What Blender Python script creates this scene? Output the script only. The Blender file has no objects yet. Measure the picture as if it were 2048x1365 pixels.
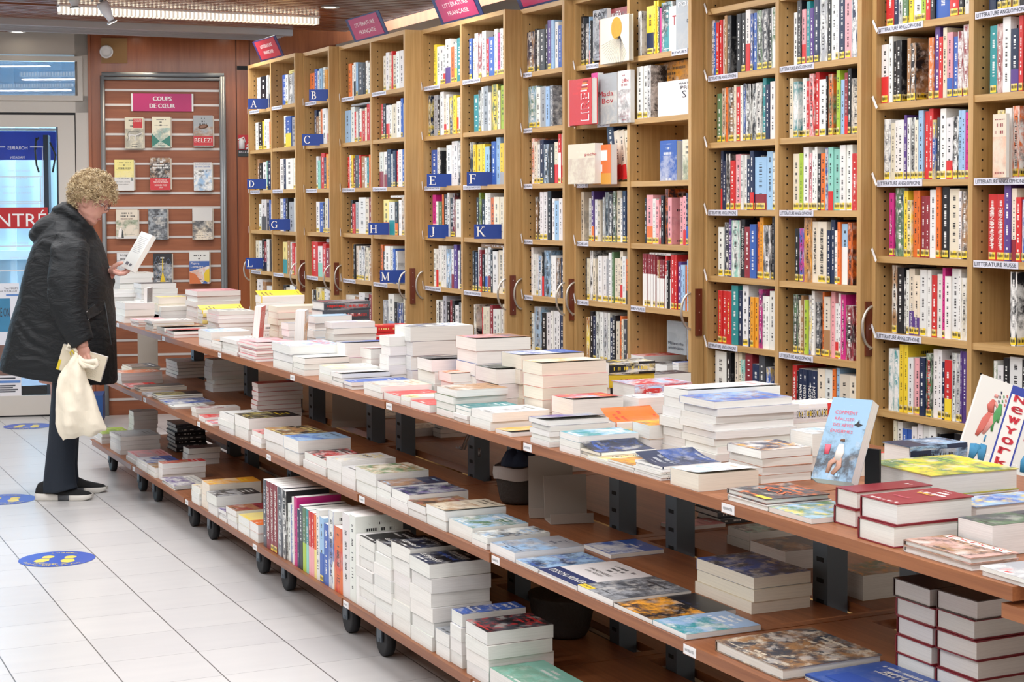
import bpy, bmesh, math, random
from mathutils import Vector, Matrix, noise as mnoise
random.seed(7)
SC = bpy.context.scene
COL = SC.collection
# ---------------------------------------------------------------- camera
EYE = Vector((0, 0, 1.5)); FPX = 3350.0; CY = 542.77; YAW, PITCH, ROLL = .44037, .0410, .0041
def _axes():
    s, c = math.sin(YAW), math.cos(YAW); F = Vector((s, c, 0)); Rt = Vector((c, -s, 0)); D = Vector((0, 0, -1))
    sp, cp = math.sin(PITCH), math.cos(PITCH); F2 = F*cp + D*sp; D2 = D*cp - F*sp
    sr, cr = math.sin(ROLL), math.cos(ROLL)
    return Rt*cr + D2*sr, D2*cr - Rt*sr, F2
CR, CD, CF = _axes()
cam_d = bpy.data.cameras.new('camera'); cam = bpy.data.objects.new('camera', cam_d); COL.objects.link(cam)
cam_d.sensor_width = 36; cam_d.lens = 36*FPX/2048; cam_d.shift_y = -(682.5-CY)/2048; cam_d.clip_start = .05; cam_d.clip_end = 200
cam.matrix_world = Matrix(((CR.x, -CD.x, -CF.x, EYE.x), (CR.y, -CD.y, -CF.y, EYE.y), (CR.z, -CD.z, -CF.z, EYE.z), (0, 0, 0, 1)))
SC.camera = cam
# ---------------------------------------------------------------- view, world, lamps
SC.view_settings.view_transform = 'Standard'; SC.view_settings.look = 'None'
SC.view_settings.exposure = 0.0; SC.view_settings.gamma = 1.0; SC.view_settings.use_curve_mapping = False
wd = bpy.data.worlds.new('daylight'); SC.world = wd; wd.use_nodes = True
bg = wd.node_tree.nodes['Background']; bg.inputs[0].default_value = (.72, .86, 1, 1); bg.inputs[1].default_value = 9.0
CEIL = 2.70
def area(name, loc, sx, sy, power, colr=(1, .95, .88), rot=(0, 0, 0), spread=math.pi):
    l = bpy.data.lights.new(name, 'AREA'); l.shape = 'RECTANGLE'; l.size = sx; l.size_y = sy; l.energy = power; l.color = colr; l.spread = spread
    o = bpy.data.objects.new(name, l); COL.objects.link(o); o.location = loc; o.rotation_euler = rot
    return o
LAMP_W = 27.0
LAMP_ROWS = [(1.86, 3.50, 10.35), (-.4, 1.5, 10.35), (.7, 2.6, 8.9), (-1.6, .2, 8.9), (1.2, 3.2, 7.5), (-1.2, .7, 7.5), (1.2, 3.2, 6.0), (-1.2, .7, 6.0),
             (1.2, 3.2, 4.5), (-1.2, .7, 4.5), (1.2, 3.2, 3.0), (-1.2, .7, 3.0), (1.2, 3.2, 1.5), (-1.2, .7, 1.5), (1.2, 3.2, 0.0), (-1.2, .7, 0.0)]
for i, (xa, xb, y) in enumerate(LAMP_ROWS):
    area('lamp_light', ((xa+xb)/2, y, CEIL-.075), (xb-xa)-.04, .06, LAMP_W, (.985, .985, 1))
# ---------------------------------------------------------------- pixel -> place helpers (frame 2048 x 1365)
def ray(x, y): return CF*FPX + CR*(x-1024) + CD*(y-CY)
def P(x, y, h):
    d = ray(x, y); return EYE + d*((h-EYE.z)/d.z)
def PX(x, y, X):
    d = ray(x, y); return EYE + d*(X/d.x)
def PY(x, y, Y):
    d = ray(x, y); return EYE + d*(Y/d.y)
def PN(x, y, p0, n):
    d = ray(x, y); return EYE + d*((p0-EYE).dot(n)/d.dot(n))
def proj(v):
    d = Vector(v)-EYE; z = d.dot(CF); return 1024+FPX*d.dot(CR)/z, CY+FPX*d.dot(CD)/z, z
# ---------------------------------------------------------------- materials
def lin(c):
    if isinstance(c, str): c = tuple(int(c[i:i+2], 16)/255 for i in (0, 2, 4))
    return tuple((v/12.92 if v <= .04045 else ((v+.055)/1.055)**2.4) for v in c[:3])+(1,)
class NT:
    def __init__(s, name):
        s.m = bpy.data.materials.new(name); s.m.use_nodes = True; s.t = s.m.node_tree; s.b = s.t.nodes['Principled BSDF']
    def n(s, typ, **kw):
        o = s.t.nodes.new(typ)
        for k, v in kw.items():
            if k.startswith('i_'): o.inputs[int(k[2:])].default_value = v
            else: setattr(o, k, v)
        return o
    def l(s, a, b): s.t.links.new(a, b)
    def math(s, op, a, b=None, c=None):
        o = s.t.nodes.new('ShaderNodeMath'); o.operation = op
        for i, v in enumerate((a, b, c)):
            if v is None: continue
            if isinstance(v, (int, float)): o.inputs[i].default_value = v
            else: s.l(v, o.inputs[i])
        return o.outputs[0]
    def mix(s, f, a, b):
        o = s.t.nodes.new('ShaderNodeMix'); o.data_type = 'RGBA'
        for i, v in ((0, f), (6, a), (7, b)):
            if isinstance(v, (int, float)): o.inputs[i].default_value = v
            elif isinstance(v, tuple): o.inputs[i].default_value = v
            else: s.l(v, o.inputs[i])
        return o.outputs[2]
MATS = {}
def plain(name, colr, rough=.6, metal=0, spec=.5, bump=0, bscale=60, emit=0, var=0, vscale=8, trans=0):
    if name in MATS: return MATS[name]
    k = NT(name); k.b.inputs['Base Color'].default_value = lin(colr); k.b.inputs['Roughness'].default_value = rough
    k.b.inputs['Metallic'].default_value = metal; k.b.inputs['Specular IOR Level'].default_value = spec
    if emit: k.b.inputs['Emission Color'].default_value = lin(colr); k.b.inputs['Emission Strength'].default_value = emit
    tc = k.n('ShaderNodeTexCoord')
    if var:
        nz = k.n('ShaderNodeTexNoise'); nz.inputs['Scale'].default_value = vscale; nz.inputs['Detail'].default_value = 4; k.l(tc.outputs['Object'], nz.inputs['Vector'])
        c = lin(colr); d = tuple(v*(1-var) for v in c[:3])+(1,); k.l(k.mix(nz.outputs[0], c, d), k.b.inputs['Base Color'])
    if bump:
        nz = k.n('ShaderNodeTexNoise'); nz.inputs['Scale'].default_value = bscale; nz.inputs['Detail'].default_value = 5; k.l(tc.outputs['Object'], nz.inputs['Vector'])
        bp = k.n('ShaderNodeBump'); bp.inputs['Strength'].default_value = bump; bp.inputs['Distance'].default_value = .01
        k.l(nz.outputs[0], bp.inputs['Height']); k.l(bp.outputs[0], k.b.inputs['Normal'])
    MATS[name] = k.m; return k.m
def wood(name, c1, c2, rough=.45, axis='z', fine=90, coat=0, speck=0):
    k = NT(name); tc = k.n('ShaderNodeTexCoord'); mp = k.n('ShaderNodeMapping'); k.l(tc.outputs['Object'], mp.inputs[0])
    mp.inputs['Scale'].default_value = {'z': (fine, fine, 3), 'y': (fine, 3, fine), 'x': (3, fine, fine)}[axis]
    nz = k.n('ShaderNodeTexNoise'); nz.inputs['Scale'].default_value = 1; nz.inputs['Detail'].default_value = 5; nz.inputs['Roughness'].default_value = .65; k.l(mp.outputs[0], nz.inputs['Vector'])
    mp2 = k.n('ShaderNodeMapping'); k.l(tc.outputs['Object'], mp2.inputs[0]); mp2.inputs['Scale'].default_value = {'z': (9, 9, .8), 'y': (9, .8, 9), 'x': (.8, 9, 9)}[axis]
    n2 = k.n('ShaderNodeTexNoise'); n2.inputs['Scale'].default_value = 1; n2.inputs['Detail'].default_value = 3; k.l(mp2.outputs[0], n2.inputs['Vector'])
    f = k.math('ADD', k.math('MULTIPLY', nz.outputs[0], .6), k.math('MULTIPLY', n2.outputs[0], .5))
    r = k.n('ShaderNodeMapRange'); r.inputs[1].default_value = .38; r.inputs[2].default_value = .72; k.l(f, r.inputs[0])
    k.l(k.mix(r.outputs[0], lin(c1), lin(c2)), k.b.inputs['Base Color']); k.b.inputs['Roughness'].default_value = rough
    k.b.inputs['Coat Weight'].default_value = coat; k.b.inputs['Coat Roughness'].default_value = .15
    MATS[name] = k.m; return k.m
def glass_mat(name, tint=(1, 1, 1, 1), refl=.5):
    k = NT(name); k.t.nodes.remove(k.b); out = k.t.nodes['Material Output']
    tr = k.n('ShaderNodeBsdfTransparent'); tr.inputs[0].default_value = tint; gl = k.n('ShaderNodeBsdfGlossy'); gl.inputs['Roughness'].default_value = .02
    lw = k.n('ShaderNodeFresnel'); lw.inputs[0].default_value = 1.45; f = k.math('MULTIPLY', lw.outputs[0], refl*2)
    mx = k.n('ShaderNodeMixShader'); k.l(f, mx.inputs[0]); k.l(tr.outputs[0], mx.inputs[1]); k.l(gl.outputs[0], mx.inputs[2]); k.l(mx.outputs[0], out.inputs[0])
    MATS[name] = k.m; return k.m
def printed_mat():
    k = NT('printed_cover')
    A = lambda n: k.n('ShaderNodeAttribute', attribute_name=n)
    c1, c2, ink, par = A('col'), A('col2'), A('ink'), A('par')
    sp = k.n('ShaderNodeSeparateColor'); k.l(par.outputs['Color'], sp.inputs[0]); kind, seed, W = sp.outputs[0], sp.outputs[1], sp.outputs[2]; H = par.outputs['Alpha']
    amt = c2.outputs['Alpha']
    uvn = k.n('ShaderNodeUVMap', uv_map='uv'); suv = k.n('ShaderNodeSeparateXYZ'); k.l(uvn.outputs[0], suv.inputs[0]); u, v = suv.outputs[0], suv.outputs[1]
    M = k.math; um = M('MULTIPLY', u, W); vm = M('MULTIPLY', v, H)
    def between(x, a, b): return M('MULTIPLY', M('GREATER_THAN', x, a), M('LESS_THAN', x, b))
    def wn(x):
        o = k.n('ShaderNodeTexWhiteNoise', noise_dimensions='1D'); k.l(x, o.inputs['W']); return o.outputs['Value']
    def is_k(n): return between(kind, n-.5, n+.5)
    sd = M('MULTIPLY', seed, 37.0)
    # spine lettering
    L = M('DIVIDE', vm, .0052)
    nz1 = k.n('ShaderNodeTexNoise', noise_dimensions='1D'); nz1.inputs['Scale'].default_value = 1; k.l(M('ADD', M('MULTIPLY', vm, 45.), sd), nz1.inputs['W'])
    m1 = M('MULTIPLY', M('GREATER_THAN', wn(M('ADD', M('FLOOR', L), sd)), .22), M('GREATER_THAN', M('FRACT', L), .28))
    m1 = M('MULTIPLY', m1, M('GREATER_THAN', nz1.outputs[0], .47)); m1 = M('MULTIPLY', m1, between(v, .15, .9))
    m1 = M('MULTIPLY', m1, between(M('ABSOLUTE', M('SUBTRACT', u, .5)), -1, .22)); m1 = M('MULTIPLY', m1, is_k(1))
    # front cover lettering
    R = M('DIVIDE', vm, .021); rr = wn(M('ADD', M('FLOOR', R), sd)); LU = M('DIVIDE', um, .0075)
    m2 = M('MULTIPLY', between(M('FRACT', R), .3, .8), M('LESS_THAN', M('ABSOLUTE', M('SUBTRACT', u, .5)), M('MULTIPLY', rr, .4)))
    m2 = M('MULTIPLY', m2, M('GREATER_THAN', wn(M('ADD', M('FLOOR', LU), M('MULTIPLY', rr, 91.))), .2)); m2 = M('MULTIPLY', m2, M('GREATER_THAN', M('FRACT', LU), .25))
    m2 = M('MULTIPLY', m2, M('MULTIPLY', M('MAXIMUM', between(v, .66, .92), between(v, .05, .14)), is_k(2)))
    # back cover small print
    R3 = M('DIVIDE', vm, .0055); L3 = M('DIVIDE', um, .004)
    m3 = M('MULTIPLY', M('GREATER_THAN', M('FRACT', R3), .55), M('GREATER_THAN', wn(M('ADD', M('FLOOR', L3), M('MULTIPLY', M('FLOOR', R3), 7.3))), .3))
    m3 = M('MULTIPLY', m3, M('MULTIPLY', between(v, .35, .85), between(u, .12, .88))); m3 = M('MULTIPLY', m3, M('MULTIPLY', is_k(3), .45))
    # sticker lettering
    L4 = M('DIVIDE', um, .006)
    m4 = M('MULTIPLY', M('MULTIPLY', between(v, .3, .7), between(u, .12, .9)), M('MULTIPLY', M('GREATER_THAN', M('FRACT', L4), .3), is_k(4)))
    mask = M('MINIMUM', M('ADD', M('ADD', m1, m2), M('ADD', m3, m4)), 1.)
    # picture
    cv = k.n('ShaderNodeCombineXYZ'); k.l(M('ADD', um, sd), cv.inputs[0]); k.l(M('ADD', vm, sd), cv.inputs[1]); k.l(sd, cv.inputs[2])
    nz = k.n('ShaderNodeTexNoise'); nz.inputs['Scale'].default_value = 13; nz.inputs['Detail'].default_value = 9; nz.inputs['Roughness'].default_value = .7; nz.inputs['Distortion'].default_value = .3; k.l(cv.outputs[0], nz.inputs['Vector'])
    nb = k.n('ShaderNodeTexNoise'); nb.inputs['Scale'].default_value = 30; nb.inputs['Detail'].default_value = 7; nb.inputs['Roughness'].default_value = .7; k.l(cv.outputs[0], nb.inputs['Vector'])
    def sm(x, a, b):
        r = k.n('ShaderNodeMapRange', interpolation_type='SMOOTHSTEP'); r.inputs[1].default_value = a; r.inputs[2].default_value = b; k.l(x, r.inputs[0]); return r.outputs[0]
    pic = M('MULTIPLY', sm(nz.outputs[0], .40, .60), M('MINIMUM', M('MULTIPLY', amt, 1.6), 1.))
    pic = M('MULTIPLY', pic, M('MAXIMUM', M('LESS_THAN', v, .64), M('GREATER_THAN', amt, .75)))
    dk = M('MULTIPLY', M('MULTIPLY', sm(nb.outputs[0], .48, .66), sm(nz.outputs[0], .35, .5)), M('MULTIPLY', M('GREATER_THAN', pic, .02), M('MULTIPLY', amt, .8)))
    nc = k.n('ShaderNodeTexNoise'); nc.inputs['Scale'].default_value = 22; nc.inputs['Detail'].default_value = 6; cw = k.n('ShaderNodeVectorMath', operation='ADD'); cw.inputs[1].default_value = (7.7, 3.1, 5); k.l(cv.outputs[0], cw.inputs[0]); k.l(cw.outputs[0], nc.inputs['Vector'])
    lt = M('MULTIPLY', M('MULTIPLY', sm(nc.outputs[0], .52, .66), M('GREATER_THAN', pic, .02)), M('MULTIPLY', amt, .55))
    base = k.mix(pic, c1.outputs['Color'], c2.outputs['Color']); base = k.mix(lt, base, (.75, .73, .68, 1)); base = k.mix(dk, base, ink.outputs['Color'])
    k.l(k.mix(mask, base, ink.outputs['Color']), k.b.inputs['Base Color'])
    k.b.inputs['Roughness'].default_value = .38; k.b.inputs['Specular IOR Level'].default_value = .45
    MATS['printed'] = k.m
def pages_mat():
    k = NT('paper_pages'); tc = k.n('ShaderNodeTexCoord'); at = k.n('ShaderNodeAttribute', attribute_name='col')
    uv = k.n('ShaderNodeUVMap', uv_map='uv'); mp = k.n('ShaderNodeMapping'); mp.inputs['Scale'].default_value = (5, 900, 1); k.l(uv.outputs[0], mp.inputs[0])
    nz = k.n('ShaderNodeTexNoise'); nz.inputs['Scale'].default_value = 1; nz.inputs['Detail'].default_value = 2; k.l(mp.outputs[0], nz.inputs['Vector'])
    r = k.n('ShaderNodeMapRange'); r.inputs[1].default_value = .3; r.inputs[2].default_value = .62; r.inputs[3].default_value = .84; r.inputs[4].default_value = 1; k.l(nz.outputs[0], r.inputs[0])
    vm = k.n('ShaderNodeVectorMath', operation='SCALE'); k.l(at.outputs['Color'], vm.inputs[0]); k.l(r.outputs[0], vm.inputs['Scale'])
    k.l(vm.outputs[0], k.b.inputs['Base Color']); k.b.inputs['Roughness'].default_value = .85; k.b.inputs['Specular IOR Level'].default_value = .2
    MATS['pages'] = k.m
printed_mat(); pages_mat()
OAK = wood('light_oak_laminate', 'cca66f', 'a6814c', .5, 'z'); OAKY = wood('light_oak_edge', 'cfaa72', 'aa844e', .5, 'y')
CHERRY = wood('cherry_board', 'a4683f', '7b4728', .42, 'y'); PANEL = wood('red_wood_panel', 'ac6238', '8c4a29', .35, 'z', 40, .3)
SLATW = wood('reddish_ceiling_wood', 'a3684a', '6b3b28', .3, 'x', 40, .4); HOLE = plain('peg_hole_black', '16120e', .9)
WHITE = plain('white_plastic', 'e9e9ea', .4); BLACK = plain('black_rubber', '14151a', .6); STEEL = plain('brushed_steel', 'b9bcc0', .3, .9)
POST = plain('dark_grey_painted_steel', '5d6872', .45, .3, bump=.05, bscale=400); ALU = plain('beige_grey_painted_frame', 'c8c2ba', .5, bump=.04, bscale=300)
BEIGE = plain('beige_painted_wall', 'e4dfd4', .8, bump=.05, bscale=200); GREY = plain('grey_metal', '8f9396', .38, .25)
# ---------------------------------------------------------------- mesh builder
class MB:
    def __init__(s): s.v = []; s.f = []; s.mi = []; s.uv = []; s.c = []; s.c2 = []; s.ik = []; s.pr = []; s.smooth = False; s.data = False; s.sm = []
    def vert(s, p): s.v.append(tuple(p)); return len(s.v)-1
    def face(s, pts, mi=0, uv=None, c=None, c2=None, ink=None, par=None, smooth=False):
        n = len(s.v); s.v += [tuple(p) for p in pts]; s.idx(list(range(n, n+len(pts))), mi, uv, c, c2, ink, par, smooth)
    def idx(s, ids, mi=0, uv=None, c=None, c2=None, ink=None, par=None, smooth=False):
        s.f.append(ids); s.mi.append(mi); s.sm.append(smooth)
        if uv is None: uv = [(0, 0), (1, 0), (1, 1), (0, 1)][:len(ids)] if len(ids) <= 4 else [(0, 0)]*len(ids)
        s.uv.append(uv)
        if c is not None: s.data = True
        s.c.append(c or (1, 1, 1, 1)); s.c2.append(c2 or (1, 1, 1, 0)); s.ik.append(ink or (0, 0, 0, 1)); s.pr.append(par or (0, 0, .1, .1))
    def box(s, x0, x1, y0, y1, z0, z1, mi=0, xf=None, c=None, par=None, skip=''):
        q = [Vector(p) for p in ((x0, y0, z0), (x1, y0, z0), (x1, y1, z0), (x0, y1, z0), (x0, y0, z1), (x1, y0, z1), (x1, y1, z1), (x0, y1, z1))]
        if xf is not None: q = [xf @ p for p in q]
        for nm, ids in (('z', (3, 2, 1, 0)), ('Z', (4, 5, 6, 7)), ('y', (0, 1, 5, 4)), ('X', (1, 2, 6, 5)), ('Y', (2, 3, 7, 6)), ('x', (3, 0, 4, 7))):
            if nm in skip: continue
            s.face([q[i] for i in ids], mi, None, c, None, None, par)
    def ring_loft(s, rings, mi=0, cap=True, smooth=True, closed=True):
        base = len(s.v); n = len(rings[0])
        for r in rings: s.v += [tuple(p) for p in r]
        for i in range(len(rings)-1):
            for j in range(n if closed else n-1):
                a = base+i*n+j; b = base+i*n+(j+1) % n; s.idx([a, b, b+n, a+n], mi, smooth=smooth)
        if cap and closed:
            s.idx([base+j for j in reversed(range(n))], mi, smooth=False); e = base+(len(rings)-1)*n; s.idx([e+j for j in range(n)], mi, smooth=False)
    def tube(s, pts, rad, n=8, mi=0, cap=True):
        pts = [Vector(p) for p in pts]; rs = rad if isinstance(rad, (list, tuple)) else [rad]*len(pts); rings = []; up = None
        for i, p in enumerate(pts):
            t = (pts[min(i+1, len(pts)-1)]-pts[max(i-1, 0)]).normalized()
            if up is None: up = t.orthogonal().normalized()
            up = (up-t*up.dot(t)); up = up.normalized() if up.length > 1e-6 else t.orthogonal().normalized(); sd = t.cross(up)
            rings.append([p+(up*math.cos(a)+sd*math.sin(a))*rs[i] for a in [2*math.pi*k/n for k in range(n)]])
        s.ring_loft(rings, mi, cap)
    def build(s, name, mats, parent=None, mw=None, label=None):
        me = bpy.data.meshes.new(name); me.from_pydata(s.v, [], s.f)
        for m in (mats if isinstance(mats, (list, tuple)) else [mats]): me.materials.append(m)
        me.polygons.foreach_set('material_index', s.mi); me.polygons.foreach_set('use_smooth', s.sm)
        uvl = me.uv_layers.new(name='uv'); flat = []
        for u in s.uv:
            for a in u: flat += a[:2]
        uvl.data.foreach_set('uv', flat)
        if s.data:
            for nm, arr in (('col', s.c), ('col2', s.c2), ('ink', s.ik), ('par', s.pr)):
                at = me.color_attributes.new(nm, 'FLOAT_COLOR', 'CORNER'); fl = []
                for f, a in zip(s.f, arr): fl += list(a)*len(f)
                at.data.foreach_set('color', fl)
        me.update()
        o = bpy.data.objects.new(name, me); COL.objects.link(o)
        if parent is not None: o.parent = parent
        if mw is not None: o.matrix_local = mw
        if label: o['label'] = label
        return o
def tag(o, label=None, cat=None, group=None, kind=None):
    if label: o['label'] = label
    if cat: o['category'] = cat
    if group: o['group'] = group
    if kind: o['kind'] = kind
    return o
def empty(name, loc=(0, 0, 0), rz=0, mw=None):
    o = bpy.data.objects.new(name, None); COL.objects.link(o); o.empty_display_size = .05
    if mw is not None: o.matrix_world = mw
    else: o.location = loc; o.rotation_euler = (0, 0, rz)
    return o
def struct(o, label=None): o['kind'] = 'structure'; return tag(o, label)
_tc = {}
def text_geo(s):
    if s in _tc: return _tc[s]
    cu = bpy.data.curves.new('t', 'FONT'); cu.body = s; cu.resolution_u = 2; cu.align_x = 'CENTER'; o = bpy.data.objects.new('t', cu); COL.objects.link(o)
    dg = bpy.context.evaluated_depsgraph_get(); me = bpy.data.meshes.new_from_object(o.evaluated_get(dg))
    v = [(a.co.x, a.co.y) for a in me.vertices]; f = [list(p.vertices) for p in me.polygons]
    bpy.data.objects.remove(o); bpy.data.curves.remove(cu); bpy.data.meshes.remove(me)
    x0, x1 = min(a[0] for a in v), max(a[0] for a in v); y0, y1 = min(a[1] for a in v), max(a[1] for a in v)
    _tc[s] = ([((a[0]-x0)/(x1-x0)-.5, (a[1]-y0)/(y1-y0)-.5) for a in v], f, (x1-x0)/max(y1-y0, 1e-6)); return _tc[s]
def text(mb, s, org, ux, uy, w, h, mi=0, off=.0006, bold=0):
    """lettering s centred at org, spanning w along ux and h along uy"""
    v, f, _ = text_geo(s); org, ux, uy = Vector(org), Vector(ux).normalized(), Vector(uy).normalized(); nn = ux.cross(uy)*off
    for sh in ([0] if not bold else [-bold, 0, bold]):
        b = len(mb.v); mb.v += [tuple(org+ux*(a[0]*w+sh)+uy*(a[1]*h)+nn*(1+abs(sh)*20)) for a in v]
        for q in f: mb.idx([b+i for i in q], mi)
ORD = 'first second third fourth fifth sixth seventh eighth ninth tenth eleventh twelfth thirteenth fourteenth fifteenth sixteenth seventeenth eighteenth nineteenth twentieth twenty-first twenty-second twenty-third twenty-fourth twenty-fifth twenty-sixth twenty-seventh twenty-eighth twenty-ninth thirtieth'.split()
PAL = dict(D='4b322b', C='efe8d8', w='eeeeea', c='e6dcc6', y='f2d43a', k='1c1d22', g='4a4e55', G='5d7f5a', r='d32f2f', R='8d2b35', b='3b62b5', n='22304f', l='9fc4e6', o='e8752e', p='eda7ad', m='cf2b86',
           t='2f8f94', v='5b4088', s='a9adb2', B='a97f55', a='8fd0c0', L='a9c93c', Y='efe08a', q='c9a39a', O='f0a531')
CNAME = dict(D='dark brown', C='cream', w='white', c='cream', y='yellow', k='black', g='dark grey', G='green', r='red', R='burgundy', b='blue', n='navy', l='pale blue', o='orange', p='pink', m='magenta',
             t='teal', v='purple', s='light grey', B='tan', a='aqua', L='lime green', Y='pale yellow', q='dusty pink', O='amber')
def pc(k, j=0):
    c = lin(PAL[k]); q = 1+random.uniform(-2.6*j, .3*j); return tuple(max(0, min(1, a*q*(1+random.uniform(-j, j)*.5))) for a in c[:3])+(1,)
DARK = set('kgRbnvtGBr') | {'D'}
# ---------------------------------------------------------------- a book; local x spine -> fore edge, y foot -> head, z back -> front
def book_geo(W, H, T, col='w', col2=None, ink=None, art=.0, band=None, hard=False, curl=0, paper='w', seed=None, xf=None, mc=None, mp=None, mi=(0, 0), bandh=.35, shear=0):
    mc = mc or MB(); mp = mp or MB(); seed = random.random() if seed is None else seed
    xf = xf or Matrix.Identity(4); e = .0022 if hard else .0005; ov = .003 if hard else 0
    C1 = pc(col, .06); C2 = pc(col2 or col)[:3]+(art,); IK = pc(ink or ('w' if col in DARK else 'k'))
    x0, x1, y0, y1 = -W/2, W/2, -H/2, H/2
    def q(pts, kd, w, h, c=C1, uv=None): mc.face([xf @ Vector(p) for p in pts], mi[0], uv, c, C2 if c is C1 else c[:3]+(0,), IK, (kd, seed, w, h))
    # front board, possibly curling up at the fore edge
    n = 6 if curl else 1
    for i in range(n):
        a, b = i/n, (i+1)/n; za, zb = T+curl*a**2.2, T+curl*b**2.2; xa, xb = x0+W*a, x0+W*b
        q([(xa, y0, za), (xb, y0, zb), (xb, y1, zb), (xa, y1, za)], 2, W, H, uv=[(a, 0), (b, 0), (b, 1), (a, 1)])
        q([(xb, y0, zb-e), (xa, y0, za-e), (xa, y1, za-e), (xb, y1, zb-e)], 0, W, H, c=pc('w') if not curl else pc(col if curl > .012 else 'w'))
        q([(xa, y0, za-e), (xb, y0, zb-e), (xb, y0, zb), (xa, y0, za)], 0, W, H); q([(xb, y1, zb-e), (xa, y1, za-e), (xa, y1, za), (xb, y1, zb)], 0, W, H)
    q([(x1, y0, T-e+curl), (x1, y1, T-e+curl), (x1, y1, T+curl), (x1, y0, T+curl)], 0, W, H)
    q([(x0, y0, 0), (x0, y1, 0), (x1, y1, 0), (x1, y0, 0)], 3, W, H, uv=[(1, 0), (1, 1), (0, 1), (0, 0)])
    for a in (((x0, y0, 0), (x1, y0, 0), (x1, y0, e), (x0, y0, e)), ((x1, y1, 0), (x0, y1, 0), (x0, y1, e), (x1, y1, e)), ((x1, y0, 0), (x1, y1, 0), (x1, y1, e), (x1, y0, e)), ((x0, y0, e), (x1, y0, e), (x1, y1, e), (x0, y1, e))): q(a, 0, W, H)
    # spine, with an optional coloured band at its foot
    ys = [(y0, y0+H*bandh, pc(band), 0), (y0+H*bandh, y1, C1, 1)] if band else [(y0, y1, C1, 1)]
    for ya, yb, cc, kd in ys:
        va, vb = (ya-y0)/H, (yb-y0)/H; b_ = .0012 if T > .008 else 0
        q([(x0-b_, yb, T*.8), (x0-b_, yb, T*.2), (x0-b_, ya, T*.2), (x0-b_, ya, T*.8)], kd, T, H, cc, [(1, vb), (0, vb), (0, va), (1, va)])
        q([(x0-b_, yb, T*.2), (x0, yb, 0), (x0, ya, 0), (x0-b_, ya, T*.2)], 0, T, H, cc); q([(x0, yb, T), (x0-b_, yb, T*.8), (x0-b_, ya, T*.8), (x0, ya, T)], 0, T, H, cc)
    q([(x0, y0, 0), (x0, y0, T), (x0+e, y0, T), (x0+e, y0, 0)], 0, T, T); q([(x0, y1, 0), (x0+e, y1, 0), (x0+e, y1, T), (x0, y1, T)], 0, T, T)
    pw = pc('C' if paper == 'c' else paper, .03)
    X0, X1, Y0, Y1 = x0+e, x1-ov-.0002, y0+ov+.0002, y1-ov-.0002; z0, z1 = e, T-e
    def pg(pts, w, h): mp.face([xf @ Vector(p) for p in pts], mi[1], [(0, 0), (w, 0), (w, h), (0, h)], pw)
    pg([(X0, Y0, z0), (X1, Y0, z0), (X1, Y0, z1), (X0, Y0, z1)], W, T); pg([(X1, Y0, z0), (X1, Y1, z0), (X1, Y1, z1), (X1, Y0, z1)], H, T)
    pg([(X1, Y1, z0), (X0, Y1, z0), (X0, Y1, z1), (X1, Y1, z1)], W, T)
    if curl: pg([(X0, Y0, z1), (X1, Y0, z1), (X1, Y1, z1), (X0, Y1, z1)], W, .001)
    return mc, mp
FLAT = Matrix(((0, 1, 0, 0), (-1, 0, 0, 0), (0, 0, 1, 0), (0, 0, 0, 1)))       # lying, head towards +X, spine towards +Y
STAND = Matrix(((1, 0, 0, 0), (0, 0, -1, 0), (0, 1, 0, 0), (0, 0, 0, 1)))      # upright, spine to the aisle, front cover to the near side
FACE = Matrix(((0, 0, -1, 0), (-1, 0, 0, 0), (0, 1, 0, 0), (0, 0, 0, 1)))      # upright, front cover to the aisle
def place_book(name, mw, W, H, T, label, cat='book', group=None, sticker=False, **kw):
    mc, mp = book_geo(W, H, T, **kw)
    o = mc.build(name, MATS['printed'], None); o.matrix_world = mw; tag(o, label, cat, group)
    mp.build('pages', MATS['pages'], o)
    if sticker:
        m = MB(); yc = pc('y'); m.face([(-W/2-.0018, -H/2+.026, T*.9), (-W/2-.0018, -H/2+.026, T*.1), (-W/2-.0018, -H/2+.004, T*.1), (-W/2-.0018, -H/2+.004, T*.9)], 0, [(1, 1), (0, 1), (0, 0), (1, 0)], yc, yc, (0.01, .01, .01, 1), (4, .2, T, .02))
        m.face([(-W/2, -H/2+.004, T+.0006), (-W/2+.05, -H/2+.004, T+.0006), (-W/2+.05, -H/2+.026, T+.0006), (-W/2, -H/2+.026, T+.0006)], 0, None, yc, yc, (0.01, .01, .01, 1), (4, .2, .05, .02))
        m.build('price_sticker', MATS['printed'], o, label='yellow second-hand price sticker')
    return o
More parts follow.
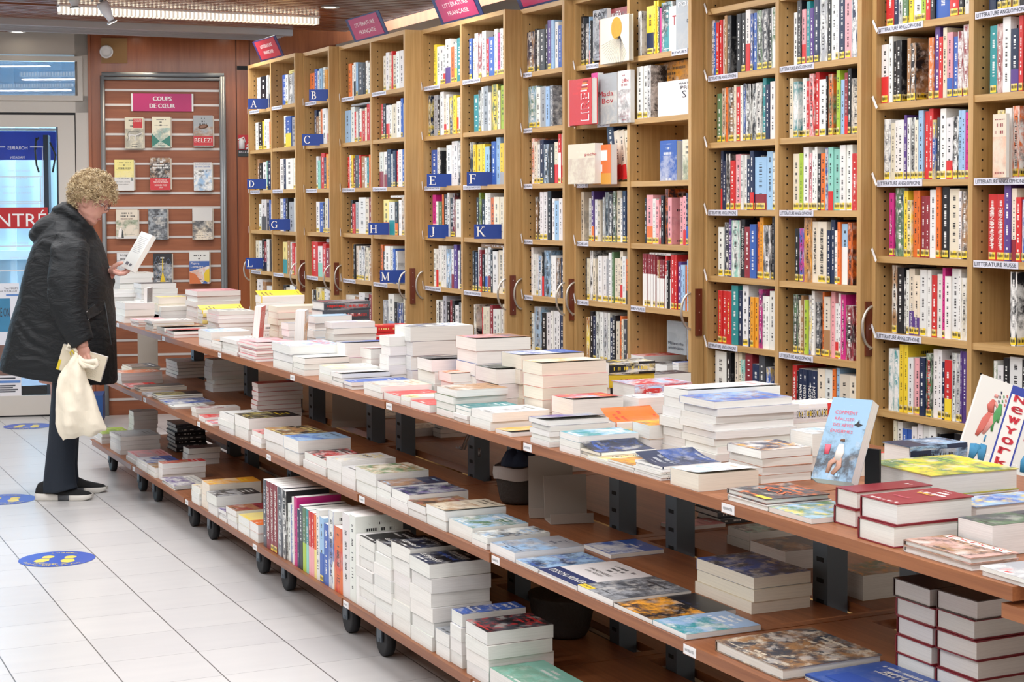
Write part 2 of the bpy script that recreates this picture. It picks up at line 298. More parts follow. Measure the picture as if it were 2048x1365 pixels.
# ================================================================ THE SETTING
TILE = .3035
def floor_mat():
    k = NT('white_floor_tiles'); tc = k.n('ShaderNodeTexCoord'); sx = k.n('ShaderNodeSeparateXYZ'); k.l(tc.outputs['Object'], sx.inputs[0]); M = k.math
    def line(ax, off, sp, w):
        t = M('DIVIDE', M('SUBTRACT', ax, off), sp); f = M('FRACT', t); d = M('MULTIPLY', M('MINIMUM', f, M('SUBTRACT', 1., f)), sp); return M('LESS_THAN', d, w), M('FLOOR', t)
    X0, Y0 = 1.1437*1.5/1.55, 5.6579*1.5/1.55
    a, ia = line(sx.outputs[0], X0, .31379*1.5/1.55, .0022); b, ib = line(sx.outputs[1], Y0, .32433*1.5/1.55, .0011)
    wn = k.n('ShaderNodeTexWhiteNoise', noise_dimensions='2D'); cv = k.n('ShaderNodeCombineXYZ'); k.l(ia, cv.inputs[0]); k.l(ib, cv.inputs[1]); k.l(cv.outputs[0], wn.inputs[0])
    nz = k.n('ShaderNodeTexNoise'); nz.inputs['Scale'].default_value = 5; nz.inputs['Detail'].default_value = 6; mp = k.n('ShaderNodeMapping'); mp.inputs['Scale'].default_value = (.5, 3, 1); k.l(tc.outputs['Object'], mp.inputs[0]); k.l(mp.outputs[0], nz.inputs[0])
    f = M('ADD', M('MULTIPLY', wn.outputs[0], .35), M('MULTIPLY', nz.outputs[0], .6))
    base = k.mix(f, lin('d3d2d0'), lin('bcbcbd'))
    g = k.mix(a, base, lin('5e5c5b')); g = k.mix(b, g, lin('77767a')); k.l(g, k.b.inputs['Base Color'])
    k.b.inputs['Roughness'].default_value = .28; bp = k.n('ShaderNodeBump'); bp.inputs['Strength'].default_value = .3; bp.inputs['Distance'].default_value = .002
    k.l(M('SUBTRACT', 1., M('MAXIMUM', a, b)), bp.inputs['Height']); k.l(bp.outputs[0], k.b.inputs['Normal'])
    return k.m
m = MB(); m.box(-3.2, 4.3, -2, 14.2, -.06, 0); struct(m.build('floor', floor_mat()), 'white square floor tiles with dark joints')
# far wall: turned a little against the room, hence its own frame (s along the wall, d out of it, z up)
W0 = Vector((1.908, 12.136, 0)); WD = Vector((.9671, -.2543, 0)).normalized(); WN = Vector((-WD.y*-1, 0, 0)); WN = Vector((WD.y, -WD.x, 0))
WM = Matrix(((WD.x, -WN.x, 0, W0.x), (WD.y, -WN.y, 0, W0.y), (0, 0, 1, 0), (0, 0, 0, 1)))   # local y points into the wall
def wl(x, y, off=0.0):
    """pixel -> (s, z) on the plane standing off metres in front of the far wall"""
    p = PN(x, y, W0+WN*off, WN)-W0; return p.dot(WD), p.z
def wrect(x0, y0, x1, y1, off=0.0):
    a, b = wl(x0, y0, off), wl(x1, y1, off); return a[0], b[0], b[1], a[1]      # s0 s1 z0 z1
def wbox(m, r, d0, d1, mi=0): m.box(r[0], r[1], -d1, -d0, r[2], r[3], mi)
def wobj(m, name, mats, parent=None, label=None):
    return m.build(name, mats, parent, None if parent is not None else WM, label)
def wtext(m, s, x, y, wpx, hpx, off, mi=0, mirror=False):
    c = wl(x, y, off); k = wl(x+wpx, y, off)[0]-c[0]; h = c[1]-wl(x, y+hpx, off)[1]
    text(m, s, (c[0], -off, c[1]), (-1 if mirror else 1, 0, 0), (0, 0, 1), k, h, mi, off=.001 if not mirror else -.001, bold=.0022 if 'C' in s and 'U' in s else 0)
sW = wl(175, 100)[0]; sR = 2.9
glz = wrect(-160, 253, 124, 790); tr = wrect(-160, 120, 156, 192)
# beige wall around the door: pieces left, above and beside it, with a real opening for the door and the transom
dz = wl(50, 215)[1]; ds = wl(152, 300)[0]
m = MB(); m.box(ds+.0, sW, 0, .16, 0, 3.0); m.box(-6, sW, 0, .16, wl(0, 108)[1], 3.0); m.box(-6, sW, .0, .16, wl(50, 225)[1], tr[2]); m.box(tr[1], ds+.001, 0, .16, tr[2], wl(0, 108)[1]); m.box(-6, -2.6, 0, .16, 0, 3)
struct(wobj(m, 'wall_back', ALU), 'beige grey entrance wall')
m = MB(); m.box(sW, sR+1.5, 0, .1, 0, 3.0); m.box(sW, sW+.02, -.015, .0, 0, 3.0); q = wrect(202, 76, 255, 127); struct(wobj(m, 'wall_back_panelled', PANEL), 'glossy red-brown wood panel wall')
m = MB(); m.box(q[0], q[1], -.012, -.0, q[2], q[3]); tag(wobj(m, 'access_panel', plain('tan_paint', '9a7448', .6)), 'tan square cover panel high on the red wood wall', 'panel')
for x in (473, 500):
    a = wl(x, 300)[0]; m = MB(); m.box(a, a+.006, -.004, 0, 0, 2.95); struct(wobj(m, 'trim_%d' % x, plain('dark_joint', '4a2414', .6)))
q = wrect(474, 132, 500, 140); m = MB(); m.box(q[0], q[1]+.2, -.01, 0, q[2], q[3]); struct(wobj(m, 'trim_1', BLACK))
# transom window
m = MB(); f = wrect(-160, 109, 170, 200); fw = .05
def frame(m, r, w, d0, d1, mi=0):
    s0, s1, z0, z1 = r; m.box(s0, s1, -d1, -d0, z1-w, z1, mi); m.box(s0, s1, -d1, -d0, z0, z0+w, mi); m.box(s0, s0+w, -d1, -d0, z0+w, z1-w, mi); m.box(s1-w, s1, -d1, -d0, z0+w, z1-w, mi)
frame(m, (tr[0], tr[1]+.035, tr[2]-.035, tr[3]+.035), .035, 0, .03)
w = empty('window_1', mw=WM); struct(w, 'transom window over the entrance'); wobj(m, 'window_frame', ALU, w)
m = MB(); m.box(tr[0], tr[1], .03, .036, tr[2], tr[3]); wobj(m, 'window_pane', glass_mat('dark_reflecting_glass', (.30, .36, .42, 1), 2.2), w)
# glass door
d = empty('door_1', mw=WM); struct(d, 'glazed shop entrance door')
m = MB(); dr = wrect(-160, 226, 152, 836); s0, s1, z0, z1 = dr; s1 = wl(150, 300)[0]; z0 = .012
g0, g1, gz0, gz1 = glz
m.box(s0, s1, -.012, .03, gz1, z1-.01); m.box(s0, s1, -.012, .03, z0, gz0); m.box(g1, s1, -.012, .03, gz0, gz1); m.box(s0, g0, -.012, .03, gz0, gz1)
m.box(s1, s1+.012, .005, .04, 0, z1+.006, 1); m.box(s0, s1, .005, .04, z1-.009, z1+.006, 1); m.box(s0, s1, .0, .04, 0, z0, 1)
wobj(m, 'door_leaf', [ALU, BLACK], d)
m = MB(); m.box(g0, g1, .006, .012, gz0, gz1); wobj(m, 'door_pane', glass_mat('clear_door_glass', (.93, .97, 1, 1), .5), d)
# red band and white lettering stuck to the glass
q = wrect(-160, 416, 96, 457); m = MB(); m.box(q[0], q[1], .003, .0058, q[2], q[3]); m2 = MB(); wtext(m2, 'ENTRÉE', 44, 437, 138, 33, -.003, 0)
o = wobj(m, 'entrance_band', plain('red_vinyl', 'b3141f', .4)); tag(o, 'red entrance band with white capitals stuck across the door glass', 'sign'); wobj(m2, 'lettering', WHITE, o)
o.matrix_world = WM; [setattr(ch, 'matrix_world', WM) for ch in o.children]
m = MB(); wht = plain('frosted_white_vinyl', 'cdd3da', .5)
for x0, y0, x1, y1 in ((-20, 293, 10, 295), (60, 293, 86, 295), (84, 293, 87, 410), (-20, 353, 86, 354.6), (80, 356, 82.5, 405), (-20, 403, 84, 405), (-20, 407, 84, 408.5), (-20, 492, 70, 493.5), (-20, 541, 60, 542.5)):
    q = wrect(x0, y0, x1, y1); m.box(q[0], q[1], .003, .0055, q[2], q[3])
for s_, x, y, wp, hp in (('HORAIRES', 35, 296, 40, 7), ('MAGASIN', 35, 315, 29, 5), ('LUNDI', 36, 324, 16, 3), ('MARDI VENDREDI', 38, 342, 44, 4), ('HORAIRES', 36, 357, 36, 4.5), ('MARDI AU VENDREDI', 36, 374, 64, 3.5), ('MATIN A 9 HEURES', 34, 386, 56, 3.5), ('HORAIRES', 38, 487, 36, 4.5), ('LUNDI A SAMEDI', 40, 516, 40, 3.5)):
    wtext(m, s_, x, y, wp, hp, -.003, 0, mirror=True)
o = wobj(m, 'opening_hours_lettering', wht); tag(o, 'reversed white opening hours lettering on the door glass', 'lettering')
for nm, r, cf, lab in (('event_poster', (-60, 568, 40, 690), 'dfe2ea', 'white poster with blue square picture taped low on the door glass'), ('notice_poster', (-60, 752, 43, 806), 'e4e2e6', 'white notice with blue line, lowest paper on the door glass'), ('photo_poster', (-60, 692, 41, 751), '8a6a60', 'poster with brown buildings and violet sky on the door glass')):
    q = wrect(*r); m = MB(); m.box(q[0], q[1], .0, .0045, q[2], q[3]); mats = [plain('paper_'+nm, cf, .6, var=.5 if nm[0:2] == 'ph' else 0, vscale=14), plain('poster_blue', '3f8bb5', .5, var=.3, vscale=9), plain('poster_ink', '3a3d46', .6), plain('poster_line', '5b86c4', .5)]
    if nm[0] == 'e':
        a = wrect(-40, 598, 21, 664); m.box(a[0], a[1], -.0012, 0, a[2], a[3], 1); a = wrect(12, 589, 37, 592); m.box(a[0], a[1], -.0012, 0, a[2], a[3], 3)
        wtext(m, 'Yves MARRY', 22, 577, 28, 4, .0005, 2); wtext(m, 'Florent SOUILLOT', 12, 582.5, 46, 4, .0005, 2); wtext(m, 'LE ON', 8, 625, 22, 18, .0015, 2)
    if nm[0] == 'n':
        a = wrect(-40, 763, 41, 766); m.box(a[0], a[1], -.0012, 0, a[2], a[3], 3)
        for y in (757, 772, 776, 780, 784): a = wrect(-40, y, 36-(y % 3)*5, y+1); m.box(a[0], a[1], -.0012, 0, a[2], a[3], 2)
    tag(wobj(m, nm, mats), lab, 'poster')
# what stands outside the door: pale blue shop front, blue hoarding, pillar
def outside(name, r, off, colr, label, dep=.1, **kw):
    q = wrect(*r, off); m = MB(); m.box(q[0], q[1], -off, -off+dep, max(q[2], 0), q[3]); return m, tag(wobj(m, name, plain('out_'+name, colr, .6, **kw)), label, 'building')
m = MB(); m.box(-9, 6, 3.0, 3.2, 0, 4.5)
for i in range(40): m.box(-6+i*.2, -6+i*.2+.05, 2.95, 3.0, .4, 4)
m.box(-9, 6, 2.9, 3.0, 1.02, 1.1); m.box(-9, 6, 2.9, 3.0, 0, .4)
t = wobj(m, 'shopfront', plain('pale_blue_facade', 'd4eef8', .6)); tag(t, 'pale blue ribbed shop front across the street', 'building')
for cx in (-1.9, -1.45, -1.0):
    m = MB(); 
    for r_ in (.16,): m.tube([(cx+r_*math.cos(a), 2.9, .72+r_*math.sin(a)) for a in [i*math.pi*2/20 for i in range(21)]], .018, 6)
    m.tube([(cx+.1*math.sin(a*2), 2.9, .5+.22*a) for a in [i*.14 for i in range(14)]], .014, 6)
    m.build('iron_scroll', plain('scroll_paint', 'a6cede', .5), t)
m = MB(); a = wrect(-60, 262, 112, 320, -1.2); m.box(a[0], a[1], 1.2, 1.26, a[2], a[3]); a = wrect(-60, 256, 112, 261, -1.2); m.box(a[0], a[1], 1.19, 1.26, a[2], a[3], 1)
tag(wobj(m, 'blue_hoarding', [plain('hoarding_blue', '2450dc', .4), WHITE]), 'bright blue banner with a white top edge hanging outside the door', 'banner')
m = MB(); a = wrect(86, 270, 104, 800, -.9); m.box(a[0], a[1], .9, 1.1, 0, a[3]); a = wrect(112, 250, 124, 800, -.7); m.box(a[0], a[1]+.1, .7, .75, 0, a[3])
tag(wobj(m, 'outside_post', plain('post_dark', '39424f', .5)), 'dark post standing outside behind the door glass', 'post')
m = MB()
for pts in ([(72, 276), (70, 300), (73, 330), (78, 345)], [(100, 285), (111, 310), (108, 330), (105, 345)], [(78, 275), (72, 283), (71, 300)]):
    m.tube([(wl(x, y, -.4)[0], .4, wl(x, y, -.4)[1]) for x, y in pts], .007, 6)
tag(wobj(m, 'door_cables', BLACK), 'black cable loops hanging behind the door glass', 'cable')
m = MB(); m.box(-9, 6, .17, 3.0, -.06, 0); t = wobj(m, 'pavement', plain('pavement_grey', '8d94a0', .8, var=.2)); tag(t, 'grey pavement outside the door', 'ground', kind='structure')
# side walls, soffit over the bookcases, ceiling
m = MB(); m.box(4.05, 4.2, -2, 12.2, 0, CEIL-.05); m.box(4.03, 4.05, -2, 11.7, 2.50, 2.512)
m2 = struct(m.build('wall_right', BEIGE), 'beige wall band above the bookcases')
m = MB(); m.box(-3.3, -3.15, -2, 14, 0, CEIL+.3); struct(m.build('wall_left', BEIGE))
m = MB(); m.box(-3.3, 4.2, -2.1, -2, 0, CEIL+.3); struct(m.build('wall_front', BEIGE))
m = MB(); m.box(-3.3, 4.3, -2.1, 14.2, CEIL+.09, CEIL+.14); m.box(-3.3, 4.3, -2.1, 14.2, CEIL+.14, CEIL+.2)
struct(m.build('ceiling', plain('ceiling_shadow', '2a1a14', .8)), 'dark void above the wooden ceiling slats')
def slat_end(y):                                   # the slats stop short of the far wall
    return 3.98
m = MB(); y = -2.0; r_ = random.Random(3)
while y < 12.6:
    w_ = .054
    if not (10.30 < y+w_/2 < 10.42) and not (11.16 < y+w_/2 < 11.64):
        xe = 3.98; yw = y
        if y > 11.3: xe = min(3.98, 1.908+(12.136-y-.12)/.2543*.9671) 
        if xe > -3: m.box(-3.1, xe, y, y+w_, CEIL, CEIL+.02)
    y += .078
struct(m.build('ceiling_slats', SLATW), 'reddish brown slatted wooden ceiling')
# ceiling lamps
LOUV = plain('lamp_louvre_glow', 'fff6e6', .5, emit=2.6)
for i, (xa, xb, y) in enumerate(LAMP_ROWS):
    e_ = empty('fluorescent_lamp', ((xa+xb)/2, y, CEIL)); hw = (xb-xa)/2
    tag(e_, ['bright narrow ribbed fluorescent lamp between the wooden ceiling slats', 'ceiling lamp row over the shop floor, out of the picture'][i > 0] + ('' if i == 0 else ', ' + ORD[i]), 'ceiling lamp', 'ceiling lamps in the slatted ceiling')
    m = MB(); m.box(-hw, hw, -.05, .05, -.01, .05);  m.build('housing', WHITE, e_)
    m = MB(); n = int(hw*2/.026)
    for j in range(n): x = -hw+hw*2*(j+.5)/n; m.box(x-.007, x+.007, -.05, .05, -.05, -.011)
    m.box(-hw, hw, -.018, .018, -.035, -.012, 1)
    m.build('louvre', [plain('louvre_white', 'f5efe2', .3, emit=.45), LOUV], e_)
e_ = tag(empty('recessed_light_channel', (0, 11.4, CEIL)), 'long pale grey ribbed light channel set in the ceiling before the entrance', 'ceiling lamp')
m = MB(); m.box(-3, 3.6, -.22, .22, -.02, .03); m.box(-3, 3.6, -.22, -.17, -.04, -.02); m.box(-3, 3.6, .17, .22, -.04, -.02)
for j in range(5): m.box(-3, 3.6, -.13+j*.06, -.115+j*.06, -.03, -.02)
m.box(1.5, 1.52, -.22, .22, -.043, -.02); m.build('channel_body', plain('channel_grey', 'b4b4b8', .4, .2), e_)
for k_, (x, y) in enumerate(((40, 60), (270, 72), (448, 80), (660, 13))):
    p = P(x, y, CEIL)
    if k_ < 3: p = W0+WD*wl(x, 90)[0]+WN*.16; p.z = CEIL-.001
    e_ = tag(empty('recessed_spotlight', p), ['small recessed spotlight over the entrance door', 'small recessed spotlight above the slatted display panel', 'small recessed spotlight over the edge of the display panel', 'small recessed spotlight in the slats above the signs'][k_], 'spotlight', 'recessed ceiling spotlights')
    m = MB(); m.ring_loft([[(rr*math.cos(a), rr*math.sin(a), z) for a in [i*math.pi/10 for i in range(20)]] for rr, z in ((.055, -.001), (.058, -.008), (.045, -.01), (.04, .0))], 0); m.build('trim_ring', WHITE, e_)
    m = MB(); m.ring_loft([[(.038*math.cos(a), .038*math.sin(a), z) for a in [i*math.pi/8 for i in range(16)]] for z in (-.006, -.0045)], 0); m.build('bulb', plain('spot_glow', 'fff4df', .5, emit=9), e_)
    if k_ in (1, 2):
        l = bpy.data.lights.new('spot_beam', 'SPOT'); l.energy = 42 if k_ == 2 else 10; l.spot_size = 1.3; l.spot_blend = .7; l.color = (1, .82, .6); l.shadow_soft_size = .03
        o = bpy.data.objects.new('spot_beam', l); COL.objects.link(o); o.location = p+Vector((0, -.02, -.03)); o.rotation_euler = (0, 0, 0)
for k_, (px_, py_, tx, ty) in enumerate(((223, 42, 203, 4), (150, 14, 148, -8))):        # two track spotlights
    hp = PY(px_, py_, 9.6); tp = PY(tx, ty, 9.6)
    e_ = tag(empty('track_spotlight', tp), ['white track spotlight angled down with its lamp lit', 'white track spotlight cut by the upper picture edge, dark rimmed'][k_], 'spotlight')
    dv = (hp-tp); m = MB(); L_ = dv.length; u_ = dv.normalized()
    m.tube([u_*(L_*t) for t in (0, .12, .5, .8, 1)], [.03, .034, .03, .02, .018], 14); m.build('lamp_body', plain('spot_body', 'c9ccd2', .35), e_)
    m = MB(); m.tube([Vector((0, 0, 0)), Vector((.0, .0, CEIL-tp.z if CEIL > tp.z else .05))], .012, 8); m.tube([(-.05, 0, .0), (-.05, 0, .06), (.03, 0, .06)], .006, 6); m.build('arm', plain('spot_arm', '8f9298', .4), e_)
    m = MB(); m.tube([u_*(L_*.97), u_*(L_*1.04), u_*(L_*1.1)], [.022, .03, .03], 16); m.build('rim', BLACK if k_ else STEEL, e_)
    m = MB(); m.tube([u_*(L_*1.09), u_*(L_*1.11)], [.025, .024], 14); m.build('bulb', plain('spot_glow', 'fff4df', .5, emit=9), e_)
q = wl(213, 104); m = MB(); m.ring_loft([[(q[0]+r_*math.cos(a), -dd, q[1]+r_*math.sin(a)) for a in [i*math.pi/12 for i in range(24)]] for r_, dd in ((.047, .012), (.047, .026), (.037, .034), (.036, .026), (.014, .030))][::-1])
tag(wobj(m, 'smoke_detector', WHITE), 'round white detector fixed high on the red wood wall', 'detector')
# ---------------------------------------------------------------- slatted display panel with face-out books
sp = empty('slatwall_panel', mw=WM); tag(sp, 'tall red-brown slatted display panel in a steel frame beside the door', 'display panel')
A = wrect(200, 148, 457, 700, .09); A = (A[0], A[1], .0, A[3]); B_ = wrect(209, 160, 444, 700, .09); B_ = (B_[0], B_[1], .03, B_[3])
m = MB(); 
for s_, w_ in ((A[0], .03), (B_[0]-.032, .032), (B_[1], .032), (A[1]-.03, .03)): m.tube([(s_+w_/2, -.075, 0), (s_+w_/2, -.075, A[3]-.01)], w_/2, 10)
m.tube([(A[0]+.01, -.075, A[3]), (A[1]-.01, -.075, A[3])], .016, 10); m.tube([(B_[0]-.02, -.075, B_[3]+.012), (B_[1]+.02, -.075, B_[3]+.012)], .013, 10); m.build('steel_frame', GREY, sp)
m = MB(); m.box(B_[0]-.02, B_[1]+.02, -.05, 0, 0, B_[3]); m.build('slat_board', wood('slat_board_wood', 'a3623f', '854a2e', .45, 'x', 50), sp)
m = MB(); y = 181.0; i = 0
while y < 860:
    z = wl(320, y, .052)[1]
    if z < .05: break
    m.box(B_[0], B_[1], -.052, -.05, z-.008, z+.008); m.box(B_[0], B_[1], -.056, -.052, z-.008, z-.005); y += 29.35; i += 1
m.build('groove_rails', plain('rail_aluminium', 'cfcac6', .35, .2), sp)
def wall_sign(name, r, colr, off, label, lines, tcol='f0e9ee', cat='sign', edge=None):
    q = wrect(*r, off); m = MB(); m.box(q[0], q[1], -off, -off+.004, q[2], q[3])
    if edge: m.box(q[0], q[0]+.012, -off-.001, -off+.005, q[2], q[3], 1); m.box(q[1]-.012, q[1], -off-.001, -off+.005, q[2], q[3], 1)
    o = wobj(m, name, [plain('sg_'+name, colr, .45), WHITE]); tag(o, label, cat); m = MB()
    for s_, x, y, wp, hp in lines: wtext(m, s_, x, y, wp, hp, off+.0005)
    if lines:
        t = wobj(m, 'lettering', plain('lt_'+tcol, tcol, .5), o)
    return o
wall_sign('coups_de_coeur_sign', (262, 187, 387, 223), 'c0276f', .075, 'magenta sign COUPS DE CŒUR with white edges on the slatted panel', [('COUPS', 324.5, 197.5, 37, 8.5), ('DE CŒUR', 324.5, 212, 50, 8.5)], edge=1)
DB = [((249, 235, 290, 298), 'c', 'g', .3, 'cream book with thin grey animal drawing and red block, upper row'), ((303, 234, 344, 296), 'c', 't', .4, 'cream book with teal hourglass shapes, upper row'),
      ((386, 231, 429, 294), 's', 'B', .5, 'grey book with a red band lettered BELEZI, upper row'), ((228, 320, 271, 382), 'Y', 'c', .2, 'yellow and cream book with handwriting, second row of the panel'),
      ((299, 316, 344, 381), 'B', 'k', 1., 'dark sunset book with a red band, second row of the panel'), ((387, 325, 427, 382), 'l', 'w', .9, 'pale blue and white book, second row of the panel'),
      ((231, 420, 279, 478), 'c', 'G', .5, 'cream book with a man seated before a landscape, third row'), ((296, 419, 338, 480), 's', 'g', 1., 'grey blue book with dark trees, third row of the panel'),
      ((384, 417, 428, 480), 'c', 'g', .6, 'cream and dark grey book, third row of the panel'), ((233, 507, 276, 546), 'w', 's', .5, 'white book half hidden behind the held book, lowest row'),
      ((306, 508, 347, 567), 'k', 's', .6, 'black book with a yellow spire and blue lines, lowest row'), ((378, 504, 422, 568), 'w', 'o', .3, 'orange, blue and white book lettered Pierre Lemaitre, lowest row')]
def flatq(mb, x0, y0, x1, y1, mi, off, pts=None):
    pp = pts or [(x0, y1), (x1, y1), (x1, y0), (x0, y0)]
    mb.face([(wl(x, y, off)[0], -off, wl(x, y, off)[1]) for x, y in pp], mi)
for i, (r, c1, c2, am, lab) in enumerate(DB):
    q = wrect(*r, .1); W_, H_ = q[1]-q[0], q[3]-q[2]; T_ = .022
    ctr = Vector(((q[0]+q[1])/2-.004, -.075, (q[2]+q[3])/2)); MW = WM @ Matrix.Translation(ctr) @ Matrix.Rotation(-.08, 4, 'X') @ Matrix(((1, 0, 0, 0), (0, 0, -1, 0), (0, 1, 0, 0), (0, 0, 0, 1)))
    o = place_book('display_book', MW, W_*.92, H_, T_, lab, 'book', 'face-out books on the slatted panel', col=c1, col2=c2, art=am, ink='k' if c1 in 'cwYls' else 'w', seed=.11*i+.05)
    m = MB(); m.face([(-W_*.46, -H_/2+.006, -.004), (W_*.52, -H_/2+.006, -.004), (W_*.52, H_/2-.002, -.004), (-W_*.46, H_/2-.002, -.004)]); m.build('book_behind', plain('cream_cover_behind', 'e9dfcf', .5), o, label='copy of the same book tucked behind')
    m = MB(); tw = []; MT = [plain('cv_red', 'c62b33', .5), plain('cv_white', 'efeae4', .5), plain('cv_dark', '34383c', .5), plain('cv_blue', '3d62a8', .5), plain('cv_orange', 'd0703a', .5), plain('cv_yellow', 'e5c32b', .5), plain('cv_teal', '2d7a6c', .5), plain('cv_grey', 'd8d6d2', .5), plain('cv_brown', '8a6450', .5), plain('cv_line', '8fa7c4', .5)]
    hw, hh, zt = W_*.46, H_/2, T_+.0008
    def fq(u0, v0, u1, v1, mi): m.face([(-hw+2*hw*a, -hh+2*hh*b, zt) for a, b in ((u0, v0), (u1, v0), (u1, v1), (u0, v1))], mi)
    def fp(pts, mi, dz=0): m.face([(-hw+2*hw*a, -hh+2*hh*b, zt+dz) for a, b in pts], mi)
    def ft(s_, u, v, w, h, mi): text(m, s_, (-hw+2*hw*u, -hh+2*hh*v, zt+.0006), (1, 0, 0), (0, 1, 0), w*2*hw, h*2*hh, mi)
    if i == 0:
        fq(.44, .66, .94, .96, 0); ft('TURQUIER', .69, .91, .42, .035, 1); ft('LIMASSOL', .69, .87, .42, .035, 1)
        fp([(.2, .54), (.25, .46), (.55, .44), (.75, .48), (.9, .52), (.93, .48), (.86, .46), (.75, .42), (.62, .4), (.6, .24), (.56, .24), (.56, .4), (.3, .42), (.24, .34), (.27, .26), (.22, .25), (.18, .36), (.2, .45)], 7, .0003)
        m.tube([(-hw+2*hw*a, -hh+2*hh*b, zt+.001) for a, b in ((.2, .54), (.55, .55), (.78, .53), (.92, .46), (.8, .44), (.62, .41), (.6, .24))], .0012, 4, 2); m.tube([(-hw+2*hw*a, -hh+2*hh*b, zt+.001) for a, b in ((.2, .54), (.14, .44), (.2, .34), (.13, .25))], .0012, 4, 2)
    if i == 1: fp([(0, .02), (0, .45), (.42, .2)], 6); fp([(1, .02), (1, .4), (.5, .2)], 6, .0002); ft("L'École des Loups", .5, .72, .7, .04, 2)
    if i == 2: fq(0, .03, 1, .34, 0); ft('BELEZI', .5, .2, .9, .13, 1); m.ring_loft([[(-hw+2*hw*(.5+a*.26*math.cos(t)), -hh+2*hh*(.64+a*.07*math.sin(t)+.02*math.cos(t)), zt+.001*(1-a)) for t in [j*math.pi/8 for j in range(16)]] for a in (1, .5, .1)], 8)
    if i == 3:
        fq(0, 0, 1, .43, 7); [ft(s_, .45, v_, w_, .035, 2) for s_, v_, w_ in (('a la villa du lac', .4, .6), ('De Nevers, une amie', .28, .7), ('lettres perdues', .2, .5))]; fq(.84, .32, .95, .43, 6); ft('Les petits Ouvrages', .45, .68, .7, .04, 2)
    if i == 4: fq(0, 0, 1, .37, 0); [ft(s_, .53, v_, w_, h_, 1) for s_, v_, w_, h_ in (("PAR L'AUTEUR DE", .31, .56, .04), ('SHUGGIE BAIN', .24, .72, .06), ('BOOKER PRIZE', .15, .6, .05), ('2020', .08, .2, .04))]
    if i == 5: fq(0, .74, 1, 1, 7); ft('Les Orphelines', .48, .93, .8, .07, 3); ft('du mont Luciole', .48, .85, .84, .07, 3)
    if i == 6: fq(0, 0, 1, .08, 7); fp([(.05, .02), (.12, .28), (.2, .36), (.3, .3), (.36, .02)], 2); ft('GRAND LAC', .5, .68, .5, .05, 8); fp([(.12, .28), (.2, .38), (.27, .3), (.24, .04), (.08, .04)], 1, .0004)
    if i == 7: ft('KAITOUNS', .5, .72, .5, .05, 1); fp([(.6, .9), (.68, .86), (.76, .78), (.66, .84)], 2)
    if i == 8: [ft(s_, .74, v_, .42, .05, 1) for s_, v_ in (('NOIRS', .2), ('VENISE', .13), ('ADIEUX', .06))]; fq(0, .6, 1, 1, 7)
    if i == 9: ft('BABEL', .4, .9, .5, .06, 2)
    if i == 10:
        fp([(.34, .0), (.5, .42), (.66, 0)], 5); fp([(.47, .7), (.5, .9), (.53, .7), (.53, .42), (.47, .42)], 5, .0003); ft('LIMINOSCOPE', .5, .66, .5, .04, 1)
        for j in range(9):
            a = j*.7; m.tube([(-hw+2*hw*(.5+(.1+.36*t)*(1 if j % 2 else -1)), -hh+2*hh*(.15+.08*j+.12*math.sin(t*5+a)), zt+.001) for t in (0, .2, .4, .6, .8, 1)], .001, 4, 9)
    if i == 11:
        fp([(0, .38), (1, .56), (1, .7), (0, .7)], 3); ft('Pierre', .28, .63, .42, .08, 1); ft('Lemaitre', .38, .53, .62, .08, 1); fp([(0, 0), (0, .36), (.3, .3), (.62, .0)], 4, .0004); fp([(.76, .05), (.72, .3), (.86, .44), (1, .46), (1, .06)], 5, .0004); fp([(.62, 0), (.76, .09), (.9, .04), (.88, 0)], 3, .0006)
    if m.v: m.build('cover_print', MT, o)
# fire extinguisher sign and small tag
wall_sign('fire_extinguisher_sign', (476, 270, 506, 300), 'c01f2c', .012, 'red and white fire extinguisher sign on the wood wall', [])
o = wall_sign('extinguisher_notice', (476, 300, 506, 313), '2c3436', .012, 'black and white notice strip below the red extinguisher sign', [('EAU 6 L', 487, 304.5, 18, 3)])
m = MB(); q = wrect(479, 274, 488, 298, .014); m.tube([((q[0]+q[1])/2, -.015, q[2]), ((q[0]+q[1])/2, -.015, q[3]-.03), ((q[0]+q[1])/2, -.015, q[3]-.01)], [.022, .022, .006], 10); m.tube([(q[0]-.01, -.015, q[3]-.02), (q[1], -.015, q[3]-.002), (q[1]+.01, -.015, q[3]-.04)], .005, 5)
for j, (a, b) in enumerate(((492, 296), (494, 289), (497, 281))): w_ = wl(a, b, .014); m.tube([(w_[0], -.015, w_[1]-.01), (w_[0]+.02, -.015, w_[1]+.01), (w_[0]+.05, -.015, w_[1])], .006, 5)
wobj(m, 'extinguisher_symbol', WHITE, bpy.data.objects['fire_extinguisher_sign'])
q = wrect(194, 800, 206, 845, .4); m = MB()
m.box(wl(186, 780, .4)[0], wl(208, 780, .4)[0], -.6, -.3, .02, wl(190, 786, .4)[1]); tag(wobj(m, 'blue_crate', plain('crate_blue', '1f4a86', .5)), 'dark blue crate on the floor behind the table legs by the wall', 'crate')
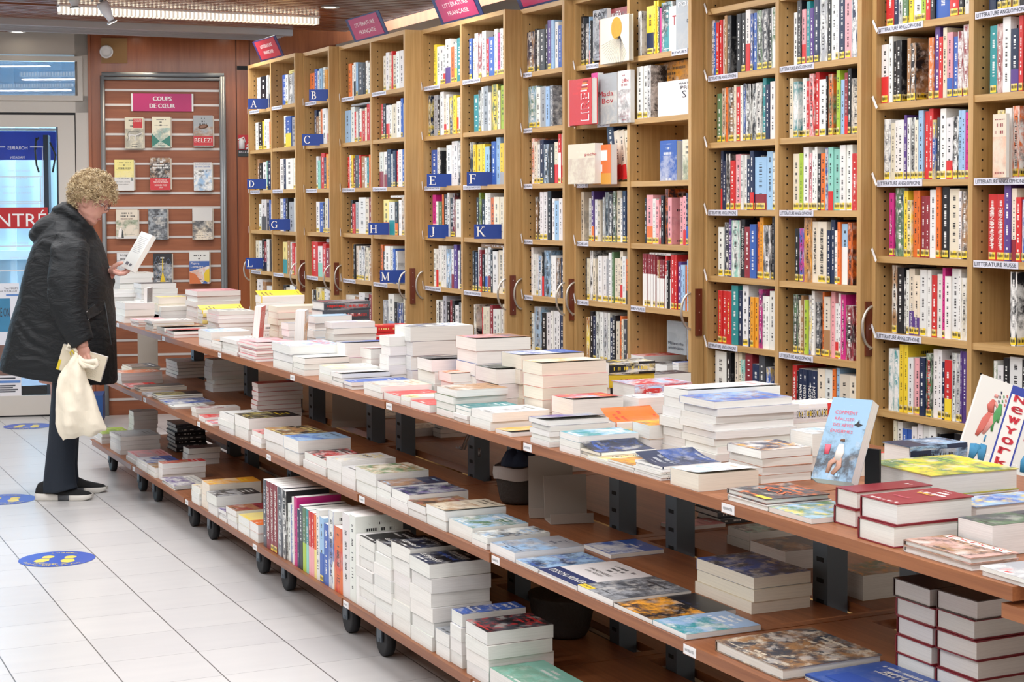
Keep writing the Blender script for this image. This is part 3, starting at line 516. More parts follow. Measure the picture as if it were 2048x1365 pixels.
# floor decals
BLUE = plain('decal_blue', '2f53b5', .35); YEL = plain('decal_yellow', 'e8cf55', .4)
for k_, (cx, cy, lab) in enumerate(((114, 1119, 'round blue floor sticker with yellow footprints, whole, in the middle of the bare floor'), (8, 1000, 'round blue floor sticker with yellow footprints, cut by the picture edge'), (55, 853, 'round blue floor sticker with yellow footprints before the door'))):
    c = P(cx, cy, 0); c.z = .0012; e_ = empty('distance_sticker', c, math.radians(154)+(.06 if k_ else 0)); tag(e_, lab, 'floor sticker', 'distance stickers on the floor')
    m = MB(); m.face([(.158*math.cos(a), .158*math.sin(a), 0) for a in [i*math.pi/24 for i in range(48)]]); m.build('disc', BLUE, e_)
    m = MB()
    for sx_ in (-1, 1):
        m.face([(sx_*.048+sx_*x_, y_+.0, .0004) for x_, y_ in ((-.022, -.055), (.0, -.066), (.022, -.052), (.024, -.03), (.016, -.012), (-.016, -.012), (-.026, -.03))][::sx_])
        m.face([(sx_*.05+sx_*x_, y_+.0, .0004) for x_, y_ in ((-.018, -.004), (.018, -.004), (.034, .03), (.034, .055), (.016, .072), (-.012, .066), (-.026, .035))][::sx_])
    m.build('footprints', YEL, e_); m = MB()
    for s_, r0, a0, a1 in (('Gardez un mètre', .135, 2.55, .6), ('de distance', .108, 2.2, .95)):
        for j, ch in enumerate(s_):
            if ch == ' ': continue
            a = a0+(a1-a0)*j/(len(s_)-1); text(m, ch, (r0*math.cos(a), r0*math.sin(a), .0004), (math.sin(a), -math.cos(a), 0), (math.cos(a), math.sin(a), 0), .012, .017)
    for j, ch in enumerate('GIBERT'): a = -2.0+j*.17; text(m, ch, (.12*math.cos(a), .12*math.sin(a), .0004), (-math.sin(a), math.cos(a), 0), (-math.cos(a), -math.sin(a), 0), .016, .017)
    m.build('lettering', YEL, e_)
# ================================================================ BOOKCASES
CX = [3.12, 3.167, 3.227, 3.317, 3.394, 3.436, 3.493, 3.536]
CYL = [10.653, 9.648, 9.166, 8.138, 7.100, 6.645, 5.639, 4.633]; CYR = [9.651, 9.169, 8.141, 7.103, 6.648, 5.642, 4.636, 3.640]
NB = [2, 1, 2, 2, 1, 2, 2, 2]; CTOP = [2.40]*6+[2.40, 2.40]
TI = [2.103, 1.845, 1.586, 1.328, 1.067, .80, .54, .28]; TIERS = [TI]*6+[[2.25, 1.99, 1.73, 1.468, 1.21, .949, .69, .43], [2.085, 1.829, 1.57, 1.314, 1.055, .792, .53, .27]]
CASE_LAB = ['oak bookcase at the far end of the row, next to the red wood wall', 'narrow oak bookcase with letters B and C, second of the row from the far wall', 'oak bookcase with letters H and M, third of the row from the far wall',
            'oak bookcase with letters E, F, J and K', 'narrow oak bookcase without letter signs in the middle of the row', 'oak bookcase holding large face-out books and poetry', 'oak bookcase of English-language novels, one before the near end', 'oak bookcase at the near end of the row, cut by the picture edge']
TAGPAPER = plain('label_paper', 'd9dbe8', .6); INKM = plain('label_ink', '3a3c48', .7); HAND = wood('dark_red_wood_plate', '7c3b22', '552416', .35, 'z', 60); BARM = plain('pull_bar_silver', 'c4bfb6', .3, .7)
DEP = .27; PT = .022; CASES = []; BAYS = []
for k in range(8):
    X, y1, y0 = CX[k], CYL[k], CYR[k]; c = empty('bookcase', (X, (y0+y1)/2, 0)); tag(c, CASE_LAB[k], 'bookcase', 'oak bookcases along the wall'); CASES.append(c); hy = (y1-y0)/2; top = CTOP[k]
    def part(name, x0, x1, a, b, z0, z1, mat=OAK, par=c, label=None):
        m = MB(); m.box(x0, x1, a, b, z0, z1); return m.build(name, mat, par, label=label)
    def holes(m, y, s):
        for xx in (.035, DEP-.05):
            z = .12
            while z < top-.06: m.box(xx, xx+.006, y-.0006, y+.0006, z, z+.006, 1); z += .032
    for sgn, nm in ((1, 'side_panel'), (-1, 'side_panel')):
        m = MB(); a = hy-PT if sgn > 0 else -hy; m.box(0, DEP, a, a+PT, 0, top-.022 if sgn > 0 else top)
        if sgn > 0: holes(m, a, -1)
        m.build(nm, [OAK, HOLE], c)
    part('top_panel', .0, DEP, -hy+PT, hy, top-.022, top, OAKY); part('back_panel', DEP-.008, DEP, -hy+PT, hy-PT, .05, top-.022, OAK); part('plinth', .02, DEP-.01, -hy+PT, hy-PT, 0, .06, OAKY)
    bays = []
    if NB[k] == 2:
        m = MB(); m.box(0, DEP-.008, -PT/2, PT/2, .06, top-.022); holes(m, -PT/2, -1); m.build('divider', [OAK, HOLE], c); bays = [(hy-PT, PT/2), (-PT/2, -hy+PT)]
    else: bays = [(hy-PT, -hy+PT)]
    bayrec = []
    for b, (ya, yb) in enumerate(bays):
        bayrec.append((ya+(y0+y1)/2, yb+(y0+y1)/2))
        for t, z in enumerate(TIERS[k]):
            sh = part('shelf', .004, DEP-.009, yb, ya, z-.022, z, OAKY if not (k == 7 and b == 1 and t == 5) else plain('greyish_shelf', 'b3a393', .5))
            s = None; w_ = .235
            if k == 7 and ((b == 0 and t in (0, 2, 4)) or (b == 1 and t in (0, 2))): s = 'LITTERATURE ANGLOPHONE'
            if k == 7 and b == 1 and t == 3: s = 'LITTERATURE RUSSE'; w_ = .2
            if k == 6 and t in (1, 3, 5): s = 'LITTERATURE ANGLOPHONE'; w_ = .21
            if k in (0, 1, 2, 3) and t in (0, 2, 4): s = 'LITTERATURE FRANCAISE' if k < 3 else 'LITTERATURE FRANCOPHONE'; w_ = .21
            if k == 4: s = 'ROMAN'; w_ = .09
            if k == 5 and b == 0: s = ['BEAUX LIVRES', 'POCHE', 'POCHE', 'POESIE', 'POESIE', 'POESIE', 'POESIE', 'POESIE'][t]; w_ = .11
            if k == 5 and b == 1: s = ['REVUES', None, None, None, 'REVUES', None, None, None][t]; w_ = .12
            if s:
                yy = ya-.004
                if k == 5 and b == 1 and t == 0: yy = yb+w_+.01
                if k == 5 and b == 0 and t in (0, 1): yy = ya-.1-.1*t
                m = MB(); m.box(.0015, .0038, yy-w_, yy, z-.022, z); text(m, s, (.0012, yy-w_/2, z-.011), (0, -1, 0), (0, 0, 1), w_*.93, .0125 if k > 5 else .010, 1)
                m.build('shelf_label', [TAGPAPER, INKM], sh, label='white paper label with printed section name')
            if b == 0 and 0 <= t < 7:
                m = MB(); q = [(.0, ya+.012, z+.028), (.0, ya+.02, z+.022), (-.012, ya-.02, z-.02), (-.012, ya-.028, z-.014)]
                m.face([Vector(p)+Vector((-.004, 0, 0)) for p in q]); m.face([Vector(p)+Vector((-.003, 0, 0)) for p in q][::-1]); m.build('hanging_tag', WHITE, sh, label='small tilted white tag')
    BAYS.append(bayrec)
    # pull bars and the dark wood plate on the exposed side
    zc = 1.065
    if k < 7:
        m = MB(); m.box(.018, .046, -hy-.009, -hy, zc-.093, zc+.093)
        for dz in (-.07, 0, .07): m.box(.03, .034, -hy-.0105, -hy-.009, zc+dz-.002, zc+dz+.002, 1)
        m.build('handle_plate', [HAND, BARM], c, label='dark red wood plate')
        m = MB(); m.tube([(.005-.046*math.sin(math.pi*t), -hy+.006, zc+.005-.072*math.cos(math.pi*t)) for t in [i/14 for i in range(15)]], .005, 8); k != 6 and m.build('pull_bar', BARM, c, label='curved steel pull bar')
    m = MB(); m.tube([(.005-.046*math.sin(math.pi*t), hy-.006, zc+.005-.072*math.cos(math.pi*t)) for t in [i/14 for i in range(15)]], .005, 8); k != 6 and m.build('pull_bar', BARM, c, label='curved steel pull bar')
# ---------------------------------------------------------------- books on the shelves.  case.bay.tier x0 x1 books; a token is colour, width, /band colour, *picture second colour, ! cover turned out
SPEC = '''
8.0.0 1771 1938|r2 n1 w1*s G1.4 y1 w2 L1 r1 k1 b3 r2 k1 w1
8.0.1 1762 1938|w2/r w1 k1 k2.6! B1 k5!*B B1.3*o v1.3 r1 c1 p1.4/b b1.2 R1.3*w R1.3*w
8.0.2 1767 1940|n2*w c1.4 w1 w2 v.8 w1 w1.4*k c1 l1.5 r1.3 r1.3 b1*y g1 w1.6 w1.8/r k1.8!*w l1 l1 m1
8.0.3 1780 1938|m1.5 n3*G y1.4 w1.4*y o1.6 o.8 R1.6 R1.4 w2 o1.5 k2.4 c3 w1 k2*B
8.0.4 1783 1936|w2*B k2.4 k1!*w w1 c2/v c2/v w2.4 w1.4 r1.8 w2 m1 w2 w2.4 w1 c2*w
8.0.5 1778 1936|t2*w t2.2*w y1.6 y1.5 w2 p2.2 n2 k2.4*G w2 w1.4 n1 r2.4/y w1.5*s w1.5*s v.8 v1.6
8.0.6 1787 1932|c1 w1.5 b1.5 b1.5 w1.5 w1.5 w2 w2 k1 w4 k3
8.1.0 1980 2140|n2 n1.5 k2 B1 w2 k3 R2 w2 b2 w2 c2 r1
8.1.1 1979 2140|t2 R1.6*q w2 n2/v r1.2 k2.4 w2 b2 r2 y1 w2
8.1.2 1995 2140|c2!*y w1.5 o3!*w w1.5 k1.5 b1 c2 w1 r2 n1
8.1.3 1976 2140|r2 r2 v1.5 c1.2/R r1.2 w1.5*b w2 k1 r2 w1 b2 n1
8.1.4 2022 2140|k5!*w w2 b2 r2 w2
8.1.5 1985 2140|G1*w w1.5 k1.5 w3 k1 w1 n2 w2 c2 k1 w1 r1
7.0.1 1416 1557|w1.2*q b.8 r1 r1 w1 B1 k3! k1.6 k1.6 w1.6/r b1*k b1.2 k2*G k2*g k1 G2*w
7.0.2 1433 1556|G2 c1.5*B o1 B3*k c1 r1.6 w1 k1*b w2*k w2*k w2.4*k t1.4 n1.6 w2 l1
7.0.3 1440 1554|n1/r n1.5 w1.5*k r1.6 p2 w1 w.8 n1.4 n1.4/r l4/R l2 w1 R.6
7.0.4 1438 1556|w2 n2*k v1 a3*w k1.6 R2 b2.2 o1 O1.5 w2.6*k k.8 k1.5
7.0.5 1437 1556|r1.8 r1.6 r2 t2.6 n1.5 w2.4 n1 O1.4 O1.4 n1.5*m w1.2 w1.6 w2 c1
7.0.6 1430 1556|w4 k3! c1.2/t c1.2/t a1.4*c R2.4 n2.4 g2 b4!*y
7.1.1 1588 1722|w1.5 k1.6! p1.4/r t1.4 v1.4 n2 w2.6*s k1.2 w2 w1 n2 p2.2 n2*w n1*w
7.1.2 1580 1722|c1.4 t3!*w w1.4 r1.4 w1.6*r r1.4 w2.4 k.6 o3!*G L1.2 l1.4 R1.2/r k1.2 c3*k
7.1.3 1586 1722|c2.4 L1.4 w2 R1.4*p w1 w1 k1.2 o1.6 c1*b a1.8/r a2.4 w2 w2 r3!
7.1.4 1591 1722|k1.4 m1.6*b O2.6*B c2 c3 n1.2 n1.4 w1 o1 l2.2/w o4!*k
7.1.5 1587 1720|G2*k c1 B1 c.8 L1.4 b1.4*y w1.2 k3!*g o.8 c2.4/B p1.6 w1.6/r w1 m2 k3*R r1*k w1
7.1.6 1584 1722|r2 k.8 n2 n2 n2 n2 c3/b w3/r o1.4 l1.4 c4 c3 s1.4
6.0.0 1148 1188|k2 g1.6 k1 k3*s l1/p k1.5 g2
6.0.3 1158 1262|c4! w2! v1.4/o w1.6 c3! w1*s s2*k g2*k k1.5*G c2.4 w1 n2 k1 w1
6.0.4 1170 1262|k.8 c1.5 k1.5*w c3! w2 w2 s1 w1.4 G1 c2 c1 c1.4/r w1.6 o1/k k1
6.0.5 1173 1262|R1.4*y k1.5 n1.5 w2*k w1.5 w2*s w1 n1.5 k1.6 c1.6 o1 c1 g1.6 w1.4
6.1.0 1278 1342|k3!*w y3/n y.8 y.8 g.6 m2 k2
6.1.1 1275 1314|w2 w1.5 w3!*k
6.1.3 1288 1385|k1 p3/o w1.5 p1.5 r1*R k1.4 o1.6*k p5! p1.5 p1.4/r n1/b p1.4/b
6.1.4 1285 1385|R1/w R1/w R1/w R1/w R1/w R1/w R1/w B1/w R1/w R1/w r1/w k1 R1/w r1.5 r1 v1.4 l1 l1 o.8 l1 v1
5.0.0 1055 1129|n3*B k1 w1 g2 k1 v1.4 l1 w1.4 b1.4 c1*B
5.0.1 1057 1128|G3*l w1.4 s2 l1.4 g5!*s
5.0.2 1065 1130|o1*w c1 w1 n1.4 k2*l k2 c1.4/r r1/w w1.4/r
5.0.3 1071 1132|B1*k k1 w1.2 w1.6 k1.5 w1 l1.6 w1.4 w1.2
5.0.4 1063 1133|w1 w1 w1 l2*w k1/r l3*k w1 w1.6 k2*B n1.4 k1
5.0.5 1064 1135|w1.2 l3*s k2 w2 w1 w2 w1 n2 w1
4.0.0 868 925|y1 w1.4 w1.4 w1/r w2/v o1.4 w1/y t2
4.0.1 855 926|n2.4!*y s1.6 k1 w1.4 c1/r w1 n1.6*y y1 c1/r w1.4
4.0.2 862 927|b2.4 w1 k3! w2 w1 w1.4 w2*k
4.0.3 866 927|m1.6/p w1 G1.5 o.8 k2 w1 k1.5 R1*k w2.4 c1
4.0.4 868 927|w1.2 w1/r w1 w1 w1.4 g2*l w1/R v1.4 w1 n1.4
4.0.5 872 928|w1 k1 w1 s1.4 k1 R1 k1 w1.5 g1 w1
4.1.0 940 1014|b1.4 c1 R1.6*w R1.6*w w1.8 r1 b2.4 w1.4 m1.2 w1 c1 w1
4.1.1 948 1014|t2 w1*k w1 s2 w1 y2.4*G c1 L1.5 R1
4.1.2 941 1014|c1.4*k y1 y2 y1 l2 k.6 b1.6 l1.5 y1.4/s l1
4.1.3 953 1014|k1 L1*k k1.4 w1 w1 o1.4 c2 c1.5 b1/r
4.1.4 946 1014|k1 n1 w1 R1/r k1 w1/b w1.4/R k1 w2 c2 w1 o.6
4.1.5 948 1012|k3!*c r1 c1.6 c1 R1 w1.8 w1.4 w1 c1
3.0.0 698 744|o1.6 w1 w1/k l1 g2.4 k1 w1 w1.4 r.8
3.0.1 690 744|l2.5 w2 r1 w1 n1 w1/r r1.4 c1 r1.6 w1
3.0.2 696 744|r1 w1 y1 R1 g2 r1 B2 w1 t1 o.8 R.8
3.0.3 701 744|k1 r1 s1.5 w3 c1.4 R1
3.0.4 705 744|O.8 k1 c1.4 w2 n2*w c1.4 c1 B1
3.0.5 690 743|w3 B1 w2 k1 R1
3.1.0 766 813|c1.6 w1.8 c1 r.8 c2 w1.5 w2.4 g1
3.1.1 762 815|r1 k1.4 w1/r w1/r w1 c2 w2 b1 w1 L1
3.1.2 759 814|w2/R w2/R n2 w.8 n1.4 r1 w2 b1 w1
3.1.3 768 814|Y2/r w2/t k1/o w1 c1*B w1
3.1.4 761 814|o1 k1 w2.4 w1 b1 w4! c1
3.1.5 766 812|g2*s w2/l k1 b2*k c1
2.0.0 620 662|o2 b1 w1 l1 w1 O1 w1.4
2.0.1 628 663|n1 B1 c1 o.8 w1.6 w1/r k.8
2.0.2 632 663|w1 a1 r1.4 n1 O2
2.0.3 632 664|w1.6 b2 k.8 c1.6 b1.6
2.0.4 624 664|r3 w2/a r1.4 R2 w1
2.0.5 623 665|w1 k1 c2*y y1 w1 w2
1.0.0 515 546|w1 w.8 k3 w1 c1/n w1
1.0.1 510 547|w1.4 k1.6 y.6 w1 w1 o1.4
1.0.2 514 547|B1 k1.4 w1.6 a.6 n1.6 w.6
1.0.3 519 550|w1 w2/g n1 b.8 w1.4
1.0.4 512 551|c1.4 w1 k1 R1/k w1 k2
1.0.5 515 551|w1.6 B1 w1.6 b1
1.1.0 564 597|b1.6 w1 k1.6*w s2
1.1.1 567 598|w1 b2/y s1.4 w1
1.1.2 559 599|w2 n1 w3 w1.4 w1
1.1.3 560 600|w1.6 b1 k1 s2 w2.4
1.1.4 567 600|Y1.8/t B1 w1 r1 w.8 k.8
1.1.5 567 600|k1 c1 w1.4 b1.4
'''
import re
CN = ['far-end', 'B-C', 'H-M', 'E-F', 'unlettered', 'poetry', 'English', 'near-end']
rs = random.Random(11); SHELF = []
TOKRE = re.compile(r'^([A-Za-z])([\d.]*)(!?)(?:/([A-Za-z]))?(?:\*([A-Za-z]))?$')
for line in SPEC.strip().split('\n'):
    hd, toks = line.split('|'); cell, xa, xb = hd.split(); k, b, t = [int(v) for v in cell.split('.')]; k -= 1
    z = TIERS[k][t]; Xf = CX[k]+.018+rs.uniform(0, .012); yt = proj((Xf, CYL[k], z+.1))[1]
    ya, yb = PX(float(xa), yt, Xf).y, PX(float(xb), yt, Xf).y; by = BAYS[k][b]; ya = min(ya, by[0]-.001); yb = max(yb, by[1]+.001)
    T = [TOKRE.match(x) for x in toks.split()]; ws = [float(x.group(2) or 1) if not x.group(3) else float(x.group(2) or 1) for x in T]; tot = sum(ws); u = (ya-yb)/tot; y = ya
    hb = .198 if k > 2 else .185
    if k > 5: hb = .207
    hprev = 0
    for i, (x, w) in enumerate(zip(T, ws)):
        th = u*w; colr, out, band, pic = x.group(1), x.group(3), x.group(4), x.group(5)
        same = i and T[i-1].group(1) == colr and T[i-1].group(4) == band
        H = hprev if same and rs.random() < .8 else min(.238 if t else .25, hb*rs.uniform(.9, 1.13)); hprev = H
        real = th
        if out: real = min(th*.5, .03)           # a cover seen beside its own spine: the next books are shorter in depth
        # books whose front cover shows stand further forward than the next ones
        SHELF.append(dict(k=k, b=b, t=t, i=i, n=len(T), y=y, th=th if not out else min(th, .03), slot=th, z=z, X=Xf+rs.uniform(-.004, .004)+(0 if not out else -.0), H=H, W=rs.uniform(.128, .148), c=colr, band=band, pic=pic, out=bool(out)))
        y -= th
def sh_score(s): X, Y, Z = proj((s['X'], s['y'], s['z'])); return s['H']*s['th']/(Z*Z) if X < 2048 else 0
order_ = sorted(range(len(SHELF)), key=lambda i: -sh_score(SHELF[i])); keep = set(order_[:300])
rest_c, rest_p = MB(), None; rest = MB(); cnt_single = 0
for si, s in enumerate(SHELF):
    X, Yp, Z_ = proj((s['X'], s['y'], s['z']))
    th = s['th']; W = s['W']; hard = rs.random() < .06; bh = rs.choice([.3, .36, .45]) if s['band'] != 'w' else .62
    tilt = rs.uniform(-.012, .012) if th < .05 else 0
    ct = Vector((s['X']+W/2, s['y']-.0004, s['z']+s['H']/2+.0005))
    MW = Matrix.Translation(ct) @ STAND
    kw = dict(col=s['c'], band=s['band'], bandh=bh, col2=s['pic'] or (('g' if s['c'] in 'wc' else s['c']) if s['out'] else s['c']), art=(.85 if s['pic'] else .3 if s['out'] else 0), seed=rs.random(), hard=False)
    slot = s['slot']
    if s['out'] and slot > th+.004:             # its cover shows because the books after it are set back
        pass
    if si in keep:
        a = CNAME[s['c']]+(' and '+CNAME[s['band']] if s['band'] and s['band'] != s['c'] else (' pictured' if s['pic'] else ''))
        bay = '' if NB[s['k']] == 1 else (', far bay' if s['b'] == 0 else ', near bay')
        lab = '%s book, %s from far end, %s shelf down%s, %s bookcase' % (a, ORD[s['i']], ORD[s['t']-(1 if s['k'] == 6 else 0)], bay, CN[s['k']])
        place_book('upright_book', MW, W, s['H'], max(th-.0008, .004), lab, 'book', 'books standing on the oak shelves', sticker=rs.random() < .62 and s['k'] > 3 and s['t'] < 9, **kw)
    else:
        book_geo(W, s['H'], max(th-.0008, .004), mc=rest, mp=rest, mi=(0, 1), xf=MW, **kw)
        if rs.random() < .6:
            yc = pc('y'); xf = MW; q = [(-W/2-.0018, -s['H']/2+.026, th*.9), (-W/2-.0018, -s['H']/2+.026, th*.1), (-W/2-.0018, -s['H']/2+.004, th*.1), (-W/2-.0018, -s['H']/2+.004, th*.9)]
            rest.face([xf @ Vector(p) for p in q], 0, [(1, 1), (0, 1), (0, 0), (1, 0)], yc, yc, (.01, .01, .01, 1), (4, .2, th, .02))
rest.data = True
tag(rest.build('shelved_books', [MATS['printed'], MATS['pages']]), 'the smaller books standing on the shelves of the farther oak bookcases', 'books', kind='stuff')
# ---------------------------------------------------------------- face-out and special shelf books
def shelf_face(name, pts, X, T, label, hd=None, lines=(), **kw):
    """a book standing with its cover to the aisle; pts = left x, right x, top y, bottom y in the frame; X = plane of its cover"""
    x0, x1, yt, yb = pts; a, b = PX(x0, yb, X), PX(x1, yb, X); zt, zb = PX((x0+x1)/2, yt, X).z, PX((x0+x1)/2, yb, X).z
    W, H = a.y-b.y, zt-zb; MW = Matrix.Translation((X+T, (a.y+b.y)/2, (zt+zb)/2)) @ FACE
    o = place_book(name, MW, W, H, T, label, 'book', 'face-out books on the oak shelves', **kw)
    if lines:
        m = MB()
        for s_, u, v, w, h, *mm in lines: text(m, s_, (-W/2+W*u, -H/2+H*v, T+.0008), (1, 0, 0), (0, 1, 0), w*W, h*H, mm[0] if mm else 0)
        m.build('title_lettering', [INKM, plain('title_red', 'b52a35', .5), WHITE, plain('title_pink', 'c05a72', .5)], o)
    return o, W, H, T
o, W, H, T = shelf_face('display_book', (1200, 1258, 33, 125), 3.395, .022, 'large cream book with a yellow moon-like ball on its cover, top shelf', col='c', col2='c', art=0, ink='c', hard=True)
m = MB(); R_ = H*.24; m.face([(W*.08+R_*1.0*math.cos(a), H*.24+R_*math.sin(a), T+.001) for a in [i*math.pi/20 for i in range(40)]], 0)
for i in range(22): a = -2.9+i*.105; m.tube([(W*.2, H*.06, T+.0012), (W*.2+W*.95*math.cos(a)*(.7 if math.cos(a) < 0 else .3), H*.06+H*.62*math.sin(a), T+.0012)], .0004, 3, 1, False)
m.build('cover_picture', [plain('ball_yellow', 'd9a62e', .6, var=.35, vscale=60), INKM], o, label='golden yellow ball with thin black rays')
m = MB(); m.box(-W/2-.0032, -W/2+.001, -H/2, H/2, -.0, T+.0014); m.build('cloth_spine', plain('coral_cloth', 'd4604f', .6), o, label='coral red cloth spine')
shelf_face('display_book', (1214, 1258, 16, 40), 3.47, .02, 'dark red and grey book rising behind the yellow ball cover', col='R', col2='g', art=.7, ink='w', lines=[('UN', .45, .3, .4, .5, 2)])
shelf_face('display_book', (1186, 1214, 19, 120), 3.45, .02, 'grey book lettered RAY beside the yellow ball cover', col='s', col2='g', art=.8, ink='k', lines=[('RAY', .5, .9, .8, .09)])
o, W, H, T = shelf_face('display_book', (1139, 1183, 158, 250), 3.37, .03, 'bright red book with outlined capitals LIRE jutting out over the shelf edge', col='r', col2='r', art=0, ink='r', hard=True)
m = MB(); text(m, 'LIRE', (W*.22, -H*.12, T+.001), (0, 1, 0), (-1, 0, 0), H*.6, W*.38, 0); text(m, 'LIRE', (W*.22, -H*.12, T+.0015), (0, 1, 0), (-1, 0, 0), H*.56, W*.3, 1)
for j in range(6): m.box(W*.02+j*.004, W*.3+(j % 2)*.01, H*.22+j*H*.04, H*.22+j*H*.04+H*.03, T, T+.001, (0, 2, 3)[j % 3])
m.build('cover_picture', [WHITE, plain('red_cover_ink', 'c7202e', .5), plain('ochre', 'd08a3a', .5), plain('brownred', '8f2f25', .5)], o)
m = MB(); m.box(-W*.62, -W/2, -H*.52, H*.52, .0, T*.9); m.build('slipcase', plain('kraft', 'c9a58c', .6), o, label='light brown slipcase behind the red cover')
shelf_face('display_book', (1194, 1234, 147, 248), 3.42, .035, 'pale grey book lettered Madame Bovary, second shelf of the poetry bookcase', col='s', col2='c', art=.3, ink='s', lines=[('Mada', .45, .6, .75, .1, 1), ('Bov', .55, .46, .55, .1, 1)])
shelf_face('display_book', (1183, 1195, 146, 248), 3.415, .03, 'pink spine with white lettering beside the Madame Bovary cover', col='m', col2='m', art=0, ink='w')
shelf_face('display_book', (1236, 1261, 141, 246), 3.42, .02, 'white book with a dark standing figure and red title at the divider', col='w', col2='k', art=.4, ink='R', lines=[('DAN', .6, .8, .5, .06, 1)])
shelf_face('display_book', (1222, 1240, 170, 246), 3.46, .02, 'dark blue book leaning between the pale grey and white covers', col='n', col2='b', art=.4)
shelf_face('display_book', (1136, 1190, 288, 368), 3.36, .04, 'white book with thin red plant drawing jutting out of the third shelf', col='c', col2='R', art=.18, ink='c', lines=[('poche', .85, .72, .42, .1, 1)])
o, W, H, T = shelf_face('display_book', (1186, 1222, 290, 369), 3.39, .03, 'orange and ochre back cover with a white price sticker, third shelf', col='o', col2='o', art=0, ink='o')
m = MB(); m.box(-W/2, W/2, -H/2, -H*.22, T, T+.001, 0); m.box(-W*.05, W*.3, H*.1, H*.36, T, T+.001, 1); m.box(-W*.12, W*.02, -H*.18, 0, T, T+.001, 1); m.build('cover_print', [plain('ochre2', 'd99a35', .5), WHITE], o)
for j, (xa, xb, c_, lb) in enumerate(((1217, 1232, 'n', 'navy book leaning on the orange book'), (1231, 1242, 'c', 'cream book, red foot, leaning second after the navy book'), (1241, 1252, 'c', 'cream book, red foot, leaning third after the navy book'), (1252, 1261, 'c', 'cream book leaning against the divider, third shelf'))):
    X = 3.455; a, b = PX(xa, 368, X), PX(xb, 368, X); th = a.y-b.y; H = (.235, .21, .21, .21)[j]
    MW = Matrix.Translation((X+.07, a.y, TIERS[5][2]+H/2+.001+th*.1)) @ Matrix.Rotation(-.15, 4, 'X') @ STAND
    place_book('leaning_book', MW, .14, H, th*.9, lb, 'book', 'leaning books on the third shelf', col=c_, band='r' if j in (1, 2) else None, bandh=.3, ink='w' if c_ == 'n' else 'k')
shelf_face('display_book', (1352, 1384, -20, 105), 3.44, .02, 'pale grey review lettered in a blue top band, top shelf near bay', col='s', col2='c', art=.1, ink='s', lines=[('PO&', .55, .78, .8, .08, 2), ('De', .8, .5, .2, .05)])
shelf_face('display_book', (1323, 1345, 4, 112), 3.45, .015, 'review with teal top and black title beside the blue band review', col='t', col2='k', art=.8, ink='w', lines=[('HORS', .45, .92, .8, .05, 0), ('Le T', .45, .83, .8, .07, 0)])
shelf_face('display_book', (1338, 1356, 12, 108), 3.445, .015, 'white review with a red letter leaning by the blue band review', col='w', col2='w', art=0, ink='w', lines=[('T', .6, .7, .4, .2, 1)])
shelf_face('display_book', (1310, 1384, 123, 235), 3.53, .02, 'large gold coloured book standing behind the white square book', col='O', col2='B', art=.9, ink='k')
shelf_face('display_book', (1316, 1384, 161, 238), 3.455, .02, 'square white book with pale lettering PRE and S, second shelf near bay', col='w', col2='w', art=0, ink='w', lines=[('MARTI', .78, .9, .3, .05), ('PRE', .82, .79, .28, .09), ('S', .78, .62, .12, .18)])
shelf_face('display_book', (1320, 1353, 281, 365), 3.46, .03, 'deep blue book speckled with white, alone on the third shelf near bay', col='b', col2='w', art=.25, ink='w', hard=True)
shelf_face('display_book', (1365, 1384, 279, 364), 3.46, .015, 'cream book with a flower drawing and dark green foot, third shelf', col='c', col2='G', art=.4, ink='k')
shelf_face('display_book', (1334, 1372, 643, 708), 3.49, .02, 'grey white book lettered Mélancolie américaine in the bottom niche', col='s', col2='k', art=.12, ink='s', lines=[('Mélancolie', .48, .32, .8, .09), ('américaine', .48, .18, .8, .09)])
shelf_face('display_book', (1374, 1385, 655, 720), 3.48, .02, 'grey white book at the panel beside the Mélancolie américaine book', col='s', col2='k', art=.2, ink='g')
o, W, H, T = shelf_face('display_book', (1985, 2012, 228, 355), 3.52, .012, 'tilted cream cover with red lettering on the near bookcase, third shelf', col='c', col2='o', art=.2, ink='R')
# two lying books on top of rows, shelves of cases 2, 3, 4 and 6
for j, (k, b, t, xa, xb, T_, c_, dz, lb) in enumerate(((0, 1, 0, 578, 598, .02, 'Y', .185, 'pale yellow book lying on top of the books on the far top shelf'), (2, 0, 1, 702, 744, .01, 's', .205, 'grey thin book lying across the row tops above the letter H bookcase second shelf'),
        (2, 1, 3, 779, 814, .012, 'w', .20, 'white thin book lying across the row tops above the letter H sign'), (3, 1, 4, 960, 1014, .02, 'B', .215, 'brown book lying slantwise on the row tops below the letter K'),
        (5, 1, 4, 1297, 1340, .01, 'w', .215, 'white thin booklets lying on the row of red and white spines'), (1, 0, 4, 650, 664, .02, 's', .205, 'grey book lying on the red books in the narrow bookcase'))):
    X = CX[k]+.02; a, b_ = PX(xa, 300, X), PX(xb, 300, X); L_ = a.y-b_.y
    MW = Matrix.Translation((X+.075, (a.y+b_.y)/2, TIERS[k][t]+dz)) @ Matrix.Rotation(math.pi, 4, 'Z')@ Matrix.Rotation(-math.pi/2*0, 4, 'Z')
    place_book('lying_book', Matrix.Translation((X+.075, (a.y+b_.y)/2, TIERS[k][t]+dz)), .14, L_, T_, lb, 'book', 'books lying on the row tops', col=c_, col2=c_)
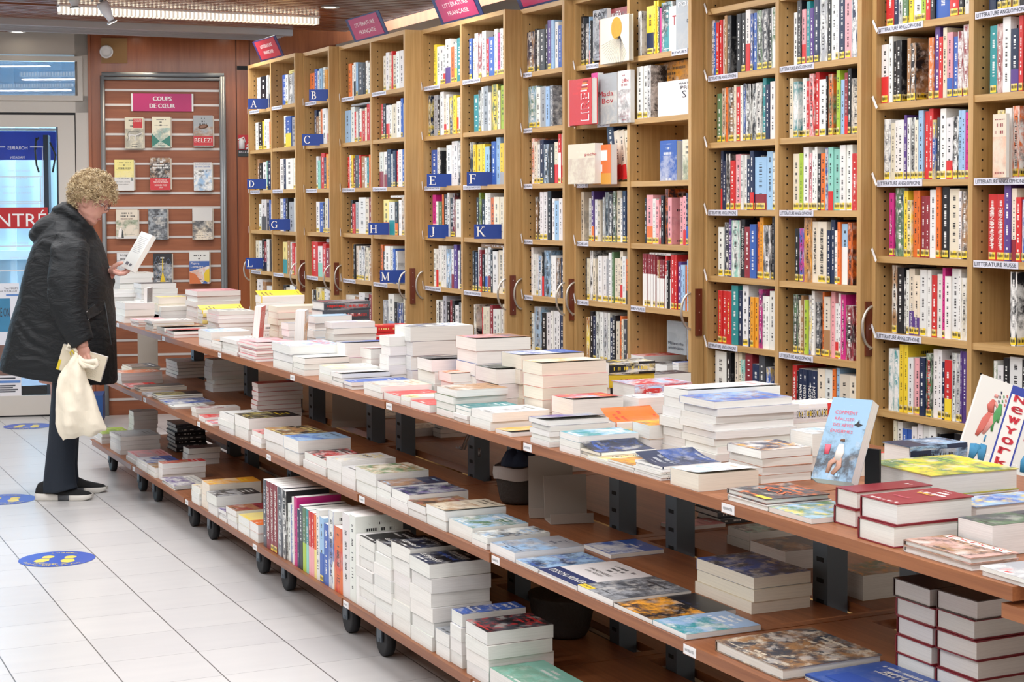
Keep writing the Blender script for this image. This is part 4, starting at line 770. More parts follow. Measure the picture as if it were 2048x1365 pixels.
# white labels TC: LARSON spines, Mustiks and other readable spines
def spine_text(k, b, t, i, s_, mat, frac=.8, hh=.55, v=.5, horizontal=False):
    for s in SHELF:
        if (s['k'], s['b'], s['t'], s['i']) == (k-1, b, t, i):
            lab_end = s; break
    else: return
    ob = None
    want = '%s from far end, %s shelf down%s, %s bookcase' % (ORD[i], ORD[t-(1 if k == 7 else 0)], ', far bay' if b == 0 else ', near bay', CN[k-1])
    for o in bpy.data.objects:
        if o.get('label', '').endswith(want): ob = o; break
    if ob is None: return
    m = MB(); text(m, s_, (-s['W']/2-.0022, -s['H']/2+s['H']*v, s['th']/2), (0, 1, 0), (0, 0, -1), s['H']*frac, s['th']*hh, 0, off=-.0008 if False else .0008)
    m.build('title_lettering', mat, ob)
LW = plain('ink_white', 'f0eee8', .5); LK = plain('ink_black', '1a1a1e', .5); LR = plain('ink_red', 'e0392f', .5); LY = plain('ink_yellow', 'f0cf40', .5)
for i in (2, 3, 4, 5): spine_text(7, 1, 6, i, 'ERIK LARSON', LW, .6, .62, .42)
for a in ((8, 0, 5, 7, 'Samuel Saeget Mustiks', LR, .8, .6), (8, 0, 4, 4, 'LUCINDA RILEY', LW, .36, .3, .3), (8, 0, 4, 5, 'LUCINDA RILEY', LW, .36, .3, .3), (7, 1, 5, 5, 'LE FESTIN', LW, .34, .6, .8), (8, 0, 2, 0, 'CHARLOTTE', LW, .7, .45),
          (7, 0, 5, 0, 'Tout le monde aime', LY, .7, .25), (7, 0, 5, 1, 'Colson', LY, .4, .3), (7, 0, 5, 2, 'Labsurde', LY, .6, .3), (7, 1, 4, 3, 'LES IDEALISTES', LK, .7, .35), (7, 1, 4, 4, 'LES IDEALISTES', LK, .7, .3), (7, 1, 1, 7, 'JANINE 1982', LK, .6, .5),
          (7, 0, 4, 4, 'LA LIGNE DU CHASSEUR', LW, .7, .4), (7, 1, 5, 13, 'ANNETT KOBAK  Le faire ne tombera pas', LW, .85, .4), (7, 1, 4, 5, 'LES NAUFRAGES DE LA NUIT', LW, .7, .4), (8, 0, 3, 0, 'Meghann', LW, .3, .4), (8, 1, 3, 0, 'AMOUR DERNIERE', LW, .6, .5), (8, 1, 3, 1, 'AMOUR DERNIERE', LW, .6, .5),
          (8, 0, 1, 1, 'Rupture', LK, .5, .4), (7, 1, 6, 0, 'LA SPLENDEUR', LW, .6, .5), (8, 0, 2, 10, 'Sandrine Cohen', LW, .5, .35), (7, 0, 3, 4, 'Rouge rubis', LW, .5, .4)): spine_text(*a)
# ---------------------------------------------------------------- blue letter plates
def letter_plate(ch, x0, x1, yt, yb, k, b, t):
    Xc = CX[k]-.03; zc = (PX((x0+x1)/2, yt, Xc).z+PX((x0+x1)/2, yb, Xc).z)/2; hgt = PX((x0+x1)/2, yt, Xc).z-PX((x0+x1)/2, yb, Xc).z
    p = PX((x0+x1)/2, (yt+yb)/2, Xc); dist = (p-EYE).dot(CF); w = (x1-x0)*dist/FPX/.93
    rz = math.atan2(-.56, .83); e_ = empty('letter_sign', (p.x, p.y, zc), rz)
    tag(e_, 'dark blue plate with a white capital letter %s standing on a shelf edge' % ch, 'sign', 'blue letter plates')
    m = MB(); n = 8; pts = []
    for i in range(n+1): a = i/n; pts.append((-w/2+w*a, .012*(1-math.cos((a-.0)*math.pi/1.2))*a))
    for i in range(n):
        (xa, ya), (xb, yb_) = pts[i], pts[i+1]; m.face([(xa, ya, -hgt/2), (xb, yb_, -hgt/2), (xb, yb_, hgt/2), (xa, ya, hgt/2)]); m.face([(xb, yb_+.002, -hgt/2), (xa, ya+.002, -hgt/2), (xa, ya+.002, hgt/2), (xb, yb_+.002, hgt/2)])
        m.face([(xa, ya, hgt/2), (xb, yb_, hgt/2), (xb, yb_+.002, hgt/2), (xa, ya+.002, hgt/2)])
    m.face([(-w/2, 0, -hgt/2), (-w/2, 0, hgt/2), (-w/2, .002, hgt/2), (-w/2, .002, -hgt/2)]); m.build('plate', plain('plate_blue', '123c90', .4), e_)
    m = MB(); serif_letter(m, ch, -w/2+w*.22, 0, hgt*.66); m.build('lettering', LW, e_)
def serif_letter(m, ch, cx, cz, h):
    """a roman capital built from strokes: thick and thin bars, bowls and serifs, facing -y"""
    y = -.0012; T_, t_ = h*.15, h*.055
    def bar(x0, z0, x1, z1, w):
        a, b = Vector((x0, y, z0)), Vector((x1, y, z1)); d = (b-a).normalized(); n = Vector((-d.z, 0, d.x))*w/2
        m.face([(p.x*h+cx if False else cx+p.x, p.y, cz+p.z) for p in (a-n, b-n, b+n, a+n)][::1]); 
    def B_(x0, z0, x1, z1, w=T_): bar(x0*h, z0*h, x1*h, z1*h, w)
    def S_(x, z, w=.3): B_(x-w/2, z, x+w/2, z, t_)
    def arc(cx_, cz_, rx, rz, a0, a1, w0=T_, n=12):
        for i in range(n):
            a, b = a0+(a1-a0)*i/n, a0+(a1-a0)*(i+1)/n; w = t_+(w0-t_)*abs(math.cos((a+b)/2))**1.2
            B_(cx_+rx*math.cos(a), cz_+rz*math.sin(a), cx_+rx*math.cos(b)+.01*(math.cos(b)-math.cos(a)), cz_+rz*math.sin(b), w)
    hp = math.pi/2
    if ch == 'A': B_(-.3, -.5, 0, .5, t_); B_(.0, .5, .32, -.5); B_(-.18, -.12, .18, -.12, t_); S_(-.32, -.48); S_(.34, -.48)
    if ch == 'B': B_(-.22, -.5, -.22, .5); S_(-.24, .48); S_(-.24, -.48); arc(-.15, .25, .3, .23, -hp, hp); arc(-.15, -.24, .38, .25, -hp, hp)
    if ch == 'C': arc(.04, 0, .4, .48, .7, 2*math.pi-.7, T_, 20); B_(.34, .5, .34, .2, t_)
    if ch == 'D': B_(-.28, -.5, -.28, .5); S_(-.3, .48); S_(-.3, -.48); arc(-.2, 0, .52, .48, -hp, hp, T_, 16)
    if ch in 'EFL':
        B_(-.2, -.5, -.2, .5); S_(-.22, .48, .34); S_(-.22, -.48, .34)
        if ch != 'L': B_(-.2, .48, .32, .48, t_); B_(.32, .5, .32, .28, t_); B_(-.2, .02, .18, .02, t_); B_(.18, .14, .18, -.1, t_)
        if ch != 'F': B_(-.2, -.48, .36, -.48, t_); B_(.37, -.5, .37, -.24, t_)
    if ch == 'G': arc(.04, 0, .42, .48, .7, 2*math.pi-.75, T_, 20); B_(.34, .5, .34, .2, t_); B_(.34, -.42, .34, -.04); S_(.32, -.04, .34)
    if ch == 'H': B_(-.3, -.5, -.3, .5); B_(.3, -.5, .3, .5); B_(-.3, .02, .3, .02, t_); [S_(a, b) for a in (-.3, .3) for b in (-.48, .48)]
    if ch == 'J': B_(.06, .5, .06, -.3); S_(.06, .48); arc(-.14, -.34, .2, .2, -hp*1.6, 0, T_, 8)
    if ch == 'K': B_(-.28, -.5, -.28, .5); S_(-.3, .48); S_(-.3, -.48); B_(-.24, -.04, .24, .48, t_); S_(.26, .48); B_(-.1, .1, .34, -.48); S_(.36, -.48)
    if ch == 'M': B_(-.36, -.5, -.36, .5, t_); B_(-.36, .5, 0, -.42); B_(0, -.42, .36, .5, t_); B_(.38, -.5, .38, .5); [S_(a, b, .22) for a in (-.38, .4) for b in (-.48, .48)]
for a in (('A', 497, 546, 197, 218, 0, 0, 0), ('B', 619, 663, 179, 202, 1, 0, 0), ('C', 605, 650, 268, 291, 1, 0, 1), ('D', 495, 535, 358, 378, 0, 0, 2), ('G', 540, 581, 439, 460, 0, 1, 3), ('H', 738, 782, 446, 470, 2, 1, 3), ('L', 492, 528, 516, 538, 0, 0, 4),
          ('M', 761, 807, 541, 566, 2, 1, 4), ('E', 855, 904, 348, 374, 3, 0, 2), ('F', 935, 986, 344, 372, 3, 1, 2), ('J', 857, 899, 450, 477, 3, 0, 3), ('K', 950, 1007, 449, 478, 3, 1, 3)): letter_plate(*a)
# ---------------------------------------------------------------- section signs leaning on the bookcase tops
def top_sign(cs, label, k, lines, colr):
    """cs = bottom-left px, bottom-right px, lean; the board stands on the front top edge and leans out over the aisle"""
    (xa, ya), (xb, yb), (xt, yt) = cs; X = CX[k]+.01; a, b = PX(xa, ya, X), PX(xb, yb, X); zb = 2.402; W = a.y-b.y
    tp = PX(xt, yt, X-.06); H = .135; ez = Vector((-.42, 0, .91)).normalized(); ex = Vector((0, -1, 0))
    e_ = empty('section_sign', (X-.006, (a.y+b.y)/2, zb)); tag(e_, label, 'sign', 'section signs on the bookcase tops')
    def Q(u, v, n=0): return ex*(u*W)+ez*(v*H)+ex.cross(ez)*n
    def sl(m, u0, u1, v0, v1, n0, n1, mi=0):
        q = [Q(*p) for p in ((u0, v0, n0), (u1, v0, n0), (u1, v1, n0), (u0, v1, n0), (u0, v0, n1), (u1, v0, n1), (u1, v1, n1), (u0, v1, n1))]
        for ids in ((3, 2, 1, 0), (4, 5, 6, 7), (0, 1, 5, 4), (1, 2, 6, 5), (2, 3, 7, 6), (3, 0, 4, 7)): m.face([q[i] for i in ids], mi)
    m = MB(); sl(m, -.5, .5, 0, 1, 0, .004); m.build('backing_board', plain('navy_board', '232a5c', .3), e_, label='navy backing board')
    m = MB(); sl(m, -.42, .42, .07, .95, .004, .006); m.build('paper_sheet', plain('sheet_'+colr, colr, .35), e_)
    m = MB()
    for s_, v, w in lines: text(m, s_, Q(0, v, .0062), ex, ez, W*w, H*.2)
    m.build('lettering', LW, e_)
FR = [('LITTÉRATURE', .68, .58), ('FRANÇAISE', .32, .48)]
top_sign(((525, 120), (571, 110), (515, 91)), 'small red section sign with a light reflection on the far-end bookcase', 0, [('LITTÉRATURE', .68, .5), ('FRANÇAISE', .34, .4)], 'b3303c')
top_sign(((713, 85), (780, 72), (698, 50)), 'whole pink-red sign LITTÉRATURE FRANÇAISE on the bookcase with letters H and M', 2, FR, 'b9305e')
top_sign(((887, 48), (971, 31), (873, 12)), 'pink-red sign LITTÉRATURE FRANÇAISE with glare on the bookcase with letters E and F', 3, FR, 'b9305e')
top_sign(((1045, 18), (1150, -6), (1032, -10)), 'pink-red section sign cut by the upper picture edge on the narrow bookcase', 4, FR, 'b9305e')
# ================================================================ DISPLAY TABLES ON CASTERS
ST = [9.60, 8.53, 7.47, 6.37, 5.32, 4.25, 3.20, 2.25]; XC = 2.45
LV = {'u': (.825, 2.03), 'm': (.515, 1.93), 'l': (.165, 1.87)}; LNAME = {'u': 'upper board', 'm': 'middle board', 'l': 'lowest board'}
GL = ['book display table at the far end of the row, where the reader stands', 'book display table second from the far end', 'book display table third from the far end, beside the low row of uprights', 'book display table with the low row of standing books',
      'book display table over the tall navy paperback stacks', 'book display table with the wicker baskets', 'book display table at the near end, with the dark red bibles']
SLOT = plain('slot_dark', '0c0d0f', .8)
for g in range(7):
    ya, yb = ST[g]-.003, ST[g+1]+.003; e_ = empty('display_table', (XC, (ya+yb)/2, 0)); tag(e_, GL[g], 'display table', 'rolling book display tables'); hy = (ya-yb)/2
    for lv, (z, xf) in LV.items():
        zz = z - (.0 if lv != 'u' or g < 6 else 0)
        m = MB(); j = ((g*7) % 3-1)*.004
        if lv == 'u': m.box(xf-XC+j, 2.87-XC, -hy, hy, zz-.026, zz)
        else: m.box(xf-XC+j, 2.415-XC, -hy, hy, zz-.026, zz); m.box(2.49-XC, 2.95-XC, -hy, hy, zz-.026, zz); m.box(2.415-XC, 2.49-XC, -hy, -hy+.04, zz-.026, zz); m.box(2.415-XC, 2.49-XC, hy-.04, hy, zz-.026, zz)
        b = m.build('board', CHERRY, e_)
        m = MB(); yl = hy-.004; m.box(xf-XC+j-.0015, xf-XC+j, yl-.052, yl, zz-.024, zz-.003); text(m, 'NOUVEAUTES', (xf-XC+j-.0017, yl-.026, zz-.0135), (0, -1, 0), (0, 0, 1), .036, .006, 1); m.build('shelf_label', [WHITE, INKM], b, label='small white price label')
    for s_ in (-1, 1):
        yc = s_*(hy-.165); m = MB(); m.box(-.03, .03, yc-.03, yc+.03, .10, .825-.027)
        z = .2
        while z < .78: m.box(-.0308, -.0300, yc-.014, yc+.014, z, z+.011, 1); m.box(-.014, .014, yc-.0308, yc-.03, z+.02, z+.03, 1) if False else None; z += .052
        m.build('upright_post', [POST, SLOT], e_)
        for x_ in (-.49, .42):
            cst = MB(); rw = .058; yy = s_*(hy-.165)
            cst.ring_loft([[(x_+w_, yy+r*math.cos(a), rw+.001+r*math.sin(a)) for a in [i*math.pi/12 for i in range(24)]] for w_, r in ((-.016, rw*.8), (-.014, rw), (.014, rw), (.016, rw*.8))], 0)
            o = cst.build('caster_wheel', BLACK, e_); m = MB(); m.box(x_-.024, x_-.019, yy-.02, yy+.02, .05, .137); m.box(x_+.019, x_+.024, yy-.02, yy+.02, .05, .137); m.box(x_-.03, x_+.03, yy-.03, yy+.03, .132, .1388); m.tube([(x_-.028, yy, .056), (x_+.028, yy, .056)], .007, 8); m.build('fork', POST, o)
    m = MB(); m.box(-.02, .02, -hy+.1, hy-.1, .105, .138); m.build('bottom_rail', POST, e_)
# near-end extra board seen at the picture corner, belonging to the next, lower table
p = P(2003, 1206, .79); e_ = tag(empty('side_table', (p.x+.35, p.y-.35, 0)), 'brown table corner cut by the right picture edge, near the thick red books', 'table')
m = MB(); m.box(-.35, .35, -.35, .35, .764, .79); m.build('board', CHERRY, e_)
for sx_ in (.3,):
    for sy_ in (-.3, .1): m = MB(); m.box(sx_-.02, sx_+.02, sy_-.02, sy_+.02, 0, .764); m.build('leg', POST, e_)
# ---------------------------------------------------------------- piles of lying books
# level, place (X of the near corner, or the pixel row of its foot), corner x, left x, right x, top y of corner, books, colours: cover picture ink, picture amount, lower covers, curl, what it looks like
U, M_, L_ = 'u', 'm', 'l'
PILES = [
(U, 2.05, 248, 227, 287, 607, 3, 'wgk', .3, 'ws', 0, 'dark printed white paperback'), (U, 2.05, 276, 261, 290, 641, 3, 'pwr', .3, 'wrw', 0, 'small pinkish paperback'), (U, 2.05, 305, 290, 389, 643, 4, 'wwk', 0, 'wyw', 0, 'plain white paperback'),
(U, 2.05, 330, 313, 419, 655, 2, 'Bkc', .5, 'w', .008, 'brown covered paperback'), (U, 2.045, 348, 330, 397, 662, 2, 'rrw', 0, 'r', .010, 'white paperback with red cover'), (U, 2.045, 422, 397, 503, 665, 2, 'wlb', .6, 'w', 0, 'white paperback with blue lettering'),
(U, 2.045, 442, 422, 516, 683, 3, 'Bwr', .3, 'w', .006, 'thin white paperback'), (U, 2.045, 474, 442, 543, 682, 4, 'wrk', .2, 'w', 0, 'white paperback'), (U, 2.045, 512, 474, 576, 686, 7, 'pwr', .2, 'rp', .004, 'thin white paperback with red edges'),
(U, 2.045, 584, 543, 691, 693, 3, 'wlr', .9, 'wk', 0, 'red and blue pictured paperback'), (U, 2.045, 608, 585, 717, 717, 3, 'wwr', .1, 'wkw', .004, 'thick white paperback'), (U, 2.045, 665, 637, 773, 738, 2, 'wYk', .4, 'w', 0, 'white paperback with yellow foot'),
(U, 2.04, 685, 662, 791, 747, 3, 'wpk', .25, 'wkw', .006, 'white paperback with pink drawing'), (U, 2.045, 704, 685, 825, 765, 2, 'bbw', .1, 'r', 0, 'blue covered paperback'), (U, 2.04, 764, 727, 875, 774, 2, 'csB', .7, 'w', 0, 'beige pictured paperback'),
(U, 2.045, 800, 763, 860, 793, 1, 'rrw', .2, 'w', 0, 'thin red paperback'), (U, 2.045, 821, 798, 872, 796, 2, 'wYk', .8, 'w', 0, 'white paperback with dark picture'), (U, 2.04, 859, 820, 905, 811, 1, 'rrw', .2, 'w', 0, 'thick paperback with red cover'),
(U, 2.05, 910, 872, 1034, 781, 4, 'Bwk', .4, 'wG', 0, 'paperback with brown and white cover'), (U, 2.045, 937, 902, 1025, 817, 4, 'tkw', .3, 'w', 0, 'teal covered paperback'), (U, 2.04, 981, 939, 1133, 827, 2, 'wsk', .7, 'w', 0, 'very thick paperback with white cover'),
(U, 2.04, 1023, 990, 1075, 864, 1, 'OwB', .2, 'w', .006, 'paperback with a yellow flap'), (U, 2.045, 1098, 1060, 1222, 839, 5, 'svb', .7, 'w', .010, 'paperback with violet grey cover'), (U, 2.045, 1160, 1119, 1279, 874, 3, 'ltw', .8, 'w', 0, 'bright blue pictured paperback'),
(U, 2.045, 1201, 1159, 1316, 900, 3, 'nkb', .8, 'wc', .016, 'black and blue paperback with curling cover'), (U, 2.04, 1213, 1172, 1290, 927, 2, 'wyl', .5, 'w', 0, 'white and yellow paperback'), (U, 2.04, 1267, 1213, 1330, 932, 3, 'OkB', .8, 'w', 0, 'paperback with orange picture'),
(U, 2.04, 1321, 1267, 1443, 924, 5, 'nbs', .4, 'w', .020, 'paperback with dark blue curling cover'), (U, 2.04, 1397, 1339, 1521, 947, 1, 'wlB', .7, 'c', .006, 'thick cream-edged paperback'),
(U, 2.045, 1535, 1453, 1643, 1000, 2, 'gko', .8, 'w', 0, 'hardback with orange lettering SOS'), (U, 2.045, 1623, 1511, 1690, 1048, 1, 'lGy', .9, 'w', 0, 'green and blue magazine'),
(U, 2.1, 1710, 1644, 1872, 985, 2, 'RRw', 0, 'R', 0, 'thick dark red hardback'), (U, 2.045, 1788, 1714, 1947, 1009, 2, 'RRw', 0, 'R', 0, 'thick dark red hardback with gold lettering'),
(U, 2.045, 1943, 1805, 2120, 1116, 2, 'Bqk', 1, 'w', 0, 'large crowded orange pictured book'), (U, 2.04, 2060, 1962, 2180, 1160, 2, 'swr', .6, 'w', 0, 'flat book with red and white cover'),
# second and third rows of the upper boards
(U, 2.42, 240, 226, 307, 547, 6, 'wwk', 0, 'w', 0, 'plain white paperback'), (U, 2.3, 228, 219, 268, 581, 5, 'wwk', 0, 'w', 0, 'white paperback by the dark coat'), (U, 2.42, 282, 268, 355, 568, 5, 'gks', .7, 'w', 0, 'paperback with dark grey cover'), (U, 2.3, 317, 306, 362, 595, 3, 'Ywy', .3, 'wcy', 0, 'white paperback with yellow edge'),
(U, 2.3, 322, 307, 372, 614, 3, 'wwk', 0, 'w', 0, 'white paperback'), (U, 2.42, 394, 363, 482, 583, 6, 'pwR', .2, 'w', 0, 'white paperback with dull pink cover'), (U, 2.3, 405, 398, 494, 616, 6, 'yyk', 0, 'wY', .022, 'paperback with bright yellow lifted cover'),
(U, 2.3, 439, 414, 511, 624, 6, 'wgk', .3, 'wp', 0, 'white paperback with grey cover'), (U, 2.42, 522, 511, 609, 587, 6, 'yyk', 0, 'w', .022, 'paperback with yellow lifted cover, on a tall pile'), (U, 2.3, 556, 537, 656, 614, 7, 'cwp', .2, 'cp', 0, 'cream white paperback'),
(U, 2.235, 578, 565, 606, 647, 5, 'swk', .1, 'w', 0, 'short white paperback'), (U, 2.42, 646, 623, 740, 605, 6, 'gsr', .5, 'g', 0, 'dark grey hardback lettered LES PARTISANS'), (U, 2.3, 630, 612, 690, 633, 6, 'lww', .2, 'wl', 0, 'white paperback under pale blue cover'),
(U, 2.3, 665, 650, 760, 646, 7, 'wby', .4, 'ws', 0, 'white journal with blue and yellow cover'), (U, 2.235, 692, 668, 779, 686, 2, 'bsn', .5, 'p', .004, 'paperback with steel blue cover'), (U, 2.235, 742, 722, 790, 698, 3, 'pwk', .5, 'w', .004, 'thin paperback with rosy cover'),
(U, 2.5, 745, 735, 795, 652, 5, 'rrY', 0, 'r', 0, 'red spined hardback'), (U, 2.235, 779, 776, 815, 674, 5, 'wwk', 0, 'w', 0, 'small white paperback beside the tall pile'), (U, 2.3, 824, 791, 952, 655, 4, 'wgb', .7, 'wv', 0, 'very thick paperback with printed top'),
(U, 2.235, 868, 836, 925, 719, 3, 'kgs', .5, 'w', .006, 'paperback with black cover'), (U, 2.235, 905, 878, 960, 747, 3, 'owr', .4, 'w', .003, 'paperback with orange cover'), (U, 2.3, 952, 909, 1062, 677, 5, 'Bpb', .6, 'bw', .004, 'thick paperback with brown and blue cover'),
(U, 2.235, 998, 952, 1048, 738, 3, 'kGs', .4, 'w', .006, 'paperback with dark green cover'), (U, 2.3, 1045, 1004, 1173, 710, 4, 'bwl', .7, 'c', .003, 'thick paperback with blue white picture'), (U, 2.235, 1084, 1046, 1218, 726, 5, 'cOw', .5, 'wpo', .004, 'thick paperback with cream cover'),
(U, 2.235, 1148, 1103, 1236, 799, 2, 'rly', .7, 'w', .006, 'paperback with red, yellow and blue cover'), (U, 2.42, 1285, 1236, 1375, 800, 2, 'wsn', .3, 'w', 0, 'white book with a grey pen drawing'), (U, 2.3, 1235, 1217, 1330, 833, 2, 'oor', .2, 'Y', .030, 'paperback with orange-red lifted cover'),
(U, 2.235, 1300, 1281, 1330, 851, 2, 'oyG', .5, 'w', 0, 'small white book with orange corner'), (U, 2.48, 1275, 1225, 1392, 771, 2, 'rlw', .9, 'q', 0, 'book with red and blue cover and pink spine'), (U, 2.55, 1218, 1203, 1241, 726, 4, 'kwy', .6, 'ky', 0, 'black and white book with yellow label'),
(U, 2.7, 1262, 1240, 1385, 752, 1, 'kgs', .7, 'k', 0, 'flat dark book by the bookcases'), (U, 2.25, 1431, 1361, 1594, 804, 9, 'lbB', .8, 'w', 0, 'thick paperback with blue grey cover'), (U, 2.27, 1375, 1317, 1560, 780, 7, 'wcr', .1, 'w', .004, 'thick paperback with white cover'),
(U, 2.23, 1522, 1454, 1640, 901, 4, 'wnO', .9, 'wo', 0, 'paperback with white and navy cover'), (U, 2.5, 1585, 1560, 1668, 812, 3, 'wwy', .3, 'Rw', 0, 'passport guide with red and white spine'), (U, 2.38, 1625, 1590, 1668, 868, 2, 'lwk', .8, 'w', 0, 'flat book with pale blue mixed cover'),
(U, 2.3, 1863, 1730, 2039, 953, 2, 'GyL', 1, 'w', 0, 'large book with green and yellow landscape'), (U, 2.46, 1817, 1765, 1920, 895, 2, 'nlk', .7, 'n', 0, 'book with dark blue spine and pale picture'), (U, 2.28, 1952, 1897, 2140, 1014, 1, 'lby', 1, 'w', 0, 'large book with blue floral picture'),
(U, 2.16, 1985, 1920, 2150, 1052, 1, 'gGk', .5, 'k', 0, 'dark flat book below the blue floral one'), (U, 2.42, 1660, 1640, 1730, 915, 1, 'rwk', .4, 'w', 0, 'flat red and white book behind the standing one'),
# middle boards
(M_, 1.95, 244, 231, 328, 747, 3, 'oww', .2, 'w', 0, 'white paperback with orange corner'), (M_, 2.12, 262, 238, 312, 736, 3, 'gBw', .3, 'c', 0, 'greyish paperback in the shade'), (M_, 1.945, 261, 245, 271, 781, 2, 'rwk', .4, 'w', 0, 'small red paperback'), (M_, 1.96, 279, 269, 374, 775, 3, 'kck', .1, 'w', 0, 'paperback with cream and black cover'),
(M_, 1.945, 295, 283, 305, 798, 1, 'swk', .2, 'w', 0, 'small grey paperback'), (M_, 1.96, 319, 305, 410, 792, 3, 'kYk', .4, 'Yk', 0, 'paperback with black and pale yellow cover'), (M_, 1.95, 340, 319, 431, 811, 3, 'wbn', .8, 'w', 0, 'paperback with white and blue cover'), (M_, 1.94, 348, 337, 389, 817, 4, 'wwk', 0, 'w', 0, 'thin white paperback'),
(M_, 1.96, 394, 385, 485, 819, 2, 'wRs', .6, 'w', 0, 'paperback with white and wine red cover'), (M_, 1.945, 410, 397, 467, 836, 2, 'rwk', .5, 'w', 0, 'paperback with crimson cover'), (M_, 1.94, 424, 410, 445, 849, 2, 'rwl', .6, 'w', 0, 'small paperback with pink picture'), (M_, 1.945, 467, 438, 480, 835, 3, 'wwk', 0, 'w', 0, 'plain white paperback'),
(M_, 1.95, 496, 467, 604, 838, 2, 'kYy', .3, 'w', 0, 'thick paperback with black and yellow cover'), (M_, 1.94, 522, 501, 534, 869, 3, 'rwk', .3, 'w', 0, 'white paperback with red corner'), (M_, 1.95, 569, 531, 659, 871, 2, 'kBY', .9, 'w', 0, 'thick paperback with black brown cover'), (M_, 1.94, 598, 569, 707, 882, 2, 'lbk', .5, 'w', 0, 'thick paperback with pale blue cover'),
(M_, 1.945, 651, 598, 716, 922, 2, 'krw', .8, 'w', 0, 'paperback with black, red and white cover'), (M_, 1.94, 682, 654, 793, 924, 2, 'wsy', .4, 'w', 0, 'paperback with white cover and grey print'), (M_, 1.94, 710, 681, 725, 944, 2, 'wsk', .3, 'w', 0, 'white paperback half under the landscape one'), (M_, 1.94, 751, 712, 861, 948, 2, 'GcB', 1, 'w', 0, 'thick paperback with dark landscape painting'),
(M_, 1.94, 780, 747, 896, 973, 3, 'nBl', .5, 'w', 0, 'navy paperback with face picture'), (M_, 1.94, 816, 780, 935, 991, 2, 'nsv', .9, 'w', 0, 'paperback with violet and black cover'), (M_, 1.94, 853, 814, 959, 1014, 2, 'kBR', .8, 'w', .003, 'paperback with black and dark red cover'), (M_, 1.94, 892, 853, 1017, 1022, 2, 'cBk', .5, 'w', .004, 'paperback with tan flowered cover'),
(M_, 1.945, 945, 893, 1060, 1057, 1, 'lGw', .9, 'w', 0, 'paperback with blue sky drawing'), (M_, 1.94, 973, 922, 1101, 1077, 2, 'wkl', .9, 'w', 0, 'paperback with rocks, red spot and sky'), (M_, 1.94, 1029, 980, 1174, 1106, 1, 'sln', .7, 'w', 0, 'thick paperback with misty cover'), (M_, 1.94, 1075, 1031, 1213, 1143, 2, 'nlb', .8, 'w', 0, 'paperback with navy and ice blue cover'),
(M_, 1.94, 1154, 1075, 1315, 1174, 1, 'wwk', 0, 'w', 0, 'thick white hardback with navy strip lettered TESSON MUNIER'), (M_, 1.94, 1225, 1154, 1385, 1201, 1, 'gsk', .9, 'w', 0, 'grey photo book with yellow sticker'), (M_, 1.94, 1305, 1227, 1475, 1242, 1, 'kOn', .6, 'w', 0, 'book with orange sunset and black silhouettes'), (M_, 1.94, 1373, 1305, 1522, 1270, 1, 'ltw', .7, 'w', 0, 'book with ice blue cover'),
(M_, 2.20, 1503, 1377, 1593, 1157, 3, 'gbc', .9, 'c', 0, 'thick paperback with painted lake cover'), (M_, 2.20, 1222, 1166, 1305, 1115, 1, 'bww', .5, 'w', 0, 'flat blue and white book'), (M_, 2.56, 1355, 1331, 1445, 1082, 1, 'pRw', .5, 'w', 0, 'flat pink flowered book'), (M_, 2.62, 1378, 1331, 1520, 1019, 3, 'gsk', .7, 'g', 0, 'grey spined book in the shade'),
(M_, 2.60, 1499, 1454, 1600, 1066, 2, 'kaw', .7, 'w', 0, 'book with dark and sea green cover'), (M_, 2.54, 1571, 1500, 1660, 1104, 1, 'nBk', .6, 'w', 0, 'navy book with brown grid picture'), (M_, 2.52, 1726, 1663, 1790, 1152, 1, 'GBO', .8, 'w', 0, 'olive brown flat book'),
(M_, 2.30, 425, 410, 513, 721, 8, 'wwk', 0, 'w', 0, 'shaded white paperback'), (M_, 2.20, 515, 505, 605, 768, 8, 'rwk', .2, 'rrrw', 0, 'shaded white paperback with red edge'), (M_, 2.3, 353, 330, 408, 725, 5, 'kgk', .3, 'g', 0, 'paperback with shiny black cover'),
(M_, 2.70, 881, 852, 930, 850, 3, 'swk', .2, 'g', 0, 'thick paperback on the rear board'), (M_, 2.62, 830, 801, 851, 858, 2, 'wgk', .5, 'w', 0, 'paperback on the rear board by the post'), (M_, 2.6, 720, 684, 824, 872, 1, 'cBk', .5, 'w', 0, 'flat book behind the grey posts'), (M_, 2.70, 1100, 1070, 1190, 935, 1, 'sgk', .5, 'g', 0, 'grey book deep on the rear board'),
(M_, 1.95, 1565, 1422, 1769, 1339, 1, 'gBc', 1, 'G', 0, 'large book with brown children picture'), (M_, 2.0, 1740, 1579, 1935, 1412, 2, 'bbw', .1, 'w', 0, 'large blue book lettered AU LIT'), (M_, 2.21, 1868, 1792, 2050, 1180, 5, 'DDk', 0, 'R', 0, 'thick bible with brown-red cover'), (M_, 2.21, 1951, 1871, 2125, 1203, 5, 'DDk', 0, 'R', 0, 'thick bible with blackish brown cover'),
# lowest boards
(L_, 1.885, 203, 184, 215, 869, 3, 'LGw', .4, 'w', 0, 'small paperback with olive cover'), (L_, 1.95, 228, 219, 316, 827, 7, 'gkk', .3, 'w', 0, 'white paperback with dark grey cover'), (L_, 1.89, 240, 217, 321, 875, 4, 'swk', .1, 'w', 0, 'greyish white paperback'), (L_, 1.885, 274, 246, 343, 916, 2, 'psr', .4, 'w', 0, 'paperback with pale pink cover'), (L_, 1.88, 293, 272, 340, 928, 3, 'bwk', .5, 'w', 0, 'paperback with blue stripe cover'),
